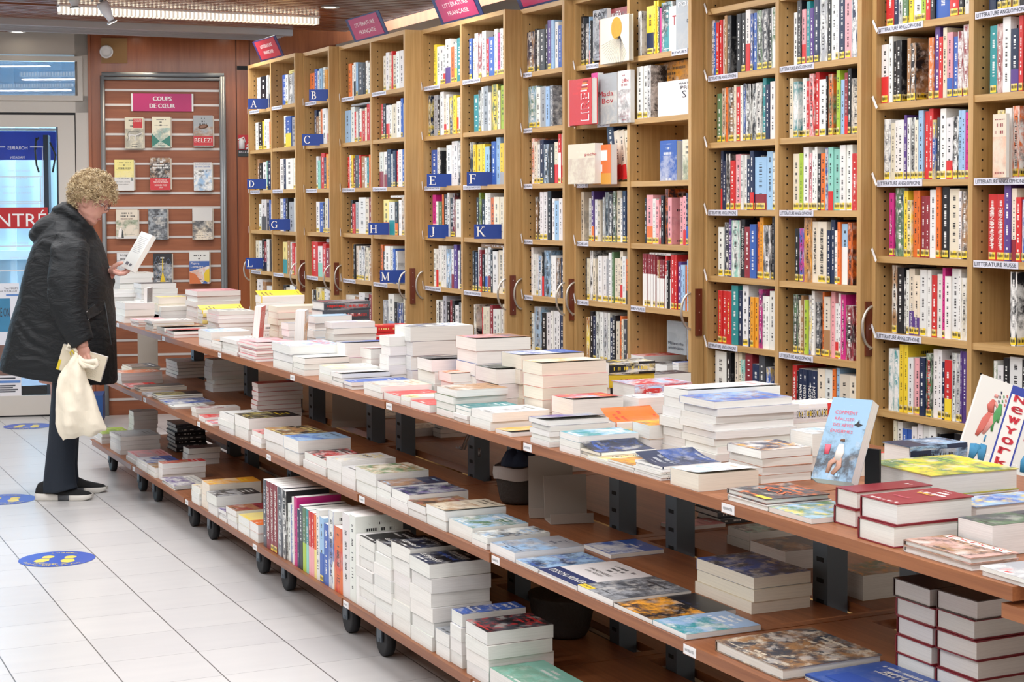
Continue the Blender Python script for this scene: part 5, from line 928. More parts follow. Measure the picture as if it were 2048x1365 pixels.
(L_, 1.88, 310, 294, 318, 937, 2, 'Bwk', .5, 'w', 0, 'small paperback with brown cover'), (L_, 1.895, 324, 311, 413, 928, 3, 'rBw', .5, 'w', 0, 'paperback with red oval picture'), (L_, 1.88, 349, 322, 413, 972, 5, 'wvs', .7, 'ws', 0, 'thin journal with white and purple cover'), (L_, 2.12, 375, 364, 438, 898, 3, 'kRg', .3, 's', 0, 'shaded paperback with maroon black cover'),
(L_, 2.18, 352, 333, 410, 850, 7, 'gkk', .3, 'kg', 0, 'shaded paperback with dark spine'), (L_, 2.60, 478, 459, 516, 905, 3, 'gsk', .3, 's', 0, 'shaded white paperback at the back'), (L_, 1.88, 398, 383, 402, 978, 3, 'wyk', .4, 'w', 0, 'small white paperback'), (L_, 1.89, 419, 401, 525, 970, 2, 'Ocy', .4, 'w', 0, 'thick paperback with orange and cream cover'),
(L_, 1.88, 435, 416, 526, 994, 2, 'ksw', .6, 'w', 0, 'thick paperback with black photo cover'), (L_, 1.88, 453, 438, 458, 1025, 3, 'vwk', .4, 'w', 0, 'small white paperback with violet corner'), (L_, 1.88, 474, 455, 526, 1023, 3, 'RBk', .5, 'w', 0, 'paperback with wine red picture'), (L_, 1.88, 499, 476, 524, 1042, 2, 'YYy', .3, 'w', 0, 'paperback with pale yellow cover'), (L_, 1.88, 516, 500, 524, 1051, 2, 'oow', .3, 'w', 0, 'paperback with bright orange cover'),
(L_, 1.885, 748, 713, 778, 1087, 7, 'kww', .0, 'w', 0, 'thick paperback with black cover, half hidden'), (L_, 1.882, 782, 749, 800, 1097, 7, 'knw', .5, 'w', 0, 'thick paperback with black lettered cover'), (L_, 1.885, 820, 783, 928, 1099, 6, 'knw', .6, 'w', 0, 'thick paperback with black and blue cover'), (L_, 1.882, 863, 821, 985, 1130, 6, 'knw', .5, 'w', 0, 'thick paperback lettered in white on navy'),
(L_, 1.885, 898, 872, 935, 1271, 2, 'sgk', .2, 'w', 0, 'thin grey journal'), (L_, 1.89, 924, 893, 1055, 1230, 4, 'bnw', .7, 'w', 0, 'paperback with navy and blue lettered cover'), (L_, 1.885, 977, 932, 1109, 1266, 4, 'kgr', .8, 'w', 0, 'paperback with black and white photo cover'), (L_, 1.885, 1062, 978, 1165, 1385, 1, 'aGw', .3, 'w', 0, 'sea green paperback at the lower picture edge'),
]
PB = []
DBG = False
for i, (lv, place, cx, xl, xr, yt, n, cols, art, low, curl, look) in enumerate(PILES):
    z, xe = LV[lv]; X = place; p = PX(cx, yt, X)
    for _ in range(3): yb = proj((X, p.y, z))[1]
    Wy = PX(xl, yt-4, X).y-p.y; Hx = PY(xr, yt, p.y).x-X; hgt = max(p.z-curl*.6-z, .012)
    PB.append(dict(i=i, lv=lv, x0=X, y0=p.y, W=max(.10, min(.26, Wy)), H=max(.17, min(.31, Hx)), z=z, h=hgt, n=n, cols=cols, art=art, low=low, curl=curl, look=look, rawW=Wy, rawH=Hx))
for b in PB: b['orig'] = (b['x0'], b['y0'], b['W'], b['H'])
# pull piles that would stand in one another apart: the one further from the eye gives way
rp = random.Random(5)
for _ in range(4):
    for a in PB:
        for b in PB:
            if a is b or a['lv'] != b['lv'] or a['x0']+a['y0']*.0 > b['x0'] and False: continue
            ox = min(a['x0']+a['H'], b['x0']+b['H'])-max(a['x0'], b['x0']); oy = min(a['y0']+a['W'], b['y0']+b['W'])-max(a['y0'], b['y0'])
            if ox <= .001 or oy <= .001: continue
            f, q = (a, b) if (a['x0']*.43+a['y0']*.9) < (b['x0']*.43+b['y0']*.9) else (b, a)      # f in front
            # cheapest cut: shorten the front one's hidden depth, or move the other's hidden face back
            opts = []
            if q['x0'] > f['x0']+.09: opts.append((ox, 'fH'))
            if q['y0'] > f['y0']+.07: opts.append((oy, 'fW'))
            if q['W']-oy > .08 and q['y0'] < f['y0']+f['W']: opts.append((oy*1.3, 'qy'))
            if q['H']-ox > .11 and q['x0'] < f['x0']+f['H']: opts.append((ox*1.3, 'qx'))
            if f['y0'] > q['y0'] and f['x0'] < q['x0']: opts.append((oy, 'qW') if q['W']-oy > .07 else (9, '-'))
            if not opts: continue
            o_ = min(opts)[1]
            if o_ == 'fH': f['H'] = max(.10, f['H']-ox-.002)
            elif o_ == 'fW': f['W'] = max(.07, f['W']-oy-.002)
            elif o_ == 'qy': q['y0'] += oy+.002; q['W'] -= oy+.002
            elif o_ == 'qx': q['x0'] += ox+.002; q['H'] -= ox+.002
            elif o_ == 'qW': q['W'] -= oy+.002
if DBG:
    for i_, b in enumerate(PB):
        q = PILES[i_]; o0 = b['orig']; print('MOVE', q[1:4], b['look'][:30], 'dx %.3f dy %.3f W %.3f->%.3f H %.3f->%.3f raw %.2f %.2f T %.4f' % (b['x0']-o0[0], b['y0']-o0[1], o0[2], b['W'], o0[3], b['H'], b['rawW'], b['rawH'], b['h']/b['n'])) if abs(b['x0']-o0[0])+abs(b['y0']-o0[1]) > .012 or b['W'] < o0[2]*.8 or b['H'] < o0[3]*.8 or b['rawW'] < 0 or b['h']/b['n'] < .006 or b['h']/b['n'] > .06 else None
def row_of(b):
    d = b['x0']-LV[b['lv']][1]; return 'front' if d < .09 else 'second' if d < .26 else 'third' if d < .44 else 'rear'
for lv in LV:
    for rw in ('front', 'second', 'third', 'rear'):
        g = sorted([b for b in PB if b['lv'] == lv and row_of(b) == rw], key=lambda b: b['y0'])
        for j, b in enumerate(g):
            b['row'] = rw
            if j < 30: b['ord'] = ORD[j]+' pile from near end'
            else: b['ord'] = ORD[len(g)-1-j]+' pile from far end'
BK = []
for b in PB:
    T = b['h']/b['n']
    for k in range(b['n']):
        top = k == b['n']-1; key = b['low'][(b['n']-1-k) % len(b['low'])]
        BK.append(dict(b=b, k=k, T=T, top=top, c=b['cols'][0] if top else key, zz=b['z']+k*T, dx=rp.uniform(-.006, .006)*(k > 0), dy=rp.uniform(-.006, .006)*(k > 0), rz=rp.uniform(-.03, .03)*(k > 0), W=b['W']*rp.uniform(.965, 1), H=b['H']*rp.uniform(.965, 1)))
def pscore(s):
    b = s['b']; X, Y, Z = proj((b['x0'], b['y0'], s['zz'])); return (s['T']*(b['W']+b['H'])+(.5*b['W']*b['H']*.3 if s['top'] else 0)+(.02 if s['top'] and b['n'] < 3 else 0))/(Z*Z)*(1 if Y < 1450 and X < 2100 else 0)*(.4 if b['row'] != 'front' and not s['top'] else 1)
ok_ = sorted(range(len(BK)), key=lambda i: -pscore(BK[i])); keepb = set(ok_[:318]); restb = MB(); restb.data = True; PILED = {}
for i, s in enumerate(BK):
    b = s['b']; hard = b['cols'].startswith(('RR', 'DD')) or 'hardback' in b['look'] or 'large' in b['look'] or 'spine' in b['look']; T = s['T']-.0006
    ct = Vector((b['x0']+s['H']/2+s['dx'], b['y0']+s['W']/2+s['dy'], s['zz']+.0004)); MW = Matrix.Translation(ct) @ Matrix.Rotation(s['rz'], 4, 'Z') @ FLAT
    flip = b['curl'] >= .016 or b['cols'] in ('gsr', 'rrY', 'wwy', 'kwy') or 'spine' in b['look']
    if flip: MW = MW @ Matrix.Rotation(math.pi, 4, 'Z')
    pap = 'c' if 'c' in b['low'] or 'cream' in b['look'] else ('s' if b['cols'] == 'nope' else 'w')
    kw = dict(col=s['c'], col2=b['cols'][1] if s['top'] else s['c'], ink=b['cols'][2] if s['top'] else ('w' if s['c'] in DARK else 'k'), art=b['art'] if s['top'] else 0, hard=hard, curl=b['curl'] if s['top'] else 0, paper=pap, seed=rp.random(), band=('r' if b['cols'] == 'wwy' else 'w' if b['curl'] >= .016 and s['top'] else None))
    if b['curl'] >= .016 and s['top']: kw['bandh'] = .98
    if i in keepb:
        nn = b['n']-1-s['k']; pos = b['ord']+', '+b['row']+' row, '+LNAME[b['lv']]
        if s['top']: lab = b['look']+', '+('topmost, ' if b['n'] > 1 else '')+pos
        else: lab = CNAME[s['c']]+' edged book, '+ORD[nn]+' from top, '+pos
        w_ = lab.replace(',', ' ').split()
        if len(w_) > 16: lab = lab.replace(' from near end', ' nearward' if False else '').replace('topmost, ', 'top, ')
        w_ = lab.replace(',', ' ').split()
        if len(w_) > 16: lab = lab.replace(' with ', ', ').replace(' and ', ' ').replace(' pile,', ',')
        if len(lab.replace(',', ' ').split()) > 16: lab = lab.replace('paperback', 'book').replace('top, ', '').replace(' cover,', ',')
        o = place_book('piled_book', MW, s['W'], s['H'], T, lab, 'book', 'books lying in piles on the display tables', **kw)
        PILED[(b['i'], s['k'])] = (o, s['W'], s['H'], T)
        if s['top']: b['obj'] = (o, s['W'], s['H'], T)
    else: book_geo(s['W'], s['H'], T, mc=restb, mp=restb, mi=(0, 1), xf=MW, **kw)
tag(restb.build('piled_books', [MATS['printed'], MATS['pages']]), 'the smaller and more hidden books in the piles on the display tables', 'books', kind='stuff')
def top_of(look):
    for b in PB:
        if b['look'] == look and 'obj' in b: return b['obj']
def cover_text(look, lines, mats=None, boxes=()):
    r = top_of(look)
    if not r: return
    o, W, H, T = r; m = MB()
    for u0, v0, u1, v1, mi in boxes: m.face([(-W/2+W*a, -H/2+H*b, T+.0006) for a, b in ((u0, v0), (u1, v0), (u1, v1), (u0, v1))], mi)
    for s_, u, v, w, h, mi in lines: text(m, s_, (-W/2+W*u, -H/2+H*v, T+.0012), (1, 0, 0), (0, 1, 0), w*W, h*H, mi)
    m.build('cover_lettering', mats or [LW, LK, LR, LY, plain('navy_strip', '2d3a66', .4), plain('ink_orange', 'e0662e', .5), plain('ink_blue', '3558b0', .5), plain('ink_pink', 'd86a80', .5)], o)
cover_text('thick white hardback with navy strip lettered TESSON MUNIER', [('TESSON MUNIER', .5, .13, .85, .09, 0), ('PANTHERE', .5, .55, .5, .05, 1), ('DES NEIGES', .5, .47, .4, .04, 1)], boxes=[(0, 0, 1, .28, 4)])
cover_text('large blue book lettered AU LIT', [('AU LIT !', .6, .72, .6, .13, 0)], boxes=[(.15, .12, .7, .42, 6)])
cover_text('hardback with orange lettering SOS', [('SOS', .5, .45, .6, .2, 5)], boxes=[(.7, .0, 1, .1, 3)])
cover_text('large crowded orange pictured book', [('EXPOS', .5, .84, .8, .1, 2)], boxes=[(.05, .76, .95, .93, 0)])
cover_text('grey photo book with yellow sticker', [('OCCASION', .16, .05, .26, .03, 1)], boxes=[(0, 0, .32, .1, 3)])
cover_text('thick dark red hardback with gold lettering', [('BIBLE', .5, .62, .4, .05, 3), ('BIBLIQUE', .5, .3, .4, .04, 7)])
cover_text('thick paperback lettered in white on navy', [('ÉLÉPHANT', .5, .2, .85, .1, 0), ('HISTOIRE', .5, .62, .8, .09, 0), ('AFRIQUE', .5, .45, .8, .09, 6)])
cover_text('thick paperback with black lettered cover', [('ÉLÉPHANT', .5, .2, .85, .1, 0), ('HISTOIRE', .5, .62, .8, .09, 0)])
cover_text('thick paperback with black and blue cover', [('ÉLÉPHANT', .5, .2, .85, .1, 0), ('HISTOIRE', .5, .62, .8, .09, 0)])
cover_text('paperback with navy and blue lettered cover', [('Romanesque', .5, .22, .8, .08, 0), ('maternel', .5, .34, .5, .06, 0), ('La vie', .5, .62, .5, .06, 0), ('de Jeanne', .5, .74, .5, .06, 0)])
cover_text('paperback with white cover and grey print', [('REINES', .5, .62, .5, .08, 1)])
cover_text('white book with a grey pen drawing', [('LUCIE', .4, .5, .4, .1, 6)])
cover_text('thick paperback with white cover', [])
for pi, s_ in (('dark grey hardback lettered LES PARTISANS', 'LES PARTISANS  Dominique Bona'), ('passport guide with red and white spine', 'PASSEPORT DE MONSIEUR LE PASS')):
    for b in PB:
        if b['look'] == pi:
            for k in range(max(0, b['n']-(2 if 'grey' in pi else 3)), b['n']):
                if (b['i'], k) in PILED:
                    o, W, H, T = PILED[(b['i'], k)]; m = MB(); text(m, s_, (-W/2-.003, 0, T/2), (0, 1, 0), (0, 0, -1), H*.88, T*.42, 0 if 'grey' in pi else 1, off=.0012); m.build('spine_lettering', [plain('ink_red', 'e0392f', .5) if 'grey' in pi else LW, LK], o)
# ---------------------------------------------------------------- upright books on the lowest board (spines to the aisle)
UPR = 'g1.2! R1.5 R1.2 R1.2 g1.8*s k1.3*w w1.1 b.8 w.7 m1 n.8 g1/k G1.1/L t.8/a r.9/p r.8/p o.7/Y w1 l1.3/b b1.4 w1.6*b o2.4*r w2 w1.6'
X = 1.885; xa, xb = 527, 712; ya, yb = PX(xa, 1070, X).y, PX(xb, 1190, X).y; T_ = [TOKRE.match(x) for x in UPR.split()]; tot = sum(float(x.group(2) or 1) for x in T_); y = ya
UL = ['clear slipcase', 'dark brown spine lettered Ken Follett', 'second brown Ken Follett spine', 'third brown Ken Follett spine', 'grey spine with small pictures', 'black and white spine', 'white short book', 'thin blue book', 'thin white book', 'tall magenta book', 'narrow navy book', 'grey book with black foot', 'green and lime book', 'teal and aqua book', 'red and pink book', 'second red and pink book', 'orange and cream book', 'white tall book', 'pale and mid blue book', 'steel blue book', 'white and blue book', 'orange flame book with violet foot', 'white broad book', 'last white book']
for i, x in enumerate(T_):
    th = (ya-yb)*float(x.group(2) or 1)/tot; H = [.262, .262, .262, .262, .262, .258, .215, .215, .25, .255, .215, .235, .232, .232, .23, .23, .228, .25, .23, .215, .27, .225, .285, .29][i]; W = .17
    MW = Matrix.Translation((X+W/2+(.006 if i in (6, 7) else 0), y, .1655+H/2)) @ STAND
    o = place_book('upright_book', MW, W, H, th-.0008, UL[i]+', '+ORD[i]+' upright from far end, lowest board', 'book', 'upright books on the lowest board', col=x.group(1), band=x.group(4), col2=x.group(5) or x.group(1), art=.6 if x.group(5) else 0, bandh=.45, sticker=i in (2, 3, 18), seed=.03*i, ink='w' if x.group(1) in DARK else 'k')
    if i in (1, 2, 3): m = MB(); text(m, 'KEN FOLLETT', (-W/2-.002, H*.22, th/2), (0, 1, 0), (0, 0, -1), H*.42, th*.5, off=.001); text(m, 'AU MONDE', (-W/2-.002, -H*.18, th/2), (0, 1, 0), (0, 0, -1), H*.3, th*.5, off=.001); m.build('title_lettering', LW, o)
    y -= th
W, H, T = .185, .235, .03; MW = Matrix.Translation((X+W/2+.0, y-.002, .1655+H/2)) @ STAND
o = place_book('upright_book', MW, W, H, T, 'white book with a dark photo on its cover, closing the upright row, lowest board', 'book', 'upright books on the lowest board', col='w', col2='w', art=0, ink='w')
m = MB(); m.face([(-W*.3, -H*.45, T+.0008), (W*.42, -H*.45, T+.0008), (W*.42, H*.18, T+.0008), (-W*.3, H*.18, T+.0008)], 0); m.face([(-W*.12, -H*.45, T+.0012), (W*.3, -H*.45, T+.0012), (W*.22, H*.1, T+.0012), (-W*.02, H*.12, T+.0012)], 2); text(m, 'NICOLA', (W*.26, H*.4, T+.001), (1, 0, 0), (0, 1, 0), W*.26, H*.035, 1); text(m, 'LAGIOIA', (W*.24, H*.34, T+.001), (1, 0, 0), (0, 1, 0), W*.3, H*.035, 1); m.build('cover_print', [plain('photo_black', '181a1e', .4), LK, plain('photo_dim', '6e5a50', .5, var=.5, vscale=30)], o)
# ---------------------------------------------------------------- books standing among the piles
def stand_on(name, p, W, H, T, rz, lean, label, **kw):
    MW = Matrix.Translation(p) @ Matrix.Rotation(rz, 4, 'Z') @ Matrix.Rotation(lean, 4, 'Y') @ Matrix.Translation((0, 0, H/2)) @ FACE @ Matrix.Translation((0, 0, -T/2))
    return place_book(name, MW, W, H, T, label, 'book', 'books standing among the piles', **kw)
def px_stand(x, yb_, yt_, X, W, T, rz, lean, label, **kw):
    p = PX(x, yb_, X); q = PX(x, yt_, X); return stand_on('standing_book', (p.x, p.y, p.z), W, q.z-p.z, T, rz, lean, label, **kw), q.z-p.z
o, H = px_stand(515, 678, 612, 2.19, .13, .03, -.45, .1, 'standing book with a coral red cover and black fingers, front of the white piles', col='r', col2='r', art=0, ink='w')
m = MB(); [m.box(-.05+j*.02, -.037+j*.02, -H*.46, H*(.02+.05*math.sin(j*1.7)), .0305, .0312) for j in range(5)]; text(m, 'LONGTEMPS', (0, H*.36, .0315), (1, 0, 0), (0, 1, 0), .07, .012); m.build('cover_print', LK, o)
o, H = px_stand(601, 688, 620, 2.21, .12, .04, -.45, .06, 'standing book with a flame picture cover, in front of the dark hardbacks', col='w', col2='O', art=.8, ink='g')
o, H = px_stand(296, 626, 576, 2.2, .11, .018, -.5, .03, 'standing thin grey white book near the far end of the upper board', col='s', col2='s', art=0, ink='k')
# leaning display book: Comment realiser des reves
def quad_book(name, tl, tr, br, bl, T, label, hard=True, **kw):
    tl, tr, br, bl = [Vector(v) for v in (tl, tr, br, bl)]; ex = ((tr-tl)+(br-bl))/2; W = ex.length; ex.normalize(); ey = ((tl-bl)+(tr-br))/2; H = ey.length; ey = (ey-ex*ey.dot(ex)).normalized(); ez = ex.cross(ey)
    c = (tl+tr+br+bl)/4-ez*T; MW = Matrix(((ex.x, ey.x, ez.x, c.x), (ex.y, ey.y, ez.y, c.y), (ex.z, ey.z, ez.z, c.z), (0, 0, 0, 1)))
    return place_book(name, MW, W, H, T, label, 'book', None, hard=hard, **kw), W, H, T
zt = .848
def solve_on(px_, py_, base, dirv, lim=.35):
    best = None
    for i in range(200): v = base+dirv*(lim*i/199); x, y_, _ = proj(v); d_ = (x-px_)**2+(y_-py_)**2; best = (d_, v) if best is None or d_ < best[0] else best
    return best[1]
RH = Vector((CR.x, CR.y, 0)).normalized(); FH = Vector((CF.x, CF.y, 0)).normalized()
bl = PX(1622, 956, 2.12); hor = (RH*.75-FH*.66).normalized(); up = (RH*.32+FH*.36+Vector((0, 0, .876))).normalized(); nrm_h = -Vector((hor.y, -hor.x, 0)); nrm_h = nrm_h if nrm_h.dot(FH) > 0 else -nrm_h
br = solve_on(1702, 966, bl, hor, .3); tl = solve_on(1685, 800, bl, up, .4); tr = tl+(br-bl)
o, W, H, T = quad_book('leaning_display_book', tl, tr, br, bl, .03, 'tall paperback propped upright, Comment réaliser des rêves, blue sky and rocks cover', hard=False, col='l', col2='g', art=.62, ink='l')
m = MB()
for s_, v_, w_ in (('COMMENT', .82, .56), ('RÉALISER', .745, .5), ('DES RÊVES', .67, .5), ('ÉNORMES', .595, .56)): text(m, s_, (-W*.06, -H/2+H*v_, T+.001), (1, 0, 0), (0, 1, 0), W*w_, H*.045, 0)
m.face([(W*.2, H*.18, T+.001), (W*.27, H*.21, T+.001), (W*.3, H*.25, T+.001), (W*.33, H*.2, T+.001), (W*.42, H*.19, T+.001), (W*.32, H*.16, T+.001)], 1)
m.tube([(W*.02, -H*.06, T), (W*.04, -H*.16, T), (W*.02, -H*.26, T)], [.006, .011, .009], 8, 3); m.tube([(W*.02, -H*.24, T), (-W*.12, -H*.3, T), (-W*.14, -H*.42, T)], [.008, .007, .005], 6, 2); m.tube([(W*.05, -H*.24, T), (W*.1, -H*.33, T), (-W*.02, -H*.43, T)], [.008, .007, .005], 6, 2); m.tube([(W*.03, -H*.03, T), (W*.03, -H*.0, T)], [.006, .005], 8, 4); m.tube([(-W*.3, -H*.08, T), (-W*.28, -H*.2, T)], [.008, .006], 6, 0)
m.v = [(v[0], v[1], T+.0008+(v[2]-T)*.04) for v in m.v]
m.build('cover_print', [plain('coral_ink', 'e0566c', .5), LK, plain('skin_print', 'c99a84', .6, var=.3, vscale=50), plain('shirt_print', 'e2ddd6', .6), plain('hair_print', '6b4a35', .6)], o)
c = (bl+br)/2+nrm_h*.1+RH*.04; m = MB(); m.box(-.018, .018, -.004, .004, 0, .13); m.box(-.018, .018, -.06, .004, 0, .005)
e_ = m.build('book_stand', BLACK); e_.location = (c.x, c.y, zt-.02); e_.rotation_euler = (0, 0, math.atan2(hor.y, hor.x)); tag(e_, 'black support behind the propped tall paperback', 'book stand')
bl = PX(1914, 898, 2.5); bl.z = .83+.03; bl = P(1914, 912, .86); hor = Vector((.9, -.43, 0)).normalized(); nrm_h = Vector((.43, .9, 0)).normalized(); up = (Vector((0, 0, .93))+nrm_h*.30+hor*.0).normalized()
up = (Vector((0, 0, .92))+nrm_h*.25+hor*.36).normalized(); hor = (hor-up*hor.dot(up)).normalized(); tl = solve_on(1972, 750, bl, up, .5); br = bl+hor*.21; tr = tl+hor*.21
o, W, H, T = quad_book('leaning_display_book', tl, tr, br, bl, .02, 'tilted white book lettered New York in red on a vertical blue strip', col='w', col2='w', art=0, ink='w')
m = MB(); m.box(-W*.12, W*.14, -H*.5, H*.5, T, T+.0008, 0); m.box(-W*.1, W*.12, -H*.5, H*.4, T+.0004, T+.0014, 1)
for j, ch in enumerate('NewYork'): text(m, ch, (W*.01, H*(.36-j*.125), T+.002), (1, 0, 0), (0, 1, 0), W*.13, H*.08, 2, bold=.002)
text(m, 'en 1', (W*.32, H*.06, T+.001), (1, 0, 0), (0, 1, 0), W*.26, H*.06, 2); text(m, 'mots', (W*.34, -H*.05, T+.001), (1, 0, 0), (0, 1, 0), W*.3, H*.06, 2)
m_box = len(m.v)
def blob(pts, r, mi): m.tube([(W*a, H*b, T+.001) for a, b in pts], [x*.8 for x in r], 8, mi)
blob([(-.27, .33), (-.27, .29)], [.006, .006], 7); blob([(-.28, .26), (-.3, .18), (-.27, .1)], [.006, .012, .009], 3); blob([(-.27, .1), (-.31, .0), (-.33, -.1), (-.36, -.2)], [.010, .012, .010, .005], 3); blob([(-.27, .1), (-.24, .0), (-.29, -.16)], [.008, .010, .004], 7); blob([(-.26, .24), (-.21, .18), (-.19, .2)], [.004, .004, .003], 7)
for j in range(9): blob([(-.19+.045*math.sin(j*2.1), .22+.018*j), (-.175+.045*math.sin(j*2.1), .225+.018*j)], [.005, .004], (5, 3, 6)[j % 3])
blob([(-.19, .24), (-.19, .12), (-.22, .0), (-.2, -.1)], [.005, .012, .006, .003], 5); blob([(-.18, .12), (-.16, .02)], [.007, .003], 5)
blob([(-.36, -.3), (-.33, -.38), (-.34, -.47)], [.010, .014, .008], 4); blob([(-.24, -.27), (-.24, -.36), (-.22, -.47)], [.010, .014, .008], 4); blob([(-.34, -.33), (-.24, -.33)], [.011, .011], 4); blob([(-.25, -.24), (-.25, -.16)], [.003, .002], 4)
for j in range(7): blob([(.27+.05*math.sin(j*1.7), .36-.03*j), (.33+.05*math.cos(j*1.9), .34-.03*j)], [.004, .003], (6, 7, 2)[j % 3])
blob([(.2, .3), (.3, .24), (.45, .3)], [.003, .003, .003], 6); blob([(.28, -.2), (.28, -.3), (.3, -.42)], [.006, .014, .012], 4); blob([(.33, -.24), (.35, -.4)], [.006, .010], 8)
m.v = [v if i < m_box else (v[0], v[1], T+.0010+(v[2]-T)*.04) for i, v in enumerate(m.v)]
m.build('cover_print', [plain('strip_blue', '2b3f9e', .5), LW, plain('red_letters', 'c92a3a', .5), plain('coral_fig', 'cf6d62', .6), plain('blue_fig', '3f8fbb', .6), plain('green_fig', '4f9a5a', .6), plain('navy_fig', '22304f', .6), plain('rose_fig', 'dd9c94', .6), plain('brick_fig', 'b0583c', .6)], o)
# ---------------------------------------------------------------- baskets, card displays and wire hooks under the tables
WICK = plain('dark_wicker', '3a3531', .7, bump=.4, bscale=120); CARD = plain('beige_card', 'a39a90', .7); LIN = plain('grey_cloth_lining', 'b5aeaa', .9, bump=.3, bscale=40)
def basket(p, rx, ry, h, label, full):
    e_ = empty('wicker_basket', p); tag(e_, label, 'basket'); m = MB(); rings = []
    for t in [i/14 for i in range(15)]: r = .72+.28*t**.6; rings.append([((rx*r+.003*math.sin(i*6.28*5/5+t*44+(i % 2)*3.1))*math.cos(i*math.pi/24), (ry*r+.003*math.sin(t*44+(i % 2)*3.1))*math.sin(i*math.pi/24), .004+h*t) for i in range(48)])
    m.ring_loft(rings, 0, True); m.build('basket_body', WICK, e_)
    if full == 1:
        m = MB(); m.ring_loft([[(rx*k_*math.cos(i*math.pi/16), ry*k_*math.sin(i*math.pi/16), z+.003*math.sin(i*.8)) for i in range(32)] for k_, z in ((1.03, h*.7), (1.07, h*.86), (1.05, h*1.03), (.96, h*1.05), (.9, h*.86))], 0, False); m.build('cloth_lining', LIN, e_)
        m = MB(); m.ring_loft([[(rx*k_*math.cos(i*math.pi/10)*(.8), ry*k_*math.sin(i*math.pi/10)*.8, z+.012*math.sin(i*1.9)) for i in range(20)] for k_, z in ((.9, h*.75), (.95, h*1.1), (.7, h*1.35), (.25, h*1.45))]); m.build('folded_blue_bag', plain('blue_cloth', '23304a', .8), e_)
    else:
        m = MB(); m.ring_loft([[(rx*k_*math.cos(i*math.pi/12), ry*k_*math.sin(i*math.pi/12), h*(.8+.25*(1-k_))+.01*math.sin(i*2.1)) for i in range(24)] for k_ in (.92, .6, .2)], 0); m.build('dark_contents', plain('olive_cloth', '4a4638', .9), e_)
basket(P(1040, 1006, .515)+Vector((.0, .0, .001)), .085, .075, .12, 'dark wicker basket with a grey cloth lining and blue bag, middle board', 1)
basket(P(1115, 1275, .165)+Vector((.03, .03, .001)), .10, .12, .12, 'dark wicker basket with olive contents on the lowest board', 0)
def card(p, w, h, lean, rz, label):
    e_ = empty('card_book_holder', p, rz); tag(e_, label, 'card display', 'beige card displays'); m = MB(); m.box(-w/2, w/2, 0, .004, 0, h, 0, xf=Matrix.Rotation(-lean, 4, 'X')); m.build('back_sheet', CARD, e_)
    m = MB(); m.box(-w/2, w/2, -.08, 0, 0, .004); m.box(-w/2, w/2, -.084, -.08, 0, .03); m.build('ledge', CARD, e_)
card(P(1132, 1038, .516), .135, .135, .1, math.radians(-14), 'beige card book holder standing on the middle board beside the basket'); card(P(1110, 1030, .516)+Vector((0, .03, 0)), .14, .18, .12, math.radians(-24), 'taller beige card holder behind the first one')
card(P(680, 852, .516)+Vector((.05, 0, 0)), .16, .19, .05, math.radians(-22), 'beige card leaning near the grey posts under the upper board'); 
for j, (x, y_, h_, lb) in enumerate(((296, 735, .2, 'grey card sheet upright under the upper board near the reader'),)): card(P(x, y_, .516), .12, .21, .0, math.radians(-24), lb)
e_ = empty('wire_display_hooks', P(970, 905, .60)); tag(e_, 'bundle of steel display hooks hanging from the post under the upper board', 'display hooks'); 
for j in range(4):
    m = MB(); m.tube([(-.02+j*.006, 0, .20), (-.02+j*.005, 0, 0), (-.035+j*.005, -.02, -.01), (-.035+j*.005, -.02, .02)] if j < 2 else [(-.01+j*.004, 0, .2), (-.13+j*.012, -.03, .02), (-.15+j*.012, -.03, .03)], .0035, 6); m.build('hook', STEEL, e_)
for j, (x0, c_) in enumerate(((640, 'w'), (647, 'R'), (654, 'w'), (660, 's'))):
    p = P(x0, 846, .516)+Vector((.06, 0, .0)); MW = Matrix.Translation((p.x+.08, p.y, .516+.105)) @ Matrix.Rotation(.12, 4, 'X') @ STAND
    place_book('upright_book', MW, .15, .2, .009, ['white thin booklet leaning under the upper board', 'wine red booklet leaning under the upper board', 'second white booklet leaning after the wine red one', 'grey booklet against the beige card'][j], 'book', 'booklets leaning under the upper board', col=c_, col2=c_)
# white stacks lying in the bottom niche of the poetry bookcase
for j, (xa, xl, xr, yt, yb_, n, c_, lb) in enumerate(((1288, 1254, 1372, 713, 748, 2, 'r', 'white paperback with orange-red cover lying in the poetry bookcase niche'), (1334, 1292, 1346, 731, 758, 1, 'k', 'thick white book with dark cover lying in front in the niche'), (1358, 1346, 1386, 726, 790, 6, 'b', 'thin white booklet with blue top lying at the niche edge'))):
    X = 3.44 if j == 0 else 3.42; p = PX(xa, yt, X); Wy = min(.2, PX(xl, yt, X).y-p.y); Hx = .16 if j else .2; zb = .801; T = max((p.z-zb)/n, .008)
    for k in range(n): place_book('lying_book', Matrix.Translation((X+Hx/2, p.y+Wy/2+k*.001, zb+k*T)) @ FLAT, Wy, Hx, T-.0006, lb+(', topmost' if k == n-1 and n > 1 else ', %s from below' % ORD[k] if n > 1 else ''), 'book', 'books lying in the bookcase niche', col=c_ if k == n-1 else 'w', col2='w', art=.3, ink='w')
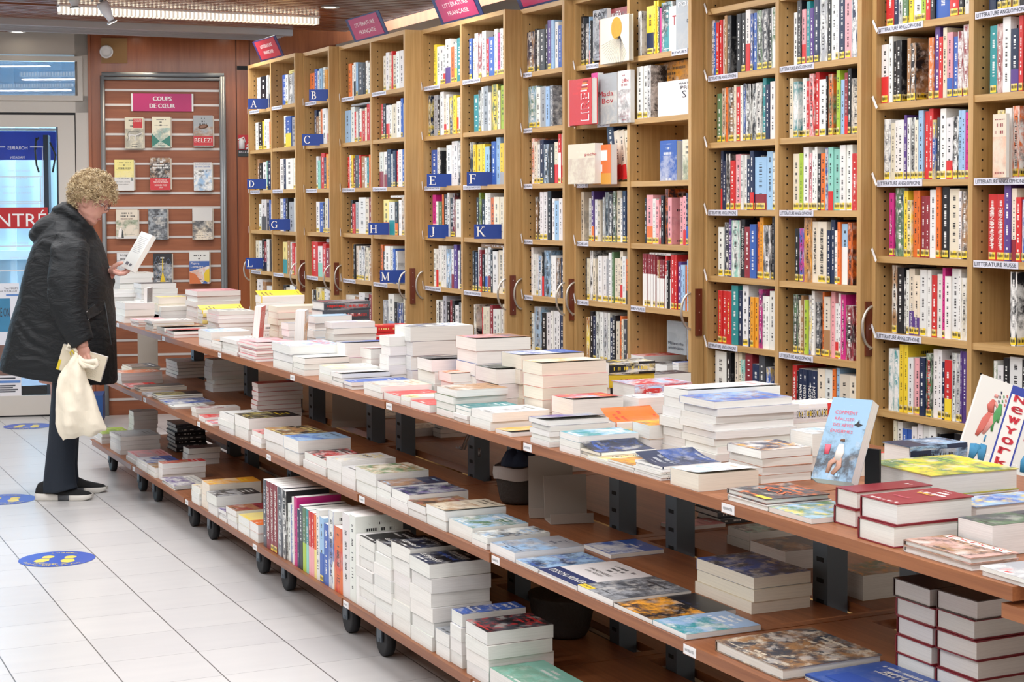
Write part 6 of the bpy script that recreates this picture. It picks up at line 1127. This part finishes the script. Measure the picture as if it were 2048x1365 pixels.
# ================================================================ THE READER
PO = P(140, 993, 0); PO.z = 0; PFW = Vector((CR.x, CR.y, 0)).normalized(); PLT = Vector((-PFW.y, PFW.x, 0)); SCL = FPX/((PO-EYE).dot(CF)+.02)
PM = Matrix(((PFW.x, PLT.x, 0, PO.x), (PFW.y, PLT.y, 0, PO.y), (0, 0, 1, 0), (0, 0, 0, 1)))     # x forward (towards the books), y to her other side, z up
def L(px_, py_, lat=0):
    """the point of her upright plane seen at this pixel, then moved sideways by lat along the line of sight"""
    p0 = PO+PLT*lat; d = ray(px_, py_); t = (p0-EYE).dot(PLT)/d.dot(PLT); w = EYE+d*t; return PM.inverted() @ w
def remeshed(mb, vox, sm=3, it=.5):
    me = bpy.data.meshes.new('r'); me.from_pydata(mb.v, [], mb.f); o = bpy.data.objects.new('r', me); COL.objects.link(o)
    r = o.modifiers.new('r', 'REMESH'); r.mode = 'VOXEL'; r.voxel_size = vox; r.use_smooth_shade = True; s = o.modifiers.new('s', 'SMOOTH'); s.factor = it; s.iterations = sm
    dg = bpy.context.evaluated_depsgraph_get(); out = bpy.data.meshes.new_from_object(o.evaluated_get(dg)); bpy.data.objects.remove(o); bpy.data.meshes.remove(me); return out
def from_mesh(name, me, mat, parent, label=None, disp=None):
    me.name = name; me.materials.clear(); me.materials.append(mat)
    if disp:
        ns = [v.normal.copy() for v in me.vertices]
        for v, n in zip(me.vertices, ns): v.co += n*disp(v.co)
    for p in me.polygons: p.use_smooth = True
    o = bpy.data.objects.new(name, me); COL.objects.link(o)
    if parent is not None: o.parent = parent
    if label: o['label'] = label
    return o
def ell(c, ax, ay, az, R=None, n=20, k=12):
    R = R or Matrix.Identity(3); out = []
    for i in range(k+1):
        t = -math.pi/2+math.pi*i/k; t = max(-1.5, min(1.5, t)); out.append([Vector(c)+R @ Vector((ax*math.cos(t)*math.cos(a), ay*math.cos(t)*math.sin(a), az*math.sin(t))) for a in [2*math.pi*j/n for j in range(n)]])
    return out
SKIN = NT('skin'); SKIN.b.inputs['Base Color'].default_value = lin('d3a190'); SKIN.b.inputs['Roughness'].default_value = .5; SKIN.b.inputs['Subsurface Weight'].default_value = .15; SKIN.b.inputs['Subsurface Radius'].default_value = (.012, .005, .003)
_tc2 = SKIN.n('ShaderNodeTexCoord'); _n2 = SKIN.n('ShaderNodeTexNoise'); _n2.inputs['Scale'].default_value = 28; _n2.inputs['Detail'].default_value = 4; SKIN.l(_tc2.outputs['Object'], _n2.inputs[0]); SKIN.l(SKIN.mix(_n2.outputs[0], lin('dcae9c'), lin('c58d80')), SKIN.b.inputs['Base Color']); SKIN = SKIN.m
# head frame
EAR = L(180, 404, 0); hp_ = math.radians(24); HF = Matrix(((math.cos(hp_), 0, math.sin(hp_)), (0, 1, 0), (-math.sin(hp_), 0, math.cos(hp_))))
HS = .97
def Hd(f, l, u): return EAR+HF @ (Vector((f, l, u))*HS)
def interp(tab, x):
    for (a, va), (b, vb) in zip(tab, tab[1:]):
        if a <= x <= b: t = (x-a)/(b-a); t = t*t*(3-2*t); return va+(vb-va)*t
    return tab[0][1] if x < tab[0][0] else tab[-1][1]
front = [(-.118, .045), (-.105, .068), (-.09, .076), (-.078, .074), (-.06, .078), (-.045, .081), (-.02, .082), (.0, .083), (.02, .082), (.04, .088), (.06, .088), (.085, .078), (.11, .055), (.13, .02), (.136, .0)]
back = [(-.118, .0), (-.105, -.012), (-.08, -.03), (-.05, -.06), (-.02, -.082), (.02, -.098), (.06, -.1), (.09, -.085), (.115, -.055), (.13, -.02), (.136, .0)]
wid = [(-.118, .012), (-.105, .036), (-.08, .055), (-.05, .066), (-.02, .07), (.02, .074), (.06, .075), (.09, .066), (.115, .046), (.13, .022), (.136, .004)]
body = MB(); rings = []
for i in range(44):
    u = -.118+.254*i/43; f, b, w = interp(front, u), interp(back, u), interp(wid, u); c, a_ = (f+b)/2, (f-b)/2; r = []
    for j in range(56):
        a = 2*math.pi*j/56; ca, sa = math.cos(a), math.sin(a); x = c+a_*(abs(ca)**.9)*(1 if ca > 0 else -1); y = w*(abs(sa)**.85)*(1 if sa > 0 else -1)
        an = math.atan2(y, max(x, .001)) if x > 0 else 9
        if abs(an) < 1.2:
            nose = interp([(-.034, 0), (-.022, .020), (-.012, .026), (.004, .018), (.024, .008), (.04, 0)], u); x += nose*math.exp(-(y/.0115)**2)
            x += .006*math.exp(-((u+.058)/.005)**2)*math.exp(-(y/.02)**2)+.005*math.exp(-((u+.072)/.006)**2)*math.exp(-(y/.018)**2)-.004*math.exp(-((u+.065)/.003)**2)*math.exp(-(y/.022)**2)
            x -= .011*math.exp(-((u-.016)/.013)**2)*math.exp(-((abs(y)-.032)/.014)**2); x += .004*math.exp(-((u-.038)/.008)**2)*math.exp(-((abs(y)-.03)/.02)**2)
            x += .004*math.exp(-((u+.02)/.02)**2)*math.exp(-((abs(y)-.045)/.016)**2)
        r.append(Hd(x, y, u))
    rings.append(r)
body.ring_loft(rings)
for s_ in (-1, 1):                                   # ears
    R3_ = HF @ Matrix.Rotation(-.25, 3, 'Y') @ Matrix.Rotation(.3*s_, 3, 'Z'); body.ring_loft(ell(Hd(-.004, s_*.074, .0), .017, .008, .031, R3_))
    body.tube([Hd(.006, s_*.082, .02), Hd(-.004, s_*.086, .03), Hd(-.018, s_*.086, .02), Hd(-.02, s_*.085, 0), Hd(-.008, s_*.08, -.026)], .005, 8)
body.tube([L(150, 455, 0), L(156, 435, 0), L(166, 420, 0), Hd(-.02, 0, -.02)], [.075, .06, .056, .055], 18)        # neck
body.tube([L(150, 470, 0), L(145, 560, 0), L(135, 700, 0), L(133, 765, 0)], [.06, .12, .15, .14], 20)            # trunk under the coat
LH = -.305
body.tube([L(142, 485, -.17), L(137, 550, -.24), L(140, 615, LH+.02), L(160, 668, LH), L(167, 694, LH)], [.05, .045, .04, .03, .026], 14)
body.tube([L(142, 485, .17), L(160, 560, .22), L(192, 590, .17), L(212, 556, .09), L(222, 547, .06)], [.05, .045, .04, .03, .025], 14)
for s_, x in ((-.1, 0), (.12, 6)): body.tube([L(134+x, 760, s_*.8), L(128+x, 870, s_), L(116+x, 960, s_), L(112+x, 985, s_)], [.085, .055, .035, .04], 14)
# right hand: back of the hand towards us, fingers closed over the book edge and bag loops
body.ring_loft(ell(L(166, 703, LH), .036, .017, .036, Matrix.Rotation(.25, 3, 'Y')))
body.ring_loft(ell(L(159, 711, LH-.002), .026, .016, .022))
for i, (kx, ky, ex_, ey_) in enumerate(((152, 712, 150, 720), (160, 715, 160, 726), (169, 716, 170, 730), (177, 713, 180, 722))):
    body.tube([L(164+(kx-164)*.5, 704, LH), L(kx, ky, LH-.008), L((kx+ex_)/2+.5, (ky+ey_)/2+2, LH-.013), L(ex_, ey_, LH-.008), L(ex_+.5, ey_+1.5, LH+.010), L(ex_, ey_-5, LH+.024)], [.011, .0102, .0095, .009, .0085, .0075], 10)
body.tube([L(156, 700, LH+.01), L(150, 708, LH+.024), L(154, 717, LH+.032), L(161, 722, LH+.034)], [.013, .0115, .010, .008], 10)
# left hand: palm up under the book, thumb over its edge
body.ring_loft(ell(L(227, 543, .045), .036, .034, .016, Matrix.Rotation(.1, 3, 'Y')))
for i, lat in enumerate((.012, .033, .054, .075)):
    ln = (.9, 1.05, 1, .82)[i]; body.tube([L(226, 544, lat), L(236+ln*3, 549-i, lat), L(243+ln*7, 548-i*1.5, lat), L(248+ln*12, 541-i*1.5, lat), L(250+ln*13, 534-i, lat-.004)], [.012, .0102, .0095, .009, .0072], 10)
body.tube([L(222, 540, .02), L(230, 532, .008), L(239, 527, .004), L(247, 525.5, .006)], [.014, .012, .0105, .008], 10)
reader = from_mesh('person', remeshed(body, .0036, 3), SKIN, None); reader.matrix_world = PM
tag(reader, 'person with curly fair hair in a black hooded coat reading a white book', 'person')
# eyes, glasses
m = MB()
for s_ in (-1, 1): m.ring_loft(ell(Hd(.070, s_*.031, .016), .011, .012, .011, HF))
m.build('eyes', plain('eye_white', 'd8cfc8', .2), reader)
m = MB()
for s_ in (-1, 1):
    m.tube([Hd(.104-.10*abs(math.cos(a))*.0-.012*(1-math.cos(a))*.0+(-.008 if False else 0)-.01*((s_*math.cos(a)+1)/2), s_*.033+.023*math.cos(a), .012+.018*math.sin(a)) for a in [i*math.pi/10 for i in range(21)]], .0016, 6)
    m.tube([Hd(.098, s_*.056, .018), Hd(.06, s_*.074, .02), Hd(.0, s_*.082, .022), Hd(-.015, s_*.082, .008)], .0016, 6)
m.tube([Hd(.102, -.01, .016), Hd(.107, 0, .019), Hd(.102, .01, .016)], .0016, 6); m.build('glasses', plain('glasses_frame', '5a3e3c', .3), reader, label='thin brown framed glasses')
m = MB(); m.tube([Hd(.078, -.022, -.0655), Hd(.083, -.012, -.0645), Hd(.0845, 0, -.0645), Hd(.083, .012, -.0645), Hd(.078, .022, -.0655)], .0036, 8); m.build('lips', plain('lip_pink', 'b5736c', .5), reader)
# hair
HAIRM = NT('fair_hair'); _o = HAIRM.n('ShaderNodeTexCoord'); _n = HAIRM.n('ShaderNodeTexNoise'); _n.inputs['Scale'].default_value = 45; HAIRM.l(_o.outputs['Object'], _n.inputs[0])
_r = HAIRM.n('ShaderNodeMapRange'); _r.inputs[1].default_value = .35; _r.inputs[2].default_value = .65; HAIRM.l(_n.outputs[0], _r.inputs[0]); HAIRM.l(HAIRM.mix(_r.outputs[0], lin('8c7350'), lin('d8c49c')), HAIRM.b.inputs['Base Color']); HAIRM.b.inputs['Roughness'].default_value = .42; HAIRM = HAIRM.m
rh = random.Random(4); m = MB(); cap = MB(); CC = Vector((-.006, 0, .045))
def hair_ok(d):
    p = CC+Vector((d.x*.108, d.y*.092, d.z*.105))
    if p.x > .058 and p.z < .066: return False
    if p.z < -.058: return False
    if abs(p.y) > .04 and p.x > .012 and p.z < .03: return False
    if abs(p.y) > .055 and -.03 < p.x < .022 and p.z < .014: return False
    return True
crs = []
for i in range(25):
    t = -1.35+2.8*i/24; crs.append([Hd(*(CC+Vector((.109*math.cos(t)*math.cos(a), .088*math.cos(t)*math.sin(a), .106*math.sin(t))) )) for a in [2*math.pi*j/32 for j in range(32)]])
for i in range(24):
    for j in range(32):
        a = 2*math.pi*(j+.5)/32; t = -1.35+2.8*(i+.5)/24; d = Vector((math.cos(t)*math.cos(a), math.cos(t)*math.sin(a), math.sin(t)))
        if hair_ok(d): cap.face([crs[i][j], crs[i][(j+1) % 32], crs[i+1][(j+1) % 32], crs[i+1][j]], 0, smooth=True)
cap.build('hair_base', HAIRM, reader)
cnt = 0
while cnt < 1150:
    d = Vector((rh.gauss(0, 1), rh.gauss(0, 1), rh.gauss(.25, 1))).normalized()
    if not hair_ok(d): continue
    cnt += 1; p = CC+Vector((d.x*.106, d.y*.088, d.z*.103)); n = d.copy(); dn = Vector((0, 0, -1)) if p.z < .1 else Vector((rh.uniform(-1, 1), rh.uniform(-1, 1), -.2)).normalized()
    tng = (dn-n*dn.dot(n)); tng = (tng.normalized() if tng.length > .05 else n.orthogonal().normalized()); tng = (tng+n.cross(tng)*rh.uniform(-.9, .9)).normalized(); sd = n.cross(tng); r = rh.uniform(.006, .0125); ln = rh.uniform(.02, .05) if p.z > -.02 else rh.uniform(.008, .022); tw = rh.choice((-1, 1)); ph = rh.uniform(0, 6.28); tn = rh.uniform(1.1, 2.2); lift = rh.uniform(.3, 1.1)
    pts = []
    for k in range(13):
        t = k/12; a = ph+tw*tn*2*math.pi*t; pts.append(Hd(*(p+n*(.004+lift*.016*math.sin(t*2.2)+r*(1-math.cos(a-ph))*.7)+tng*(ln*t)+sd*(r*math.sin(a)))))
    w = rh.uniform(.0007, .0016); m.tube(pts, [w]*11+[w*.7, w*.3], 4, 0, False)
m.build('hair', HAIRM, reader, label='short curly fair hair')
# coat
COAT = NT('black_coat_cloth'); COAT.b.inputs['Base Color'].default_value = lin('12171b'); COAT.b.inputs['Roughness'].default_value = .55; COAT.b.inputs['Specular IOR Level'].default_value = .35
_o = COAT.n('ShaderNodeTexCoord'); _m = COAT.n('ShaderNodeMapping'); _m.inputs['Scale'].default_value = (9, 9, 22); _n = COAT.n('ShaderNodeTexNoise'); _n.inputs['Scale'].default_value = 1; _n.inputs['Detail'].default_value = 5; _n.inputs['Distortion'].default_value = 1.2; COAT.l(_o.outputs['Object'], _m.inputs[0]); COAT.l(_m.outputs[0], _n.inputs[0])
_b = COAT.n('ShaderNodeBump'); _b.inputs['Strength'].default_value = .55; _b.inputs['Distance'].default_value = .02; COAT.l(_n.outputs[0], _b.inputs['Height']); COAT.l(_b.outputs[0], COAT.b.inputs['Normal']); COAT = COAT.m
c = MB(); rings = []
for y_, bk, fr, w, tl_ in ((768, 2, 229, .262, 30), (760, 3, 229, .266, 29), (735, 6, 229, .266, 22), (700, 14, 228.5, .262, 12), (637, 30, 227, .25, 5), (570, 47, 221, .238, 0), (520, 60, 211, .228, 0), (490, 70, 201, .218, 0), (470, 82, 191, .20, 0), (455, 98, 182, .16, 0), (440, 112, 174, .115, 2), (424, 122, 166, .088, 6), (414, 126, 160, .078, 10)):
    r = []
    for j in range(48):
        a = 2*math.pi*j/48; ca, sa = math.cos(a), math.sin(a); ex = .8; xx = (abs(ca)**ex)*(1 if ca > 0 else -1); yy = (abs(sa)**ex)*(1 if sa > 0 else -1)
        px_ = (bk+fr)/2+(fr-bk)/2*xx; back_ = (1-xx)/2; p = L(px_, y_-tl_*back_, 0); p.y = yy*w*(1-.12*back_); p.y += 0; r.append(p)
    rings.append(r)
c.ring_loft(rings)
c.ring_loft(ell(L(97, 455, 0), .098, .125, .062, Matrix.Rotation(-.55, 3, 'Y')))                                   # hood lying on the back
c.ring_loft(ell(L(82, 470, 0), .060, .11, .052, Matrix.Rotation(.2, 3, 'Y')))
for s_ in (-1, 1):
    c.tube([L(112, 424, 0), L(130, 417, s_*.07), L(148, 430, s_*.10), L(166, 446, s_*.085), L(181, 462, s_*.045), L(187, 478, s_*.02)], [.030, .028, .028, .026, .022, .018], 12)
c.tube([L(145, 482, -.155), L(138, 510, -.22), L(134, 560, -.268), L(136, 612, -.292), L(148, 650, -.302), L(160, 676, LH), L(167, 688, LH)], [.085, .098, .098, .09, .078, .066, .060], 24)
c.tube([L(145, 482, .155), L(150, 530, .21), L(164, 580, .22), L(188, 592, .17), L(206, 568, .11), L(213, 555, .09)], [.085, .09, .082, .07, .06, .052], 20)
def folds(p):
    v = mnoise.noise(Vector((p.x*5+3, p.y*5, p.z*3)))*.010
    if p.y < -.17 and p.z > .72: v += .0075*math.sin(p.z*80+p.x*45+5*mnoise.noise(p*7))*max(0, .1+1.3*mnoise.noise(p*5+Vector((5, 1, 2))))
    else: v += mnoise.noise(Vector((p.x*16, p.y*12, p.z*5)))*.005
    return v
coat = from_mesh('coat', remeshed(c, .0075, 4), COAT, reader, 'long black padded coat with a hood', folds)
# coat trim: zip edge, pocket flap with zip, stud, seam
m = MB(); zy = -.036
m.tube([L(185, 470, zy-.01), L(189, 500, -.06), L(200, 560, -.085), L(212, 620, -.09), L(223, 690, -.085)], .003, 6); m.build('zip_edge', plain('zip_dark', '565c60', .35, .4), coat)
def surf(px_, py_):                                         # point on the coat seen at this pixel
    d = (PM.inverted().to_3x3() @ ray(px_, py_)).normalized(); o_ = PM.inverted() @ EYE; h, loc, nn, fi = coat.ray_cast(o_, d); return (loc-d*.002) if h else L(px_, py_, -.26)
bpy.context.view_layer.update()
m = MB(); pts = [surf(172, 623), surf(189, 610), surf(204, 618), surf(203, 626), surf(180, 641), surf(176, 640)]
m.face([p for p in pts]); m.face([p+Vector((0, -.003, 0)) for p in pts]); m.build('pocket_flap', COAT, coat)
m = MB(); m.tube([surf(173, 624), surf(181, 617), surf(189, 610)], .0028, 5); m.tube([surf(176, 640), surf(190, 632), surf(203, 622)], .0016, 5); m.build('pocket_zip', STEEL, coat)
m = MB(); m.ring_loft(ell(surf(179.5, 637.5), .005, .003, .005)); m.build('stud', STEEL, coat)
# trousers, shoes
TR = plain('navy_denim', '18222f', .8, bump=.35, bscale=30); c = MB()
for s_, x in ((-.1, 0), (.11, 5)):
    rr = []
    for y_, bk, fr, w in ((745, 108, 160, .10), (800, 104, 160, .10), (870, 97, 153, .085), (930, 92, 149, .078), (968, 87, 152, .078), (981, 85, 155, .078)):
        r = []
        for j in range(28):
            a = 2*math.pi*j/28; p = L((bk+fr)/2+x+(fr-bk)/2*math.cos(a), y_-(4*(1-math.cos(a)) if y_ > 975 else 0)*0+(-4*math.cos(a) if y_ > 975 else 0), s_); p.y = s_+w*math.sin(a); r.append(p)
        rr.append(r)
    c.ring_loft(rr)
from_mesh('trousers', remeshed(c, .007, 2), TR, reader, 'dark navy trousers', lambda p: mnoise.noise(Vector((p.x*14, p.y*14, p.z*4)))*.006)
SHB = plain('black_suede', '111215', .85, bump=.3, bscale=150); SOLE = plain('white_sole', 'd9d6cf', .5); SOLD = plain('sole_dark', '4a4d52', .6)
for s_, x0 in ((-.1, 0.0), (.125, .018)):
    b0 = L(84, 1000, 0).x+x0; e_ = empty('shoe'); e_.parent = reader; e_['label'] = 'black suede trainer with a white and grey sole'; Ls = .285; rr, sr = [], []
    for t, w, h in ((0, .026, .062), (.04, .034, .085), (.15, .038, .098), (.3, .037, .098), (.45, .040, .082), (.62, .046, .060), (.8, .047, .048), (.93, .038, .040), (1, .018, .028)):
        x = b0+Ls*t; rr.append([Vector((x, s_+w*math.cos(a)*(1 if math.sin(a) < .5 else .8), .022+(h-.022)*max(0, math.sin(a))**.8)) for a in [math.pi*(-.0)+math.pi*j/14 for j in range(15)]]+[Vector((x, s_-w*.5, .02)), Vector((x, s_+w*.5, .02))])
    m = MB(); m.ring_loft(rr); m.build('upper', SHB, e_)
    for part, (ta, tb), mt in (('heel', (0, .42), SOLE), ('arch', (.42, .62), SOLD), ('toe', (.62, 1), SOLE)):
        m = MB(); rr = []
        for k in range(9):
            t = ta+(tb-ta)*k/8; w = interp([(0, .026), (.05, .038), (.2, .042), (.4, .04), (.62, .049), (.8, .05), (.93, .042), (1, .022)], t); z0 = .001+.012*max(0, (t-.82)/.18)**2; zt = interp([(0, .036), (.3, .034), (.5, .028), (1, .027)], t)
            rr.append([Vector((b0+Ls*t*1.01-.001, s_+a*w, z)) for a, z in ((-1, z0+.004), (-.9, z0), (.9, z0), (1, z0+.004), (1, zt), (.9, zt+.002), (-.9, zt+.002), (-1, zt))])
        m.ring_loft(rr); m.build('sole', mt, e_, label='%s of the sole' % part)
# held books and the cloth bag: things of their own
def W_(v): return PM @ v
def held(name, tl, tr, br, bl, T, label, **kw):
    o, W, H, T = quad_book(name, W_(tl), W_(tr), W_(br), W_(bl), T, label, False, **kw); return o, W, H, T
o, W, H, T = held('held_book', L(286, 465, .085), L(308, 473, -.03), L(260, 540, -.03), L(239, 531, .085), .026, 'white book held open to read in the raised hand', col='w', col2='w', art=0, ink='w')
m = MB()
for j in range(10): m.box(-W*.36, W*(.36-(j*37 % 5)*.03), H*(.36-j*.045), H*(.36-j*.045)+.0022, T+.0002, T+.0006)
m.build('small_print', plain('pale_print', 'b9b9bd', .6), o); m = MB(); m.box(-W*.3, -W*.05, -H*.4, -H*.32, T+.0002, T+.0008); m.box(W*.05, W*.25, -H*.4, -H*.34, T+.0002, T+.0008); m.build('barcode', plain('code_grey', '6a6a72', .6), o)
o, W, H, T = held('held_book', L(131, 690, LH-.001), L(220, 717, LH-.001), L(195, 763, LH-.001), L(108, 737, LH-.001), .022, 'cream book with yellow edge held in the lowered hand with the cloth bag', col='c', col2='c', art=0, ink='c')
m = MB()
for j in range(12): text(m, 'i l m n u a r e s', (W*(.02+.031*j), -H*(.02+.012*(j % 3)), T+.0012), (0, -1, 0), (1, 0, 0), H*.7, W*.012, 0)
m.build('small_print', plain('dim_print', '8f877c', .6), o); m = MB(); m.box(-W*.5, -W*.44, -H*.5, -H*.1, T, T+.001); m.build('yellow_edge', plain('yellow_print', 'd9c22f', .5), o)
BAGM = plain('cream_cotton', 'ece4d0', .85, bump=.35, bscale=26); c = MB(); rr = []; LB = LH-.05
for y_, xl, xr, w in ((706, 150, 157, .008), (716, 146, 160, .013), (730, 129, 165, .026), (752, 120, 174, .040), (782, 110.5, 187, .052), (820, 110, 199, .060), (848, 111.5, 208, .055), (864, 118, 213, .038), (874, 123, 195, .018), (880, 125, 150, .005)):
    r = []
    for j in range(40):
        a = 2*math.pi*j/40; p = L((xl+xr)/2+(xr-xl)/2*math.cos(a), y_+(y_ > 855)*(-4*math.cos(a)), LB); p.y = LB+w*math.sin(a)*(1+.25*math.sin(a*5+y_*.05)); r.append(p)
    rr.append(r)
c.ring_loft(rr); me = remeshed(c, .005, 2)
bag = from_mesh('cloth_bag', me, BAGM, None, None, lambda p: .005*math.sin(p.x*70+p.z*16)*(1 if p.z > .3 else .5)+mnoise.noise(p*11)*.006); bag.matrix_world = PM; tag(bag, 'full cream cotton bag hanging from the lowered hand of the reader', 'bag')
m = MB()
m.tube([L(157, 712, LB-.004), L(166, 722, LB-.012), L(178, 724, LB-.02), L(192, 722, LB-.02), L(196, 730, LB-.02), L(188, 736, LB-.02), L(176, 731, LB-.02), L(166, 726, LB-.014)], [.007, .010, .012, .013, .009, .012, .011, .008], 8)
m.tube([L(158, 712, LB+.0), L(160, 724, LB-.016), L(168, 733, LB-.018), L(178, 735, LB-.016)], [.006, .010, .011, .006], 8); m.tube([L(142, 702, LB+.02), L(133, 697, LB+.02), L(137, 690, LB+.02), L(147, 694, LB+.03), L(154, 706, LB+.01)], [.008, .010, .010, .009, .007], 8)
m.build('knotted_handles', BAGM, bag)
m = MB(); m.tube([L(142, 712, LB-.012), L(140, 705, LB-.012), L(145, 701, LB-.012), L(148, 708, LB-.012)], .0035, 6); m.build('yellow_ribbon', plain('yellow_ribbon', 'cdb62a', .5), bag)
